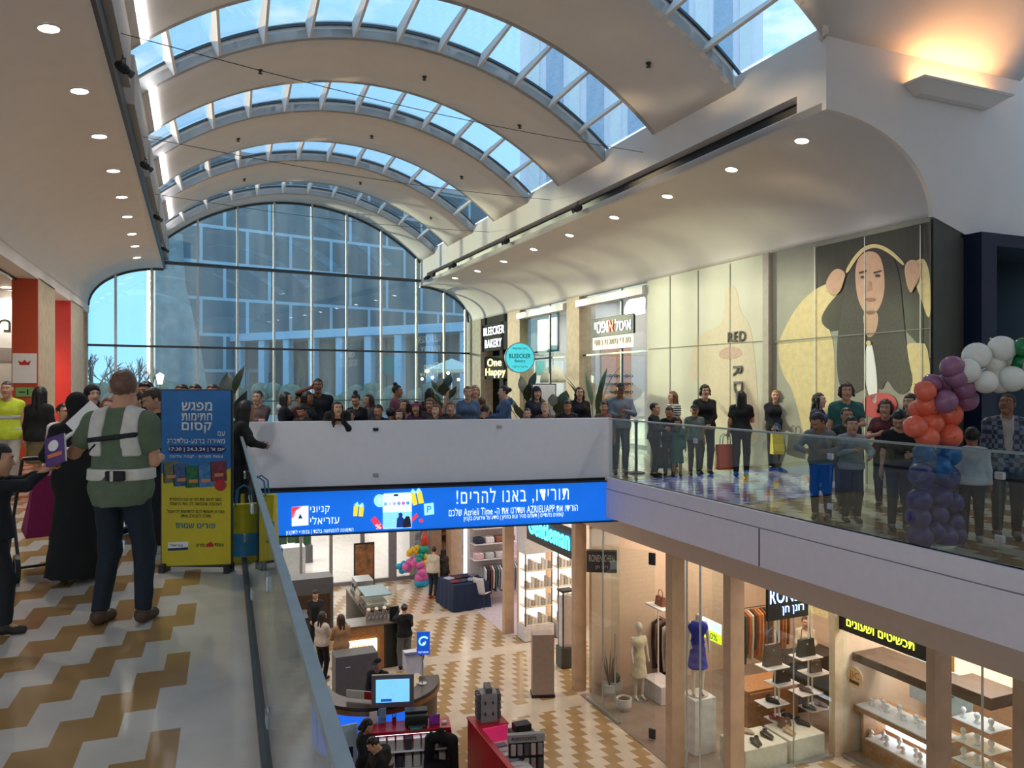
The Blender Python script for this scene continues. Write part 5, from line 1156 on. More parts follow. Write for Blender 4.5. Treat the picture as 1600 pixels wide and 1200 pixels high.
# ---- woman in the long black dress with scarf and cat-shaped mask
Wb = person('woman in a long black dress and black headscarf, facing away beside the man in green', at(121, 6.55), 1.62, face=-35, arms=('phone', 'fwd'), top='#0b0b0d', bottom='dress', hem=.06, shoe='#141414', hair='hijab', hc='#0a0a0c', sk='a', head=(-10, 10), res=.016, fem=True, lean=4)
mk = thing('cat_mask', PX(114, 688, 6.30), R(20), 'white cat-shaped mask with red ears hanging on the black dress', 'mask'); Rm = Matrix.Rotation(R(-38), 3, 'Y')
def ringpts(pts): return [Rm @ Vector((x*.6, y*.6, z*.6)) for x, y, z in pts]
mb = MB(); mb.tube(ringpts([(.16*math.cos(a), 0, .085*math.sin(a)) for a in [2*math.pi*i/20 for i in range(21)]]), .016, 8); mb.build('face_ring', prt_w, mk)
for s in (-1, 1):
    mb = MB(); mb.prism(ringpts([(s*.06, -.012, .075), (s*.14, -.012, .05), (s*.17, -.012, .15)]), Rm @ Vector((0, .02, 0))); mb.build('ear', prt_w, mk); mb = MB(); mb.prism(ringpts([(s*.085, -.02, .08), (s*.132, -.02, .066), (s*.15, -.02, .122)]), Rm @ Vector((0, .01, 0))); mb.build('ear_inner', MATS['print_red'], mk)
# ---- other people on the near walkway
HV_ = prs('man in a yellow reflective vest at the left picture edge', 12, 11.6, 598, face=165, top='#c6d83a', sleeve='none', hem=.86, bc='#b9b8b2', hair='buzz', hc='grey', sk='a', H=1.74)
for zb in (1.02, 1.2): HV_['part']('reflective_stripe', lambda P, zb=zb: np.maximum(HV_['torso'](P, .032), np.abs(P[:, 2]-zb)-.03), mat('reflective', '#b9bcb8', .3))
prs('woman with long dark hair in black jacket and khaki skirt seen from behind', 62, 11.3, 609, face=5, top='#121214', bottom='skirt', bc='#6b5f40', hair='long', hc='black', fem=True, sk='a', H=1.66, arms=('bag', 'bag'))
prs('girl in a white T-shirt behind the woman in black', 99, 9.6, 632, face=120, top='#d9cfcb', sleeve='short', hair='bun', hc='dark', fem=True, sk='a', bc='#b58a86')
prs('person in black headscarf and black coat facing right before the red panel', 143, 9.3, 602, face=130, top='#08080a', bottom='dress', hem=.2, hair='hijab', hc='#0a0a0c', fem=True, sk='d')
prs('woman with reddish hair partly hidden by the man in green', 171, 8.2, 622, face=150, top='#4b3a36', hair='wavy', hc='red', fem=True, sk='a')
prs('child with brown hair peeking past the shoulder of the man in green', 213, 8.6, 611, face=200, top='#5b5a66', hair='boy', hc='brown', sk='d', arms=('fwd', 'fwd'))
prs('person with thick black hair behind the banner left edge', 229, 9.6, 598, face=185, top='#20242c', hair='curly', hc='black', sk='b')
prs('boy with brown hair looking down beside the banner', 243, 7.6, 607, face=215, top='#101218', hair='boy', hc='brown', sk='a', head=(10, 25), arms=('fwd', 'fwd'), shoe='#d8d8d8')
for i, (x, hc) in enumerate(((285, 'black'), (306, 'black'), (333, 'dark'))):
    prs('person behind the banner showing only dark hair, %s from the left' % ['first', 'second', 'third'][i], x, 9.0+.3*i, 601, face=170, top='#191b22', hair='short', hc=hc, sk='b')
prs('person in black leaning forward at the railing just right of the banner', 366, 8.9, 625, face=60, top='#0c0c10', bottom='trousers', bc='#16161a', hair='long', hc='black', fem=True, sk='b', lean=12, arms=('rail', 'rail'))

# ---- behind the white parapet: (x, extra depth, head top row, settings)
def dfront(x):
    t = (x-800)/FPX; k = (t*C1.y-C1.x)/(dv.x-t*dv.y); return (C1+dv*k).y
def par(x, dd, y, label, **kw):
    kw.setdefault('face', 188); return prs(label, x, dfront(x)+.42+dd, y, **kw)
par(404, .3, 611, 'woman in a mauve-brown top with tied hair standing alone at the left of the parapet', top='#5b4a4c', hair='bun', hc='dark', fem=True, sk='a', arms=('cross', 'cross'))
par(445, .3, 613, 'girl with long dark hair and a pale hood seen in profile at the parapet', top='#15171d', hood='#c3c8d2', hair='long', hc='dark', fem=True, face=80, sk='a')
par(468, 1.3, 616, 'person with reddish face half hidden behind dark heads left of the tall man', top='#5a2c30', hair='short', hc='dark', sk='b', face=120)
par(479, .25, 612, 'dark-haired person facing the tall man with the phone', top='#191c24', hair='bob', hc='black', fem=True, sk='c', face=110)
par(473, .0, 633, 'dark-haired child bent at the parapet below the tall man', top='#2b1d18', hair='boy', hc='black', sk='b', face=200, head=(0, 30))
par(497, .7, 592, 'tall man in a black jacket holding a phone to his ear', top='#0e1118', hair='short', hc='dark', sk='c', face=170, arms=('down', 'ear'), wide=1.12)
par(528, .06, 634, 'girl with long brown hair hanging one arm over the parapet', top='#14110f', hair='long', hc='dark', fem=True, sk='a', face=168, H=1.66, lean=50, head=(-15, -25), arms=(((.05, .50, 1.22), (0, 1, -1.2)), 'chin'))
par(548, .0, 642, 'small child with dark hair peering over the parapet beside the leaning girl', top='#1c1c22', hair='boy', hc='black', sk='a')
par(557, .65, 616, 'woman in black with hair in a top bun looking down', top='#0d0f16', hair='topbun', hc='black', fem=True, sk='a', head=(0, 28))
par(577, 1.3, 617, 'woman with loose brown hair in a grey top looking to the left', top='#4a4c50', hair='wavy', hc='brown', fem=True, sk='a', face=225)
par(592, .0, 634, 'child with black hair in the gap right of the woman with the top bun', top='#17181d', hair='short', hc='black', sk='b', head=(0, 14))
par(619, 1.6, 602, 'woman with high dark bun in a mauve top facing right', top='#7d4b58', hair='topbun', hc='black', fem=True, sk='b', face=95)
par(610, .05, 639, 'dark head of a child turned away below the mauve top', top='#2a2226', hair='short', hc='dark', sk='b', face=20)
par(634, .7, 626, 'girl with long dark hair just right of the woman in mauve', top='#8a6a70', hair='long', hc='dark', fem=True, sk='a', face=215)
par(625, .0, 641, 'small girl with brown hair at the parapet under the long-haired girl', top='#6b4a50', hair='bob', hc='brown', fem=True, sk='d')
g = par(651, .3, 629, 'girl with a magenta headband in the middle of the row', top='#4a1c3c', hair='long', hc='black', fem=True, sk='a')
mb = MB(); r_ = .1; hM = Matrix.Scale(g['k'], 4) @ g['HM']; mb.tube([hM @ Vector((.093*math.cos(a), .02+.095*math.sin(a), .075)) for a in [R(-20+i*11) for i in range(21)]], .02*g['k'], 6); mb.build('headband', cloth('#a02d7a', .5), g['root'])
par(671, 1.8, 607, 'woman with long straight dark hair seen from behind near the dark plant', top='#2a2626', hair='long', hc='black', fem=True, sk='a', face=30)
par(672, .75, 624, 'person with curly light brown hair behind the laughing girl', top='#3d3430', hair='curly', hc='lbrown', fem=True, sk='a')
par(682, .0, 633, 'laughing girl with reddish hair and open mouth at the parapet', top='#3a3c30', hair='bob', hc='red', fem=True, sk='d', face=195)
par(705, .15, 629, 'child with reddish-brown hair raising one hand high', top='#4a3a3c', hair='boy', hc='red', sk='a', arms=(((.1, .1, 1.98), (1, 0, -.3)), 'down') if 0 else ('down', ((.06, .1, 2.02), (1, 0, -.3))))
par(731, .55, 604, 'woman with short blond hair in a denim jacket', top='#566a88', hair='short', hc='lbrown', fem=True, sk='a', face=178)
par(742, 1.8, 602, 'fair-haired woman standing behind the denim jacket', top='#8a8378', hair='bob', hc='blond', fem=True, sk='d', face=170)
par(753, .8, 621, 'child with brown hair seen from behind next to the denim jacket', top='#5a5046', hair='short', hc='lbrown', sk='a', face=20)
par(757, .0, 635, 'small dark-haired child leaning down at the parapet below the brown-haired child', top='#22242c', hair='short', hc='dark', sk='b', face=30, head=(0, 25))
par(789, .65, 603, 'woman with glasses and hair bun in a blue hooded sweatshirt facing left', top='#4a6288', hair='bun', hc='dark', fem=True, sk='d', face=262, hood='#3e5473', arms=('fwd', 'fwd'), wide=1.1)
par(824, .0, 640, 'small child whose forehead just shows right of the blue sweatshirt', top='#4a2a2c', hair='short', hc='black', sk='a')
g = par(838, .9, 605, 'person in a woolly hat with long dark hair and dark jacket', top='#1d2530', hair='long', hc='black', fem=True, sk='a', face=165)
o = bpy.data.objects.new('beanie', hair_mesh('beanie')); COL.objects.link(o); o.parent = g['root']; o.matrix_local = Matrix.Scale(g['k'], 4) @ g['HM'] @ Matrix.Scale(1.04, 4); o.material_slots[0].link = 'OBJECT'; o.material_slots[0].material = cloth('#1e2440')
par(852, .05, 630, 'boy with blond hair at the parapet under the woolly hat', top='#6b4a44', hair='boy', hc='blond', sk='d')
par(887, .35, 627, 'dark-haired boy looking down left of the curly woman', top='#1b1b20', hair='boy', hc='black', sk='b', head=(0, 12))
par(905, .8, 605, 'woman with long curly black hair in a black top', top='#0b0c12', hair='curlylong', hc='black', fem=True, sk='a', face=175)
par(944, .1, 629, 'dark-haired boy at the right end of the parapet', top='#7a5a50', hair='boy', hc='black', sk='b')

# ---- the far walkway behind the glass railing
def far(x, yf, y, label, **kw):
    D = EYE*FPX/(yf-600); return prs(label, x, D, y, **kw)
far(969, 741, 599, 'man in a dark cap, grey T-shirt and jeans at the corner of the railing', face=180, top='#6f7884', sleeve='long', bc='#243a48', hair='cap', hc='#16181c', sk='c', arms=('phone', 'fwd'), wide=1.08)
b = far(1022, 744, 631, 'boy in a dark jacket with a bag at his side', face=120, top='#141d26', bc='#12161d', hair='short', hc='black', sk='a', arms=('bag', 'fwd'))
far(1046, 744, 637, 'shorter boy in a black top and jeans next to the boy in the dark jacket', face=200, top='#101318', bc='#1f3038', hair='short', hc='black', sk='b', head=(0, 25), arms=('phone', 'phone'))
strp = bpy.data.materials.new('striped_shirt'); strp.use_nodes = True; _t = strp.node_tree; _w = _t.nodes.new('ShaderNodeTexWave'); _w.bands_direction = 'Z'; _w.inputs['Scale'].default_value = 7; _tc = _t.nodes.new('ShaderNodeTexCoord'); _t.links.new(_tc.outputs['Object'], _w.inputs['Vector']); _r = _t.nodes.new('ShaderNodeValToRGB'); _r.color_ramp.interpolation = 'CONSTANT'; _r.color_ramp.elements[0].color = (.02, .02, .03, 1); _r.color_ramp.elements[1].color = (.7, .68, .66, 1); _r.color_ramp.elements[1].position = .5; _t.links.new(_w.outputs['Fac'], _r.inputs[0]); _t.links.new(_r.outputs[0], _t.nodes['Principled BSDF'].inputs['Base Color'])
far(1052, 731, 612, 'woman with long light brown hair in a striped T-shirt looking left', face=250, sleeve='short', stripes=strp, bc='#23262e', hair='long', hc='lbrown', fem=True, sk='d')
far(1058, 745, 654, 'girl in a teal dress low behind the railing', face=190, top='#2d5a58', bottom='dress', hem=.42, hair='bob', hc='black', fem=True, sk='b', head=(0, 15))
far(1085, 743, 634, 'boy in a grey-green T-shirt and brown trousers', face=185, top='#5d6a66', sleeve='short', bc='#4a3a36', hair='cap', hc='#14161a', sk='b')
far(1101, 741, 602, 'woman with short curly dark hair in a black sweater', face=178, top='#0d0d10', bc='#14161a', hair='curly', hc='dark', fem=True, sk='a', arms=('clasp', 'clasp'))
wb = far(1158, 746, 611, 'woman with long black hair in black seen from behind, a green bag at her shoulder', face=25, top='#0b0c10', sleeve='short', bc='#101216', hair='long', hc='black', fem=True, sk='a', arms=('bag', 'fwd'))
yb = far(1212, 735, 610, 'woman with short fair hair in a dark jacket over a teal top', face=200, top='#11141a', bc='#0f1114', hair='short', hc='blond', fem=True, sk='d', arms=('clasp', 'clasp'), wide=1.1)
shopbag(hand_world(b, 0, .05)-Vector((0, 0, .5)), R(30), 'dark bag with a pale swoosh beside the boy in the dark jacket', '#141a24', '#2f6e66', h=.38)
shopbag(hand_world(wb, 0, .05)-Vector((.05, 0, .62)), R(20), 'orange shopping bag hanging behind the woman with long black hair', '#d2542a', None, h=.46)
shopbag(hand_world(yb, 0, .02)-Vector((.02, .12, .52)), R(5), 'bright yellow paper bag held by the woman with short fair hair', '#e0c41e', '#f0d840', h=.4, w=.22)
def fr(x, D, y, label, **kw): return prs(label, x, D, y, **kw)
fr(1278, 12.2, 615, 'woman in a denim jacket raising a phone by the billboard', face=130, top='#2c3a52', hair='wavy', hc='dark', fem=True, sk='d', arms=('down', 'photo'))
CUPM = fr(1322, 11.0, 599, 'man in a dark waistcoat over a teal shirt standing above the children', face=195, top='#2d5f5a', sleeve='short', bc='#14181c', hair='curly', hc='brown', sk='a', arms=('fwd', 'bag'))
yp = hand_world(CUPM, 1, .08)
pp = thing('paper_cup', yp-Vector((0, 0, .07)), 0, 'yellow paper cup held up between the man in the waistcoat and the boys', 'cup'); mb = MB(); mb.lathe([(.05, 0), (.075, .15), (.08, .15), (.078, .17), (.0, .165)], seg=20); mb.build('cup', mat('cup_yellow', '#e8bd20', .5), pp)
fr(1284, 9.5, 642, 'boy in a grey hooded top bending over the railing', face=215, top='#77777c', hood='#6d6c73', bc='#1d222a', hair='short', hc='dark', sk='b', lean=20, head=(20, 25), arms=('rail', 'rail'))
fr(1323, 10.0, 639, 'boy with black hair right behind the light grey tracksuit top', face=190, top='#24302e', hair='short', hc='black', sk='b')
fr(1330, 9.3, 653, 'boy in a light grey tracksuit top resting his hands on the railing', face=185, top='#9a9ca2', bc='#1a1e26', hair='boy', hc='black', sk='a', arms=('rail', 'phone'))
fr(1384, 10.4, 627, 'person in a maroon top holding a phone in both hands', face=215, top='#5a2228', sleeve='short', hair='curly', hc='brown', fem=True, sk='a', arms=('phone', 'phone'))
fr(1424, 10.0, 616, 'woman with black hair in a black T-shirt half behind the balloons', face=240, top='#0c0d10', sleeve='short', hair='bob', hc='black', fem=True, sk='a', arms=('phone', 'phone'))
fr(1405, 8.75, 643, 'boy in a black T-shirt looking down at the railing next to the balloons', face=200, top='#0e0f14', sleeve='short', bc='#1b2733', hair='boy', hc='black', sk='a', head=(15, 35), arms=('fwd', 'down'))
plaid = bpy.data.materials.new('plaid_jacket'); plaid.use_nodes = True; _t = plaid.node_tree; _c = _t.nodes.new('ShaderNodeTexChecker'); _c.inputs['Scale'].default_value = 20; _tc = _t.nodes.new('ShaderNodeTexCoord'); _t.links.new(_tc.outputs['Object'], _c.inputs['Vector']); _c.inputs['Color1'].default_value = (.015, .02, .035, 1); _c.inputs['Color2'].default_value = (.12, .14, .2, 1); _t.links.new(_c.outputs['Color'], _t.nodes['Principled BSDF'].inputs['Base Color'])
pm = fr(1573, 8.3, 616, 'man with dark beard in a plaid jacket over a pale shirt looking up', face=205, top=plaid, stripes=plaid, hem=.82, bc='#11151c', hair='short', hc='black', sk='c', head=(25, -15), wide=1.12, topname='jacket')
pm['part']('shirt', lambda P: np.maximum(pm['torso'](P, .030), np.maximum(np.abs(P[:, 0])-.05-.12*np.maximum(0, P[:, 2]-1.25), np.maximum(-P[:, 1], np.maximum(P[:, 2]-1.5, .86-P[:, 2])))), cloth('#a39a92'))
fr(1519, 8.15, 671, 'boy in a white shirt and black trousers seen from behind at the balloons', face=25, top='#b9b9c0', bc='#0e1014', hair='short', hc='black', sk='c', shoe='#8a8c90')
# ================================================================ LOWER FLOOR
def lz(x, y, z): D = (z-EYE)*FPX/(600-y); return Vector(((x-800)/FPX*D, D, z))
def so_(p): return (-p.x*SA+p.y*CA, p.x*CA+p.y*SA)
wood = mat('wood_warm', '#a8764a', .5, var=.2, scale=18); woodd = mat('wood_dark', '#4a3527', .5, var=.2, scale=18); green_d = mat('green_black', '#14211c', .4); cream = mat('cream_laminate', '#e3d6c2', .4); redl = mat('red_lacquer', '#b01828', .3, var=.03); box_w = mat('carton_white', '#d8d6d8', .5); grey_m = mat('grey_panel', '#5c5c5e', .5); glow_w = mat('shelf_glow', '#fff4e2', .5, emit=.7, var=0); glow_c = mat('shelf_glow_cool', '#eaf4ff', .5, emit=2.6, var=0)
def aobj(name, label, cat, s, o, z, group=None, rz=0): return thing(name, A(s, o, z), TA+rz, label, cat, group)
def bpart(par, name, m, *boxes, bev=.006):
    mb = MB()
    for c, sz in boxes: mb.bevbox(c, sz, bev)
    return mb.build(name, m, par)
# ---- balloon figure by the doors
p0 = lz(659, 916, LOW); bs = thing('balloon_figure', p0, 0, 'rainbow balloon figure with pink body standing by the glass doors downstairs', 'balloons'); kk = p0.y/FPX
for col, lst in (('cyan', [(655, 910, 7), (662, 911, 7), (667, 909, 6), (624, 884, 5), (628, 892, 5), (630, 882, 5), (633, 890, 4)]), ('pink', [(655, 902, 7), (663, 901, 7), (668, 895, 7), (660, 893, 7), (664, 887, 7), (655, 886, 6), (657, 880, 7), (648, 881, 7), (640, 881, 7), (634, 885, 6), (637, 889, 6), (643, 877, 6), (650, 875, 5), (666, 882, 6)]),
                 ('teal', [(655, 874, 6), (660, 868, 6), (657, 861, 6), (664, 857, 6), (660, 857, 5), (665, 863, 5)]), ('yellow', [(641, 861, 5), (647, 859, 5), (652, 857, 5), (639, 865, 4), (664, 869, 5), (667, 875, 5), (665, 878, 4), (650, 862, 4)])):
    for i, (x, y, r) in enumerate(lst): balloon(bs, Vector(((x-659)*kk, (i % 3-1)*.1, (916-y)*kk)), r*kk, col)
mb = MB(); mb.lathe([(.02, 1.35), (.13, 1.45), (.15, 1.6), (.1, 1.8), (.02, 1.95)], (.1, 0, .0), 14); mb.build('tall_balloon', rubber('red', BC['red']), bs, smooth=True)
# ---- coffee bar
cf = aobj('coffee_bar', 'long dark coffee bar counter with wooden front and lit sign downstairs', 'counter', 18.6, 3.5, LOW)
bpart(cf, 'front_panel', wood, ((.45, .32, .56), (.9, .6, 1.1))); bpart(cf, 'side_panel', green_d, ((1.02, .4, .56), (.36, .76, 1.1)), ((1.0, 2.4, .5), (.7, 3.4, .98))); bpart(cf, 'worktop', mat('worktop', '#6f675f', .25), ((.6, .34, 1.12), (1.25, .7, .04)), ((1.0, 2.4, 1.0), (.74, 3.5, .04)))
ls = bpart(cf, 'lit_sign', mat('sign_warm', '#ffd9a0', .4, emit=1.6), ((.3, .0, .62), (.72, .05, .34))); text('lettering', 'MINIMAL', wood, cf, (.3, -.03, .62), .5, .11)
def item(name, label, cat, s, o, z, m, parts, group=None, rz=0):
    rt = aobj(name, label, cat, s, o, z, group, rz)
    for nm, mm, bs_ in parts: bpart(rt, nm, mm, *bs_)
    return rt
item('pastry_case', 'glass pastry display case on the coffee bar', 'display case', 20.2, 4.45, LOW+1.02, None, [('base', woodd, [((0, 0, .05), (.66, 1.0, .1))]), ('glass_box', pane_clear, [((0, 0, .3), (.64, .98, .38))]), ('shelf', cream, [((0, 0, .28), (.56, .9, .015))]), ('top', mat('case_top', '#86a3ad', .3), [((0, 0, .51), (.7, 1.04, .04))])])
item('espresso_machine', 'steel espresso machine at the far end of the coffee bar', 'coffee machine', 22.0, 4.5, LOW+1.02, None, [('body', steel, [((0, 0, .22), (.5, .7, .4))]), ('group_head', black, [((-.2, -.15, .2), (.14, .1, .12)), ((-.2, .15, .2), (.14, .1, .12))]), ('tray', dark_al, [((-.2, 0, .04), (.2, .62, .06))])])
item('back_cabinet', 'dark grey back cabinet behind the coffee bar', 'cabinet', 22.6, 2.9, LOW, None, [('body', grey_m, [((0, 0, .75), (1.6, .7, 1.5))]), ('panel', woodd, [((.1, -.36, .6), (1.2, .03, .9))])])
item('fridge', 'low black fridge cabinet behind the barista', 'fridge', 20.6, 2.4, LOW, None, [('body', black, [((0, 0, .5), (.8, .8, 1.0))]), ('door', dark_al, [((0, -.41, .5), (.74, .03, .9))])])
for i in range(6):
    rt = aobj('cup_stack', 'leaning stack of white paper cups on the coffee bar', 'cups', 19.05, 4.0+.1*i, LOW+1.16, 'paper cup stacks on the coffee bar'); mb = MB(); mb.lathe([(.03, 0), (.045, .36), (.04, .36)], seg=14, M=Matrix.Rotation(R(38), 3, 'X')); mb.build('cups', box_w, rt); mb = MB(); mb.lathe([(.046, .3), (.05, .38), (.0, .39)], seg=14, M=Matrix.Rotation(R(38), 3, 'X')); mb.build('lid', woodd if i % 2 else cream, rt)
item('menu_stand', 'dark menu board standing at the corner of the coffee bar', 'menu', 18.7, 4.62, LOW+1.14, None, [('board', green_d, [((0, 0, .18), (.24, .03, .36))]), ('foot', black, [((0, .03, .01), (.2, .14, .02))])])
for i in range(4):
    rt = aobj('bottle', 'small bottle on the coffee bar beside the pastry case', 'bottle', 21.2+.12*i, 4.2+.06*(i % 2), LOW+1.02, 'bottles on the coffee bar'); mb = MB(); mb.lathe([(.035, 0), (.04, .02), (.04, .16), (.015, .22), (.015, .28), (.0, .285)], seg=12); mb.build('body', cream, rt)
pst = item('photo_stand', 'standing poster with a brown food photo in front of the glass doors', 'poster stand', 25.2, .0, LOW, None, [('frame', black, [((0, 0, .78), (.72, .06, 1.5))])]); pst.location = lz(569, 916, LOW)+Vector((0, 0, .0)); bpart(pst, 'photo', mat('photo_brown', '#8a5f3c', .5, var=.6, scale=5), ((0, -.033, .8), (.64, .012, 1.36))); bpart(pst, 'foot', black, ((-.3, 0, .02), (.05, .4, .04)), ((.3, 0, .02), (.05, .4, .04)))
rc_ = aobj('red_cart', 'red framed display cart seen through the railing at the glass doors', 'cart', 25.4, -2.3, LOW)
mb = MB()
for sx2 in (-.5, .5):
    for sy in (-.3, .3): mb.tube([(sx2, sy, 0), (sx2, sy, 1.5)], .03, 6)
for z in (.1, .8, 1.5): mb.tube([(-.5, -.3, z), (.5, -.3, z), (.5, .3, z), (-.5, .3, z), (-.5, -.3, z)], .03, 6)
mb.build('frame', redl, rc_); bpart(rc_, 'shelf', box_w, ((0, 0, .12), (.94, .56, .02)), ((0, 0, .82), (.94, .56, .02))); bpart(rc_, 'roof_sign', cream, ((0, 0, 1.62), (1.1, .7, .18)))
# lobby things behind the glass
item('blue_counter', 'blue and white counter in the lobby behind the glass doors', 'counter', 29.0, 3.0, LOW, None, [('front', mat('blue_front', '#2d5fa0', .4), [((-.35, 0, .55), (.6, .6, 1.1))]), ('body', box_w, [((.35, 0, .55), (.8, .7, 1.1))])])
item('notice_stand', 'white notice stand in the lobby behind the glass doors', 'notice', 28.0, 1.2, LOW, None, [('sheet', prt_w, [((0, 0, 1.5), (.7, .03, .8))]), ('post', steel, [((0, .02, .6), (.05, .05, 1.2))]), ('foot', steel, [((0, .02, .01), (.4, .3, .02))])])
item('barrier_rail', 'red barrier rail in the lobby behind the glass doors', 'barrier', 28.6, .8, LOW, None, [('rail', redl, [((.3, 0, .95), (2.4, .05, .16))]), ('post', steel, [((-.8, 0, .45), (.05, .05, .9)), ((1.4, 0, .45), (.05, .05, .9))])])
item('planter', 'lobby planter box with green leaves behind the glass doors', 'planter', 31.0, 3.5, LOW, None, [('box', grey_m, [((0, 0, .35), (1.6, .6, .7))]), ('leaves', leafm, [((x*.3-.6, (x % 2)*.2-.1, .9+.1*(x % 3)), (.28, .3, .5)) for x in range(5)])])
# ---- table with navy cloth and folded clothes
tn = thing('draped_table', lz(720, 950, LOW)+Vector((.05, .35, 0)), TA+R(6), 'display table under a navy cloth in front of the clothes shop', 'table')
mb = MB(); n = 64; V = []; hx, hy = .62, .62
def sq(a, rx, ry): c, s = math.cos(a), math.sin(a); m_ = max(abs(c), abs(s))**.92; return rx*c/m_, ry*s/m_
for k, z in enumerate((.83, .8, .4, .02)):
    for i in range(n):
        a = 2*math.pi*i/n; f = 1+(.0, .01, .05, .09)[k]+(.0, .0, .02, .035)[k]*math.sin(a*14); x, y = sq(a, hx*f, hy*f); V.append((x, y, z))
F = [tuple(range(n))]+[(k*n+i, (k+1)*n+i, (k+1)*n+(i+1) % n, k*n+(i+1) % n) for k in range(3) for i in range(n)]+[tuple(range(4*n-1, 3*n-1, -1))]
mb.add(V, F); mb.build('cloth', cloth('#13294a', .8), tn, smooth=False)
for i, c in enumerate(('#6a2f38', '#3b3f52', '#8d94a6', '#23345a', '#a7aab6', '#56303a', '#2a2f44', '#737a90')):
    mb = MB(); mb.bevbox((0, 0, .03), (.3, .24, .06), .02); o = mb.build('folded_garment', cloth(c, .85, var=.3)); q = Vector((-.42+.28*(i % 4), -.3+.45*(i//4), .835)); o.location = Vector(tn.location)+Matrix.Rotation(TA+R(6), 3, 'Z') @ q; o.rotation_euler = (0, 0, TA+i*.5); tag(o, 'folded garment lying on the navy display table', 'clothes', 'garments on the navy table')
wc = thing('white_chair', lz(748, 946, LOW)+Vector((.12, -.25, 0)), R(150), 'white shell chair with thin legs beside the navy table', 'chair')
mb = MB(); mb.slab(lambda u, v: (Vector(((u-.5)*.44*(1-.25*max(0, v-.5)), -.2+.36*min(1, v*2)+.12*max(0, v-.5)*2*.6, .46+.52*max(0, v-.5)*2+.03*(2*u-1)**2)), Vector((0, .4, 1)).normalized()), 8, 10, .02); mb.build('shell', box_w, wc, smooth=True)
for sx2 in (-1, 1):
    for sy in (-1, 1): mb = MB(); mb.tube([(sx2*.12, sy*.1, .46), (sx2*.2, sy*.2, 0)], .012, 6); mb.build('leg', dark_al, wc)
# ---- clothes shop: shelves of folded clothes, hanging rail
def garment_rail(name, label, group, s, o, z, length, n, cols, h, along='s', glabel='garment hanging on a rail', gl=None):
    rt = aobj(name, label, 'clothes rail', s, o, z); mb = MB(); d = (0, 1) if along == 's' else (1, 0)
    e0 = Vector((-d[0]*length/2, -d[1]*length/2, 0)); e1 = -e0
    mb.tube([e0, e0+Vector((0, 0, h+.3)), e1+Vector((0, 0, h+.3)), e1], .015, 6); mb.build('frame', black, rt)
    for i in range(n):
        u = (i+.5)/n-.5; hh = (gl or h)*(.75+.25*((i*7) % 5)/4); w_ = .20
        g = MB(); q = Matrix.Rotation(R(0 if along == 's' else 90), 3, 'Z')
        P = [(-.03, 0), (-w_, -.08), (-w_*1.05, -hh*.5), (-w_*.85, -hh), (w_*.85, -hh), (w_*1.05, -hh*.5), (w_, -.08), (.03, 0)]
        g.prism([q @ Vector((x, -.018, zz)) for x, zz in P], q @ Vector((0, .036, 0))); g.tube([q @ Vector((0, 0, 0)), q @ Vector((0, 0, .04)), q @ Vector((.03, 0, .06))], .004, 4)
        ob = g.build('garment', cloth(cols[i % len(cols)], .85)); off = Vector((d[0]*u*length, d[1]*u*length, h+.25)); ob.location = Vector(rt.location)+Matrix.Rotation(TA, 3, 'Z') @ off; ob.rotation_euler = (0, 0, TA); tag(ob, glabel, 'garment', group)
    return rt
def xs(x, o): return sx(x, o)
garment_rail('clothes_rail', 'clothes rail in the shop behind the navy table', 'garments in the shop behind the navy table', 22.75, 9.15, LOW+.02, 1.25, 14, ['#c9ccd0', '#2e3a4a', '#7d3a40', '#d9d4cc', '#4a6a6a', '#8a8f9a'], .95, along='o', gl=.85, glabel='garment on the rail in the shop behind the navy table')
sh = aobj('shelving', 'white wall shelving with folded clothes behind the navy table', 'shelves', 23.02, 9.0, LOW+.02, rz=R(90))
bpart(sh, 'back', box_w, ((.25, 0, 1.9), (.04, 1.5, 3.8))); bpart(sh, 'shelf', box_w, *[((0, 0, z), (.46, 1.5, .03)) for z in (1.4, 1.9, 2.4, 2.9)])
for r_ in range(3):
    for i in range(4):
        mb = MB(); mb.bevbox((0, 0, .1), (.3, .3, .2), .03); o = mb.build('folded_clothes', cloth(['#d8b9c0', '#2a3346', '#c9c9cc', '#8a5a48', '#b9c4c0', '#e0dcd8'][(i*2+r_) % 6], .9, var=.25)); o.location = Vector(sh.location)+Matrix.Rotation(TA+R(90), 3, 'Z') @ Vector((-.02, -.54+.36*i, 1.416+.5*r_)); o.rotation_euler = (0, 0, TA+R(90)); tag(o, 'stack of folded clothes on the white wall shelving', 'clothes', 'folded stacks on the white shelving')
item('light_strip', 'tall glowing white strip beside the clothes shop entrance', 'light', 25.3, o_at(727, 25.3), LOW, None, [('tube', glow_w, [((0, 0, 2.2), (.12, .08, 4.2))]), ('casing', box_w, [((.09, .02, 2.2), (.08, .1, 4.3))])])
item('door_post', 'dark door post of the clothes shop beside the glowing strip', 'post', 24.6, o_at(733, 24.6)+.1, LOW, None, [('post', black, [((0, 0, 2.3), (.14, .14, 4.6))])])
item('cafe_shelves', 'brown shelving inside the cafe opening by the balloon figure', 'shelves', 26.5, o_at(698, 26.5), LOW, None, [('back', woodd, [((0, .3, 2.2), (.9, .05, 4.3))]), ('shelf', wood, [((0, .1, z), (.9, .36, .06)) for z in (.9, 1.6, 2.3, 3.0, 3.7)]), ('crates', wood, [((-.2, .1, 1.15), (.3, .3, .3)), ((.2, .1, 2.55), (.32, .3, .34)), ((0, .1, 3.2), (.36, .3, .3))])])
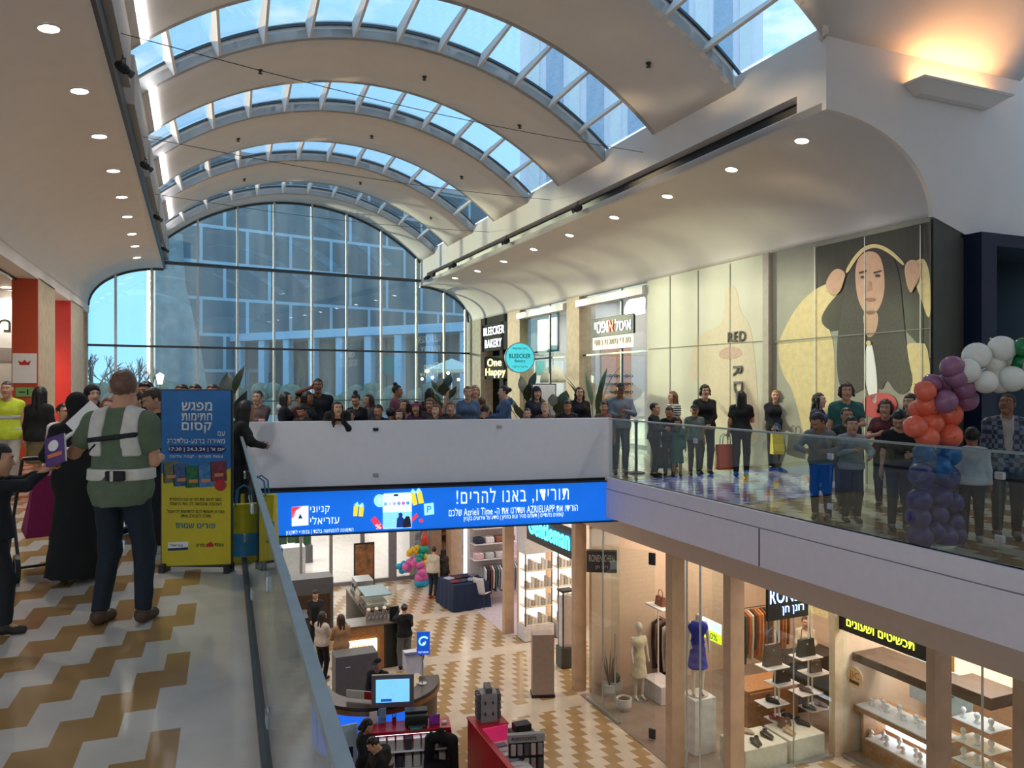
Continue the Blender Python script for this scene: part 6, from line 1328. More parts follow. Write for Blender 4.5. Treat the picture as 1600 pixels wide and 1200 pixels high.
# ---- perfume shop: glowing sign, white shelf towers
def psign(name, label, s0, x0, x1, y0, y1, m): pass
pg = thing('shop_sign', A(17.3, 8.25, -2.42), TA, 'dark sign board with glowing cyan lettering over the perfume shop', 'shop sign')
bpart(pg, 'board', MATS['sign_dark'], ((0.05, 0, .3), (.08, 2.75, .72))); text('lettering', 'Gentleman', mat('neon_cyan', '#3fc8ff', .4, emit=3.0, var=0), pg, (-.0, 0, .38), 2.4, .5, rot=(R(90), 0, R(-90)), depth=.02, bold=.02)
bxg = mat('pack_pale', '#e2ddd6', .5, var=.15, scale=30); bxd = mat('pack_grey', '#b3aaa5', .5, var=.2, scale=30)
def shelf_tower(label, s, o, wdt, n, group, first=False):
    rt = aobj('display_shelf', label, 'display shelf', s, o, LOW+.015, rz=R(90)); BR9 = Matrix.Rotation(TA+R(90), 3, 'Z')
    bpart(rt, 'plinth', box_w, ((0, 0, .2), (.5, wdt+.1, .4))); bpart(rt, 'back', glow_w, ((.22, 0, 1.4), (.02, wdt, 2.0)))
    bpart(rt, 'post', dark_al, *[((-.2, q*wdt/2, 1.4), (.03, .03, 2.0)) for q in (-1, 1)]); [bpart(rt, 'shelf', cream, ((0, 0, .42+.5*k), (.46, wdt, .03))) for k in range(5)]
    bpart(rt, 'header', box_w, ((0, 0, 2.9), (.5, wdt+.1, 1.0)))
    for k in range(4):
        for i in range(n):
            hh = .16+.14*((i*5+k*3) % 4)/3; mb = MB(); mb.bevbox((0, 0, hh/2), (.1, wdt/n*.72, hh), .004); o_ = mb.build('perfume_box', bxg if (i+k) % 3 else bxd); o_.location = Vector(rt.location)+BR9 @ Vector((-.12, -wdt/2+wdt*(i+.5)/n, .435+.5*k)); o_.rotation_euler = (0, 0, TA+R(90)); tag(o_, 'pale perfume box on ' + group[1], 'box', group[0])
    return rt
shelf_tower('lit white shelf tower next to the stone pillar in the perfume shop', 19.22, 8.78, .8, 8, ('perfume boxes on the front tower', 'the front lit shelf tower'))
shelf_tower('lit white shelf tower deeper inside the perfume shop', 19.2, 9.72, .7, 7, ('perfume boxes on the rear tower', 'the rear lit shelf tower'))
text('lettering', 'SA', grey_m, bpy.data.objects['display_shelf.001'], (-.255, 0, 2.9), .36, .22, rot=(R(90), 0, R(-90)))
item('testing_stand', 'narrow dark testing stand at the edge of the perfume shop', 'stand', sx(884, 8.6), 8.6, LOW+.015, None, [('base', dark_al, [((0, 0, .25), (.4, .34, .5))]), ('column', box_w, [((0, 0, 1.1), (.3, .22, 1.3))]), ('frame', black, [((-.14, -.13, 1.15), (.03, .03, 1.5)), ((-.14, .13, 1.15), (.03, .03, 1.5)), ((0, 0, 1.9), (.36, .3, .05))])])
pn = thing('plinth', lz(849, 1090, LOW), R(4), 'tall beige plinth with a black foot before the shop pillars', 'plinth'); bpart(pn, 'body', mat('plinth_beige', '#a8948a', .5), ((0, .16, .74), (.5, .34, 1.36))); bpart(pn, 'foot', black, ((0, .16, .03), (.54, .38, .06)))
# ---- fashion shop with glass front
def gfront(label, n, x0, x1, muls, o=OS+.05, z1=-1.42):
    s0, s1 = sx(x1, o), sx(x0, o); rt = thing('window_%d' % n, A((s0+s1)/2, o, LOW), TA, label, 'shop window'); struct(rt); h = (s1-s0)/2; mb = MB(); mb.box((0, 0, (z1-LOW)/2), (.012, 2*h, z1-LOW)); mb.build('pane', pane_clear, rt)
    for x in muls:
        mb = MB(); mb.box((0, sx(x, o)-(s0+s1)/2, (z1-LOW)/2), (.03, .025, z1-LOW)); mb.build('edge', steel, rt)
    mb = MB(); mb.box((0, 0, .03), (.06, 2*h, .06)); mb.build('bottom_channel', steel, rt); return rt
gfront('glass front of the fashion shop left of its door', 12, 917, 968, (942,)); gfront('narrow glass front of the fashion shop between two stone pillars', 13, 1070, 1130, (1073, 1094)); gfront('glass front of the jewellery window', 15, 1314, 1460, (), o=11.4); gfront('glass front of the second jewellery window', 16, 1470, 1640, (1535,), o=11.4)
rt = thing('window_14', A(10.9, 9.85, LOW), TA, 'glass front of the shoe display facing along the hall', 'shop window'); struct(rt); mb = MB(); mb.box((0, 0, 2.0), (2.9, .012, 4.0)); mb.build('pane', pane_clear, rt); mb = MB(); mb.box((o_at(1240, 10.9)-9.85, 0, 2.0), (.02, .02, 4.0)); mb.build('edge', steel, rt); mb = MB(); mb.box((0, 0, .03), (2.9, .05, .06)); mb.build('bottom_channel', steel, rt)
dr = thing('glass_door', A(sx(985, OS), OS+.05, LOW+.015), TA+R(35), 'open glass door of the fashion shop with steel fittings', 'door'); bpart(dr, 'leaf', pane_clear, ((0, 0, 1.9), (.014, .95, 3.7)), bev=.002); bpart(dr, 'fitting', dark_al, ((0, -.42, 3.6), (.04, .14, .24)), ((0, -.42, .12), (.04, .14, .2))); mb = MB(); mb.tube([(-.05, .36, .6), (-.05, .36, 2.0)], .018, 8); mb.build('handle', steel, dr)
bsg = thing('blade_sign', lz(940, 876, 0)*0+PX(940, 897, 16.4), R(-8), 'grey blade sign with pale lettering on the fashion shop front', 'shop sign'); bpart(bsg, 'board', mat('blade_grey', '#4a4444', .5), ((0, .1, .26), (.66, .2, .46))); text('lettering', 'RONEN CHEN', prt_w, bsg, (0, -.004, .34), .54, .15); text('lettering', 'רונן חן', prt_w, bsg, (0, -.004, .14), .26, .08)
def mannequin(label, loc, rz, cdress, body='#d8d2c6', legs=True, head=True):
    rt = thing('mannequin', loc, rz, label, 'mannequin'); mm = mat('mannequin_white', body, .4, var=.02)
    def f(P):
        d = smin_all([cap(P, (-.09, 0, 1.3), (.09, 0, 1.3), .09), cap(P, (0, 0, 1.1), (0, 0, 1.28), .085), cap(P, (-.06, 0, .95), (.06, 0, .95), .1), cap(P, (0, 0, 1.4), (0, .01, 1.52), .045)], .08)
        if head: d = smin(d, ell(P, (0, .02, 1.62), (.075, .095, .115)), .03)
        for s in (-1, 1):
            d = smin(d, cap(P, (s*.15, 0, 1.38), (s*.2, .02, 1.1), .042, .035), .03); d = smin(d, cap(P, (s*.2, .02, 1.1), (s*.2, .1, .85), .034, .025), .02)
            if legs: d = smin(smin(d, cap(P, (s*.08, 0, .9), (s*.085, .02, .5), .075, .05), .04), cap(P, (s*.085, .02, .5), (s*.085, 0, .08), .05, .032), .02); d = smin(d, cap(P, (s*.085, 0, .06), (s*.085, .12, .03), .035, .025), .02)
        return d
    v, q = snets(f, (-.3, -.2, -.01), (.3, .25, 1.78), .022); mobj('figure', np_mesh('figure', [(v, q, 0)], [mm]), rt)
    def g(P): return np.maximum(smin_all([cap(P, (-.09, 0, 1.3), (.09, 0, 1.3), .112), cap(P, (0, 0, .9), (0, 0, 1.28), .12), cap(P, (0, 0, .95), (0, 0, .5), .13, .2)], .08), np.maximum(.52-P[:, 2], P[:, 2]-1.42))+.008*nzf(P, 40)
    v, q = snets(g, (-.3, -.28, .45), (.3, .28, 1.5), .02); mobj('dress', np_mesh('dress', [(v, q, 0)], [cloth(cdress, .8)]), rt)
    mb = MB(); mb.lathe([(.2, 0), (.2, .015), (.02, .02)], seg=20); mb.build('base', steel, rt); return rt
mannequin('pale mannequin in a cream dress behind the open glass door', A(sx(998, 9.2), 9.2, LOW+.015), R(200), '#d9cfb4')
mannequin('mannequin in a black top and vivid blue skirt between two stone pillars', A(sx(1090, 9.0), 9.0, LOW+1.08), R(180), '#1f2fae', '#1a1a20', head=False)
item('mannequin_plinth', 'white plinth under the mannequin in the blue skirt', 'plinth', sx(1090, 9.0), 9.0, LOW+.015, None, [('block', box_w, [((0, 0, .53), (.5, .5, 1.055))])])
sc_ = item('small_screen', 'small lit price screen with yellow band in the fashion shop', 'screen', sx(1112, 9.6), 9.6, LOW+1.95, None, [('panel', mat('screen_pale2', '#d8eef4', .4, emit=.9), [((0, 0, .28), (.03, .6, .2))]), ('band', mat('screen_lime', '#d8ee2a', .4, emit=.9), [((0, 0, .08), (.03, .6, .2))])]); text('lettering', '-50%', black, sc_, (-.018, 0, .08), .4, .12, rot=(R(90), 0, R(-90)))
for i, (x, o, lab) in enumerate(((952, 8.7, 'grey spiky potted plant in the fashion shop window'), (961, 8.9, 'round green cactus in a white pot in the fashion shop window'), (975, 8.6, 'white pot with dark soil beside the glass door'))):
    rt = thing('window_planter', A(sx(x, o), o, LOW+.015), 0, lab, 'plant'); mb = MB(); mb.lathe([(.12, 0), (.17, .1), (.17, .26), (.15, .26), (.14, .22), (0, .22)], seg=18); mb.build('pot', box_w, rt)
    mb = MB()
    if i == 0:
        for k in range(16): a = k*2.4; mb.tube([(0, 0, .2), (math.cos(a)*.12, math.sin(a)*.12, .62+.1*(k % 3)), (math.cos(a)*.18, math.sin(a)*.18, .8+.1*(k % 3))], [.012, .009, .002], 4)
        mb.build('spikes', mat('dry_grey', '#7a746a', .7), rt)
    elif i == 1: mb.ball((0, 0, .33), (.13, .13, .12), 12); mb.build('cactus', leafm, rt, smooth=True)
    else: mb.lathe([(.14, .22), (.1, .25), (0, .26)], seg=16); mb.build('soil', woodd, rt)
garment_rail('clothes_rail', 'white display rail with patterned dresses inside the fashion shop door', 'dresses on the white rail', sx(1030, 10.2), 10.2, LOW+.015, 1.3, 9, ['#2a2624', '#c9beb0', '#1d1c20', '#8a6a5a'], 1.25, glabel='dress on the white rail inside the fashion shop door')
hb = thing('handbag', A(sx(1032, 9.7), 9.7, LOW+2.1), TA, 'brown handbag on the high shelf by the fashion shop door', 'handbag')
def handbag_parts(rt, c, w=.3, h=.2, d=.12):
    mb = MB(); a, b = w/2, d/2; mb.add([(-b, -a, 0), (-b, a, 0), (b, a, 0), (b, -a, 0), (-b*.6, -a*.86, h), (-b*.6, a*.86, h), (b*.6, a*.86, h), (b*.6, -a*.86, h)], [(0, 1, 2, 3), (7, 6, 5, 4), (0, 4, 5, 1), (1, 5, 6, 2), (2, 6, 7, 3), (3, 7, 4, 0)]); mb.build('bag_body', cloth(c, .5), rt)
    mb = MB(); mb.tube([(0, -a*.6, h-.01), (0, -a*.5, h+h*.6), (0, 0, h+h*.75), (0, a*.5, h+h*.6), (0, a*.6, h-.01)], .009, 6); mb.build('handle', cloth(c, .5), rt)
    mb = MB(); mb.bevbox((-b*.75, 0, h*.72), (.014, .04, .03), .003); mb.build('clasp', steel, rt)
handbag_parts(hb, '#7a4a34'); item('shelf_unit', 'white shelf unit carrying the brown handbag', 'shelf', sx(1032, 9.7), 9.7, LOW+.015, None, [('board', box_w, [((0, 0, 2.06), (.4, .7, .035))]), ('base', box_w, [((0, 0, .2), (.5, .8, .4))]), ('post', white, [((.16, -.33, 1.2), (.03, .03, 1.8)), ((.16, .33, 1.2), (.03, .03, 1.8))])])
garment_rail('clothes_rail', 'long clothes rail with brown and orange garments behind the shoe display', 'garments on the long rail', 13.7, o_at(1186, 13.7), LOW+.015, 1.5, 16, ['#c08a4a', '#8a4a2a', '#3a4a3e', '#b5562a', '#d8c9a8', '#4a3a34', '#c96a30'], 1.72, along='o', gl=1.15, glabel='garment on the long rail behind the shoe display')
# shoe display: stands with shelves, plinths
def disp(x, y, z, o=None): return lz(x, y, z)
BR = Matrix.Rotation(TA, 3, 'Z')
stands = []
BR2 = Matrix.Rotation(TA+R(90), 3, 'Z')
for i, (x, o, lab) in enumerate(((1214, 9.3, 'white stand with tiered shelves of bags and shoes, left one in the shoe window'), (1266, 9.9, 'white stand with tiered shelves of bags and shoes, right one in the shoe window'))):
    ss_ = 11.75+.15*i; rt = aobj('tiered_stand', lab, 'display stand', ss_, o_at(x, ss_), LOW+.015, rz=R(90))
    bpart(rt, 'pole', white, ((0, -.05, 2.0), (.03, .03, 4.0)), ((0, .05, 2.0), (.03, .03, 4.0)))
    [bpart(rt, 'shelf', box_w, ((0, .12*((k % 2)*2-1), .45+.36*k), (.4, .56, .02))) for k in range(4)]; stands.append((rt, o))
def shoe_mesh(kind):
    def f(P):
        d = smin(cap(P, (0, -.1, .035), (0, .12, .022), .036, .03), cap(P, (0, -.1, .06), (0, -.08, .075), .034), .03)
        d = np.maximum(d, .004-P[:, 2]); 
        return np.maximum(d, -ell(P, (0, -.05, .095), (.026, .085, .045)))
    v, q = snets(f, (-.06, -.17, -.005), (.06, .18, .13), .0085); return np_mesh('shoe', [(v, q, 0)], [cloth('#1a1715', .45)])
SHOE = shoe_mesh(0)
def pair(p, rz, c, lab, group):
    for q in (-1, 1):
        o = bpy.data.objects.new('shoe', SHOE); COL.objects.link(o); o.location = p+Matrix.Rotation(rz, 3, 'Z') @ Vector((q*.05, .03*q, 0)); o.rotation_euler = (0, 0, rz+.1*q); o.material_slots[0].link = 'OBJECT'; o.material_slots[0].material = cloth(c, .45); tag(o, lab, 'shoe', group)
def onshelf(si, k, dx=0, dy=0): rt, o = stands[si]; return Vector(rt.location)+BR2 @ Vector((dx, .12*((k % 2)*2-1)+dy, .462+.36*k))
for si, k, dy, c in ((0, 0, -.15, '#16181c'), (0, 0, .15, '#8a2430'), (0, 1, 0, '#14120f'), (1, 0, -.15, '#5a3a2a'), (1, 0, .16, '#2a1d18'), (1, 1, 0, '#3a2c2a')):
    pair(onshelf(si, k, 0, dy), TA+R(200), c, ('%s shoe on the %s tiered stand, %s shelf from the bottom' % ({'#8a2430': 'dark red'}.get(c, 'dark' if c < '#4' else 'brown'), ('left', 'right')[si], ('first', 'second')[k])), 'shoes on the tiered stand %d %d %s' % (si, k, 'red' if c == '#8a2430' else 'dark' if c < '#4' else 'brown'))
for si, k, c, w_, h_, lab in ((0, 2, '#1d1714', .36, .3, 'black handbag on the third shelf of the left tiered stand'), (0, 3, '#5a4a44', .4, .42, 'large grey brown tote bag on the top shelf of the left tiered stand'), (1, 3, '#16302a', .42, .34, 'dark green handbag on the top shelf of the right tiered stand'), (1, 2, '#4a4644', .3, .22, 'grey handbag on the third shelf of the right tiered stand')):
    rt = thing('handbag', onshelf(si, k), TA+R(90), lab, 'handbag'); handbag_parts(rt, c, w_, h_)
pls = []
for i, (x, y, lab) in enumerate(((1200, 1196, 'white display block with shoes in the left half of the shoe window'), (1265, 1184, 'white display block with a brown bag in the right half of the shoe window'))):
    rt = aobj('display_block', lab, 'plinth', 11.32, (9.66, 10.64)[i], LOW+.015, rz=R(90)); bpart(rt, 'block', mat('block_white', '#dcd8cc', .5), ((0, 0, .22), (.72, (.98, .84)[i], .44)), bev=.01); pls.append(rt)
for (i, dx, dy, c) in ((0, -.2, .1, '#15130f'), (0, -.05, -.28, '#1b1815'), (0, .2, .28, '#c9b18a'), (0, .25, -.02, '#b9a58e'), (1, -.1, .2, '#c2a78a'), (1, .1, -.3, '#1f1a18')):
    pair(Vector(pls[i].location)+BR2 @ Vector((dx, dy, .445)), TA+R(190+dx*120), c, '%s shoe on the %s white display block' % ('black' if c < '#3' else 'beige', ('left', 'right')[i]), '%s shoes on the %s white block' % ('black' if c < '#3' else 'beige', ('left', 'right')[i]))
rt = thing('handbag', Vector(pls[1].location)+BR2 @ Vector((.15, .1, .445)), TA+R(90), 'small brown bag on the right white display block', 'handbag'); handbag_parts(rt, '#6a4638', .26, .16)
item('wooden_drawers', 'warm wooden drawer block behind the left display block', 'drawers', 12.5, o_at(1190, 12.5), LOW+.015, None, [('body', wood, [((0, 0, .45), (.7, 1.3, .9))]), ('drawer', wood, [((-.36, q*.32, .45), (.03, .6, .8)) for q in (-1, 1)]), ('handle', steel, [((-.385, q*.32, .6), (.02, .2, .02)) for q in (-1, 1)])], rz=R(90))
item('till_counter', 'dark till counter at the back of the fashion shop', 'counter', 12.9, o_at(1255, 12.9), LOW+.015, None, [('body', green_d, [((0, 0, .55), (.6, 1.5, 1.1))]), ('top', black, [((0, 0, 1.12), (.7, 1.6, .04))])], rz=R(90))
lsg = thing('led_shop_sign', A(10.75, o_at(1232, 10.75), LOW+2.82), TA+R(90), 'black lit sign with blue-white lettering over the shoe display', 'shop sign'); bpart(lsg, 'board', black, ((0.03, 0, .35), (.06, .95, .7))); text('lettering', 'RONEN', mat('neon_ice', '#9fc4ff', .4, emit=2.0, var=0), lsg, (-.004, .0, .45), .86, .28, rot=(R(90), 0, R(-90)), depth=.01); text('lettering', 'רונן חן', MATS['neon_ice'], lsg, (-.004, -.1, .16), .5, .16, rot=(R(90), 0, R(-90)), depth=.01)
# ---- jewellery shop
jx = lambda x: sx(x, 11.4)
sj = (jx(1452)+jx(1316))/2; wj = jx(1316)-jx(1452)
js_ = thing('jewellery_sign', A(sj, 11.3, -3.05), TA, 'black sign with small yellow lettering over the jewellery window', 'shop sign'); bpart(js_, 'board', black, ((0.03, 0, .27), (.06, wj+.1, .36))); text('lettering', 'תכשיטים ושעונים', mat('neon_lime', '#d8ee3a', .4, emit=2.0, var=0), js_, (-.004, 0, .27), wj*.78, .13, rot=(R(90), 0, R(-90)), depth=.01)
jw = aobj('jewellery_cabinet', 'wooden jewellery display cabinet with lit trays in the shop window', 'cabinet', sj, 11.95, LOW+.015)
bpart(jw, 'body', wood, ((.1, 0, .16), (.6, wj*.85, .32)), ((.1, 0, .88), (.75, wj*.98, .1)), ((.1, wj*.42, .6), (.6, .06, .55)), ((.1, -wj*.42, .6), (.6, .06, .55)), ((.42, 0, .6), (.05, wj*.85, .55))); bpart(jw, 'lit_panel', glow_c, ((.38, 0, .6), (.02, wj*.8, .4))); bpart(jw, 'canopy', woodd, ((.1, 0, 1.85), (.8, wj*1.0, .16))); bpart(jw, 'tray', box_w, ((.0, 0, .945), (.6, wj*.92, .03)), ((.05, 0, .34), (.5, wj*.78, .03))); bpart(jw, 'spot_strip', glow_c, ((-.1, 0, 1.76), (.12, wj*.9, .015)))
for r_ in range(2):
    for c_ in range(9):
        rt = aobj('jewellery_stand', 'small pale jewellery bust in the lit display', 'jewellery stand', 0, 0, 0, 'jewellery stands row %d of the window' % (r_+1)); rt['label'] = ('small pale jewellery stand on the %s tray of the wooden display' % ('upper', 'lower')[r_]); rt.location = Vector(jw.location)+BR @ Vector((-.05+.12*(c_ % 2), -wj*.38+wj*.76*c_/8, (.96, .355)[r_])); hh = .12+.07*((c_*3) % 4)/3
        mb = MB(); mb.lathe([(.045, 0), (.05, .02), (.02, .05), (.05, hh*.7), (.03, hh), (0, hh+.01)], seg=10); mb.build('bust', prt_w, rt, smooth=True); mb = MB(); mb.tube([(.052*math.cos(a), .052*math.sin(a), hh*.72-.03*math.cos(a)) for a in [2*math.pi*i/10 for i in range(11)]], .006, 4); mb.build('necklace', steel, rt)
lg = thing('round_shop_logo', A(jx(1338), 11.36, LOW+1.62), TA, 'round beige logo sticker on the jewellery window', 'logo'); Mx2 = Matrix.Rotation(R(-90), 3, 'Y'); mb = MB(); mb.lathe([(0, 0), (.2, 0), (.2, .012), (0, .012)], seg=30, M=Mx2); mb.build('disc', mat('logo_beige', '#c9b08a', .5), lg); text('lettering', 'JJC', mat('logo_gold', '#a8742a', .4, .4), lg, (-.014, 0, .03), .24, .16, rot=(R(90), 0, R(-90))); bpart(lg, 'ribbon', woodd, ((-.014, 0, -.09), (.006, .22, .06)), bev=.002)
cd = item('poster_card', 'pale blue card with a heart and 3C lettering hanging in the jewellery window', 'poster', sj, 12.85, LOW+.95, None, [('card', mat('card_blue', '#bcd2da', .5), [((0, 0, .45), (.02, wj*.7, .8))])]); text('lettering', '3C', mat('print_blue', '#3a78a8', .5), cd, (-.014, -.12, .5), .36, .26, rot=(R(90), 0, R(-90)))
j2 = sx(1533, 11.95); cc = aobj('glass_showcase', 'glass showcase with dark wooden canopy in the second jewellery window', 'showcase', j2, 11.95, LOW+.015)
bpart(cc, 'cabinet', wood, ((0, 0, .4), (.6, .75, .8))); bpart(cc, 'glass_box', pane_clear, ((0, 0, 1.35), (.58, .72, 1.1))); bpart(cc, 'canopy', woodd, ((0, 0, 2.02), (.74, .85, .2))); bpart(cc, 'shelf', box_w, *[((0, 0, z), (.52, .68, .015)) for z in (.82, 1.15, 1.5)]); bpart(cc, 'lamp', glow_c, ((0, 0, 1.9), (.4, .5, .015)))
for k in range(9):
    rt = aobj('jewellery_stand', 'small pale jewellery stand inside the glass showcase', 'jewellery stand', 0, 0, 0, 'jewellery stands in the glass showcase'); rt.location = Vector(cc.location)+BR @ Vector((-.1, -.24+.24*(k % 3), (.83, 1.16, 1.51)[k//3])); mb = MB(); mb.lathe([(.05, 0), (.05, .02), (.02, .05), (.05, .13), (.03, .17), (0, .18)], seg=10); mb.build('bust', prt_w, rt, smooth=True)
item('tall_cabinet', 'wooden wall cabinet with a warm lit niche in the jewellery shop', 'cabinet', sj-.8, 13.5, LOW+.015, None, [('body', wood, [((.1, 0, 1.5), (.4, 2.4, 3.0))]), ('niche_light', mat('niche_glow', '#ffc98a', .5, emit=1.6), [((-.11, .3, 1.9), (.02, 1.2, .9))])])
# ---- optical kiosk: curved blue-lit counter with screen and sign
kc = lz(612, 1108, LOW+1.1); kr = 1.25; kz = Vector((-2.77, 15.27, LOW)); ko = thing('kiosk_counter', kz, 0, 'round kiosk counter with blue lit front and bronze top edge', 'kiosk')
def arc(r0, r1, z0, z1, a0, a1, m, name, n=30):
    mb = MB(); mb.slab(lambda u, v: (Vector((r0*math.cos(R(a0+(a1-a0)*u)), r0*math.sin(R(a0+(a1-a0)*u)), z0+(z1-z0)*v)), Vector((math.cos(R(a0+(a1-a0)*u)), math.sin(R(a0+(a1-a0)*u)), 0))), n, 1, r1-r0); return mb.build(name, m, ko)
bronze = mat('bronze', '#8a6a48', .3, .6); kblue = mat('kiosk_blue', '#1f6cf0', .4, emit=.5, var=.1)
arc(kr-.36, kr+.04, 1.02, 1.1, -165, 15, mat('kiosk_top', '#3c332c', .3), 'worktop'); arc(kr, kr+.06, .95, 1.04, -165, 15, bronze, 'edge_band'); arc(kr-.04, kr, .05, .95, -165, -48, kblue, 'lit_front'); arc(kr-.04, kr+.0, .05, .95, -48, 15, woodd, 'side_front'); arc(kr-.02, kr+.02, .0, .06, -165, 15, steel, 'foot_band')
for a in (-140, -112, -84, -62): mb = MB(); mb.tube([(kr*1.005*math.cos(R(a)), kr*1.005*math.sin(R(a)), .05), (kr*1.005*math.cos(R(a)), kr*1.005*math.sin(R(a)), .86)], .02, 6); mb.build('divider', steel, ko)
tv = thing('screen', lz(612, 1108, LOW+1.1)+Vector((.0, .14, .0)), R(6), 'wide screen in a grey frame showing pale blue on the kiosk', 'screen'); bpart(tv, 'frame', mat('tv_grey', '#77787c', .4), ((0, 0, .29), (.78, .08, .6))); bpart(tv, 'display', mat('tv_blue', '#7cc8f4', .4, emit=.6, var=.12, scale=3), ((0.0, -.042, .3), (.62, .01, .42))); bpart(tv, 'caption', mat('tv_navy', '#1c5aa8', .4, emit=.5), ((-.12, -.049, .13), (.2, .006, .05)))
es = thing('eye_sign', lz(660, 1068, LOW+1.1), R(4), 'blue sign with a white and turquoise swirl on a pole at the kiosk', 'sign'); ez = 1.06
bpart(es, 'plate', mat('sign_blue', '#1450c0', .4, emit=.5), ((.02, 0, ez-.25), (.26, .04, .46))); mb = MB(); mb.tube([(0, 0.01, 0), (0, .01, ez-.45)], .015, 6); mb.build('pole', steel, es); mb = MB(); mb.lathe([(.09, 0), (.09, .015), (.02, .02)], seg=16); mb.build('foot', steel, es)
mb = MB(); mb.tube([(.02+(.11-.003*i)*math.cos(R(40+i*14)), -.026, ez-.22+(.11-.003*i)*math.sin(R(40+i*14))) for i in range(26)], [.022-.0006*i for i in range(26)], 6); mb.build('swirl', mat('sign_swirl', '#8fe0f0', .4, emit=.8), es); mb = MB(); mb.ball((.03, -.024, ez-.25), (.025, .01, .025), 10); mb.build('pupil', sgn_w, es); text('lettering', 'אופטיקה', sgn_w, es, (.02, -.022, ez-.43), .2, .04)
item('storage_cabinet', 'dark grey cabinet panel standing behind the kiosk man', 'cabinet', *so_(lz(575, 1075, LOW+.6)), LOW, None, [('panel', grey_m, [((-.05, 1.2, .5), (.95, .5, 1.0))]), ('handle', steel, [((-.25, .94, .75), (.12, .02, .02))])])
wb2 = thing('glasses_display', lz(641, 1060, LOW+1.1)+Vector((0, .5, 0)), R(20), 'slanted white spectacle display on the kiosk counter', 'display'); mb = MB(); mb.prism([(-.18, -.25, 0), (-.18, .25, 0), (-.18, .25, .34), (-.18, -.05, .34)], (.36, 0, 0)); mb.build('case', box_w, wb2); mb = MB(); mb.tube([(-.2, -.05, .36), (.2, -.05, .36)], .04, 8); mb.build('roll', steel, wb2)
bmn = thing('binocular_device', lz(660, 1052, LOW+1.1)+Vector((-.08, .3, 0)), 0, 'black eye-testing device on the kiosk counter', 'device'); bpart(bmn, 'body', black, ((0, 0, .3), (.16, .2, .2))); bpart(bmn, 'stand', dark_al, ((0, 0, .1), (.08, .12, .2)))
cdn = item('notice_card', 'white notice with red block lying on the kiosk edge', 'notice', 0, 0, 0, None, [('card', prt_w, [((0, 0, .12), (.5, .02, .16))]), ('red_block', MATS['print_red'], [((.2, -.012, .12), (.16, .006, .14))])]); cdn.location = lz(556, 1104, LOW+1.1)+Vector((0, .25, 0)); cdn.rotation_euler = (0, 0, R(-12))
pf = item('small_poster', 'pale blue upright poster with a dark swirl below the railing', 'poster', 0, 0, 0, None, [('board', mat('poster_pale', '#bfdff0', .5), [((0, 0, .6), (.4, .03, .8))]), ('swirl', prt_n, [((.02, -.018, .5), (.2, .006, .2))]), ('foot', steel, [((0, 0, .1), (.3, .2, .2))])]); pf.location = lz(541, 1150, LOW+.8)-Vector((.0, 0, .8)); 
# ---- red accessory counters
rcx = lz(702, 1136, LOW+1.0); r1 = thing('red_counter', Vector((rcx.x-.72*.985-.2*.17, rcx.y-.72*.17+.2*.985, LOW)), R(10), 'red counter with lit white shelves of small cartons', 'counter')
bpart(r1, 'top', redl, ((0, 0, .97), (1.5, .42, .06))); bpart(r1, 'side', redl, ((.72, 0, .47), (.08, .4, .94)), ((-.72, 0, .47), (.08, .4, .94)), ((0, .18, .47), (1.4, .04, .94))); bpart(r1, 'shelf', white, ((0, -.02, .62), (1.36, .36, .025)), ((0, -.02, .32), (1.36, .36, .025)), ((0, -.02, .03), (1.36, .36, .05))); bpart(r1, 'light', glow_c, ((0, -.16, .93), (1.3, .04, .02)))
for r_ in range(3):
    for i in range(9):
        hh = .2; mb = MB(); mb.bevbox((0, 0, hh/2), (.12, .14, hh), .004); o = mb.build('accessory_box', box_w if (i+r_) % 4 else mat('carton_dark', '#3a3c44', .5)); o.location = Vector(r1.location)+Matrix.Rotation(R(10), 3, 'Z') @ Vector((-.6+.15*i, -.1, (.635, .335, .06)[r_])); o.rotation_euler = (0, 0, R(10)); tag(o, 'small carton on the lit shelves of the red counter', 'box', 'cartons in the red counter')
prn = thing('printer', Vector(r1.location)+Vector((.14, .06, 1.0)), R(10), 'black printer on the red counter', 'printer'); bpart(prn, 'body', black, ((0, 0, .1), (.4, .3, .2)), bev=.02); bpart(prn, 'lid', mat('printer_lid', '#26262a', .4), ((0, .06, .22), (.4, .2, .04))); bpart(prn, 'tray', dark_al, ((0, -.2, .05), (.3, .1, .02)))
item('purple_card', 'purple square card propped on the red counter by the printer', 'card', *so_(Vector(r1.location)+Vector((.47, .02, 0))), LOW+1.0, None, [('card', mat('card_purple', '#8a3aa8', .5, var=.3, scale=12), [((0, 0, .09), (.2, .02, .18))])])
item('white_clip', 'small white holder on the red counter corner', 'holder', *so_(Vector(r1.location)+Vector((.64, .08, 0))), LOW+1.0, None, [('holder', prt_w, [((0, 0, .02), (.09, .05, .04))])])
pcup = thing('pen_cup', Vector(r1.location)+Vector((-.26, .06, 1.0)), 0, 'red pen cup with dark pens on the red counter', 'pen cup'); mb = MB(); mb.lathe([(.035, 0), (.04, .1), (.035, .1), (.03, .02), (0, .02)], seg=12); mb.build('cup', redl, pcup)
mb = MB()
for k in range(5): mb.tube([(0, 0, .03), (.05*math.cos(k*1.3), .05*math.sin(k*1.3), .22)], .006, 4)
mb.build('pens', black, pcup)
item('phone_box', 'turquoise phone carton lying before the printer', 'box', *so_(Vector(r1.location)+Vector((.16, -.14, 0))), LOW+1.0, None, [('carton', mat('turq_box', '#3f9a98', .5), [((0, 0, .02), (.22, .1, .04))])])
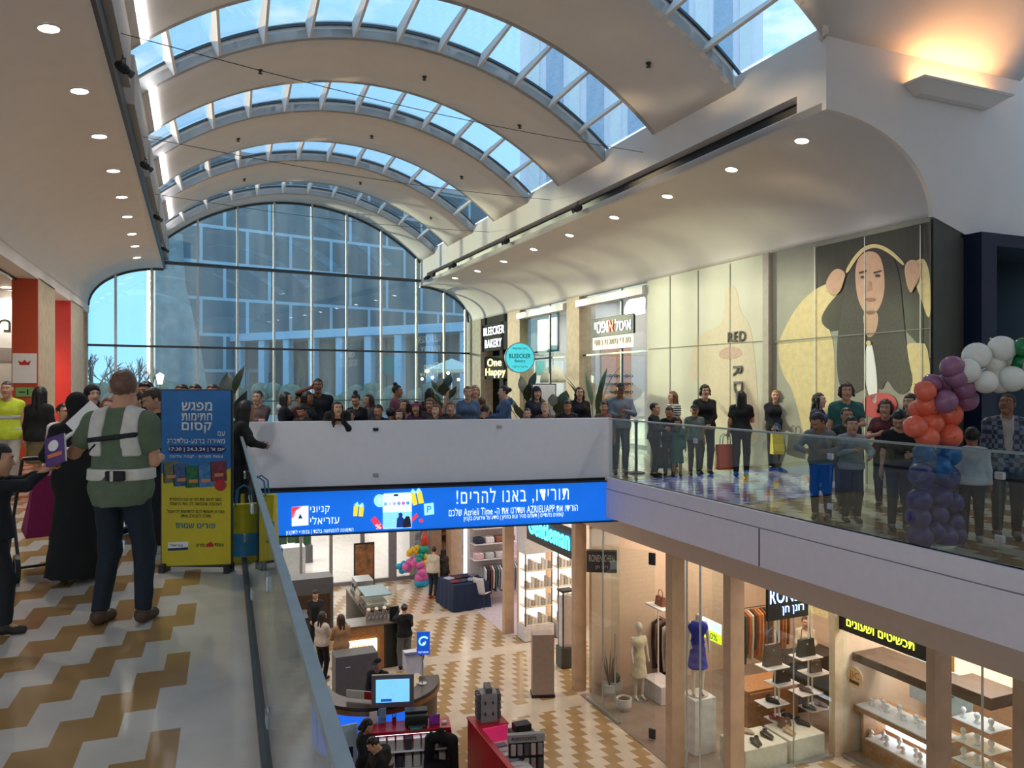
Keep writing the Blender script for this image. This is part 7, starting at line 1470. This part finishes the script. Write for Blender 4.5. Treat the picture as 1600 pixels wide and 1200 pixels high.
item('card_stand', 'small stand with blue and white cards behind the seated woman', 'card stand', *so_(Vector(r1.location)+Vector((-.55, .05, 0))), LOW+1.0, None, [('cards', mat('cards_blue', '#6fa0c8', .5, var=.4, scale=20), [((.08, 0, .14), (.14, .02, .26))]), ('card_white', prt_w, [((-.08, .01, .12), (.14, .02, .22))])])
r2 = aobj('red_counter', 'long red counter with pink lit inside beside the carton counter', 'counter', 11.7, 4.9, LOW)
bpart(r2, 'side', redl, ((-.28, 0, .5), (.06, 2.7, 1.0)), ((.0, 1.32, .5), (.6, .08, 1.0)), ((.0, 1.1, .99), (.6, .5, .04)), ((-.28, 0, 1.0), (.1, 2.7, .04))); bpart(r2, 'inside', mat('pink_inside', '#d8306a', .4, emit=.25), ((.02, .82, .75), (.5, .03, .5))); bpart(r2, 'shelf', box_w, ((.02, -.2, .72), (.5, 2.0, .03))); bpart(r2, 'base', redl, ((0, 0, .3), (.54, 2.6, .6)))
for i in range(8):
    mb = MB(); mb.bevbox((0, 0, .02), (.2, .12, .04), .004); o = mb.build('phone_case_box', box_w if i % 3 else mat('carton_grey', '#9aa0a8', .5)); o.location = Vector(r2.location)+BR @ Vector((.04, .6-.18*i, .74)); o.rotation_euler = (0, 0, TA); tag(o, 'flat white phone case carton inside the long red counter', 'box', 'cartons in the long red counter')
rk = thing('display_rack', Vector(r2.location)+BR @ Vector((.0, 1.12, 1.01)), TA+R(-12), 'grey four-sided rack with hanging accessories on the long red counter', 'rack'); bpart(rk, 'body', mat('rack_grey', '#9a9899', .5), ((0, 0, .26), (.3, .3, .52))); bpart(rk, 'header', grey_m, ((0, 0, .57), (.12, .3, .1))); 
mb = MB()
for i in range(2):
    for j in range(2): mb.bevbox((-.07+.14*i, -.16, .16+.2*j), (.02, .03, .05), .004)
mb.build('hook', black, rk)
for q in (-1, 1): bpart(rk, 'hanging_packs', mat('packs', '#5a585c', .5, var=.5, scale=40), *[((q*.19, -.1+.1*i, .12+.16*j), (.06, .07, .13)) for i in range(3) for j in range(3)])
p9 = thing('accessory_display', lz(822, 1196, LOW+.62)-Vector((0, 0, .62)), R(8), 'black accessory panel with rows of hanging packs under a grey header', 'display'); bpart(p9, 'panel', black, ((0, 0, .52), (.6, .08, 1.04))); bpart(p9, 'header', mat('rack_grey', '#9a9899', .5), ((0, 0, 1.1), (.64, .1, .14))); text('lettering', 'POPSOCKETS', black, p9, (-.04, -.052, 1.1), .42, .055)
for r_ in range(4):
    for c_ in range(5): mb = MB(); mb.bevbox((-.23+.115*c_, -.06, .92-.24*r_), (.085, .04, .19), .008); mb.build('pack', mat('pack_%d' % ((r_+c_) % 3), ['#b9a9a6', '#8f8a8c', '#4a4648'][(r_+c_) % 3], .5), p9)
item('card_machine', 'dark grey device behind the black accessory panel', 'device', *so_(lz(815, 1140, LOW+1.0)), LOW, None, [('body', grey_m, [((0, 0, .5), (.4, .3, 1.0))]), ('top', black, [((0, 0, 1.06), (.3, .2, .12))])])
# chair with a black coat
ch = thing('chair', lz(684, 1185, LOW+.6)-Vector((0, 0, .6)), R(170), 'chair draped with a black coat in front of the red counter', 'chair')
bpart(ch, 'seat', black, ((0, 0, .46), (.44, .42, .05)));
for q in (-1, 1):
    for y in (-.18, .18): mb = MB(); mb.tube([(q*.19, y, .45), (q*.2, y*1.1, 0)], .015, 6); mb.build('leg', dark_al, ch)
v, q_ = snets(lambda P: smin(smin(cap(P, (-.17, -.22, .85), (.17, -.22, .85), .085), cap(P, (-.2, -.24, .8), (-.24, -.22, .3), .1, .08), .08), smin(cap(P, (.2, -.24, .8), (.24, -.22, .3), .1, .08), cap(P, (0, -.22, .9), (0, -.2, 1.0), .1, .05), .08), .08)+.008*nzf(P, 30), (-.4, -.4, .18), (.4, 0, 1.12), .025); mobj('backrest', np_mesh('backrest', [(v, q_, 0)], [cloth('#0b0b0d', .9)]), ch)

# ---- people on the lower floor
def lowp(x, ytop, H, label, **kw):
    z = LOW+H; p = lz(x, ytop, z); return person(label, Vector((p.x, p.y, LOW)), H, **kw)
lowp(676, 855, 1.70, 'person in a pale jacket with a cross-body strap standing by the balloon figure', face=25, top='#c9bfae', bc='#1f2c38', shoe='#a8503c', hair='short', hc='dark', sk='a', lean=8)
lowp(693, 855, 1.66, 'woman in a dark checked coat beside the pale jacket near the cafe', face=40, top='#3a3028', hem=.6, bc='#17191c', hair='wavy', hc='dark', fem=True, sk='a')
bp_ = lowp(632, 944, 1.62, 'woman with a dark backpack and grey trousers at the coffee bar corner', face=-20, top='#17161c', bottom='wide', bc='#5f6468', hair='bun', hc='dark', fem=True, sk='a', arms=('photo', 'fwd'))
bp_['part']('backpack', lambda P: ell(P, (0, -.2, 1.2), (.15, .1, .2)), cloth('#1c1a24'))
lowp(493, 922, 1.66, 'barista in black behind the coffee bar', face=170, top='#15181c', hair='short', hc='black', sk='a', arms=('lap', 'lap'), head=(0, 30))
lowp(503, 956, 1.62, 'woman in a cream sweater with dark hair at the coffee bar', face=30, top='#c9bfb4', bc='#14151a', hair='long', hc='dark', fem=True, sk='a', arms=('fwd', 'fwd'))
lowp(533, 960, 1.64, 'woman with long brown hair in a camel coat at the coffee bar', face=-30, top='#a07a58', hem=.4, hair='long', hc='brown', fem=True, sk='a', arms=('fwd', 'fwd'))
kp = lowp(590, 1028, 1.6, 'man in a black cap and dark jacket inside the kiosk', face=195, top='#17191d', hair='cap', hc='#0d1016', sk='b', wide=1.1, arms=('lap', 'lap'))
lowp(572, 1124, 1.28, 'woman in a dark striped sweater sitting with a phone near the railing', face=120, top='#14141a', bc='#3f4a5a', hair='bob', hc='black', fem=True, sk='a', sit=False, head=(0, 25), arms=('phone', 'phone')) if 0 else None
def lows(x, ytop, Hs, label, **kw):
    k = 1.7/1.75; top_ = Hs; p = lz(x, ytop, LOW+Hs); return person(label, Vector((p.x, p.y, LOW)), 1.7, sit=True, **kw)
s1 = lows(572, 1122, 1.25, 'woman in a dark sweater sitting and looking at a phone below the railing', face=115, top='#14141a', bc='#3f4a5a', hair='bob', hc='black', fem=True, sk='a', head=(0, 28), arms=('phone', 'phone'))
s2 = lows(597, 1146, 1.25, 'bearded man in black sitting with bowed head below the railing', face=240, top='#0e0f13', bc='#16181d', hair='short', hc='black', sk='a', head=(0, 30), arms=('lap', 'lap'), lean=12)
for q, lab in ((s1, 'small stool under the woman in the dark sweater'), (s2, 'small stool under the bearded man')):
    rt = thing('stool', Vector((q['root'].location.x, q['root'].location.y, LOW)), 0, lab, 'stool'); mb = MB(); mb.lathe([(.17, .30), (.18, .32), (.18, .345), (0, .35)], seg=20); mb.build('seat', woodd, rt); mb = MB(); mb.lathe([(.16, 0), (.16, .02), (.03, .03), (.03, .3)], seg=16); mb.build('pedestal', steel, rt)
sv = person('shop assistant in a pale suit behind the till counter', A(13.45, o_at(1258, 13.45), LOW+.015), 1.72, face=190, top='#d9c6ae', bc='#c9b49a', hair='bun', hc='brown', fem=True, sk='a', arms=('fwd', 'fwd'))
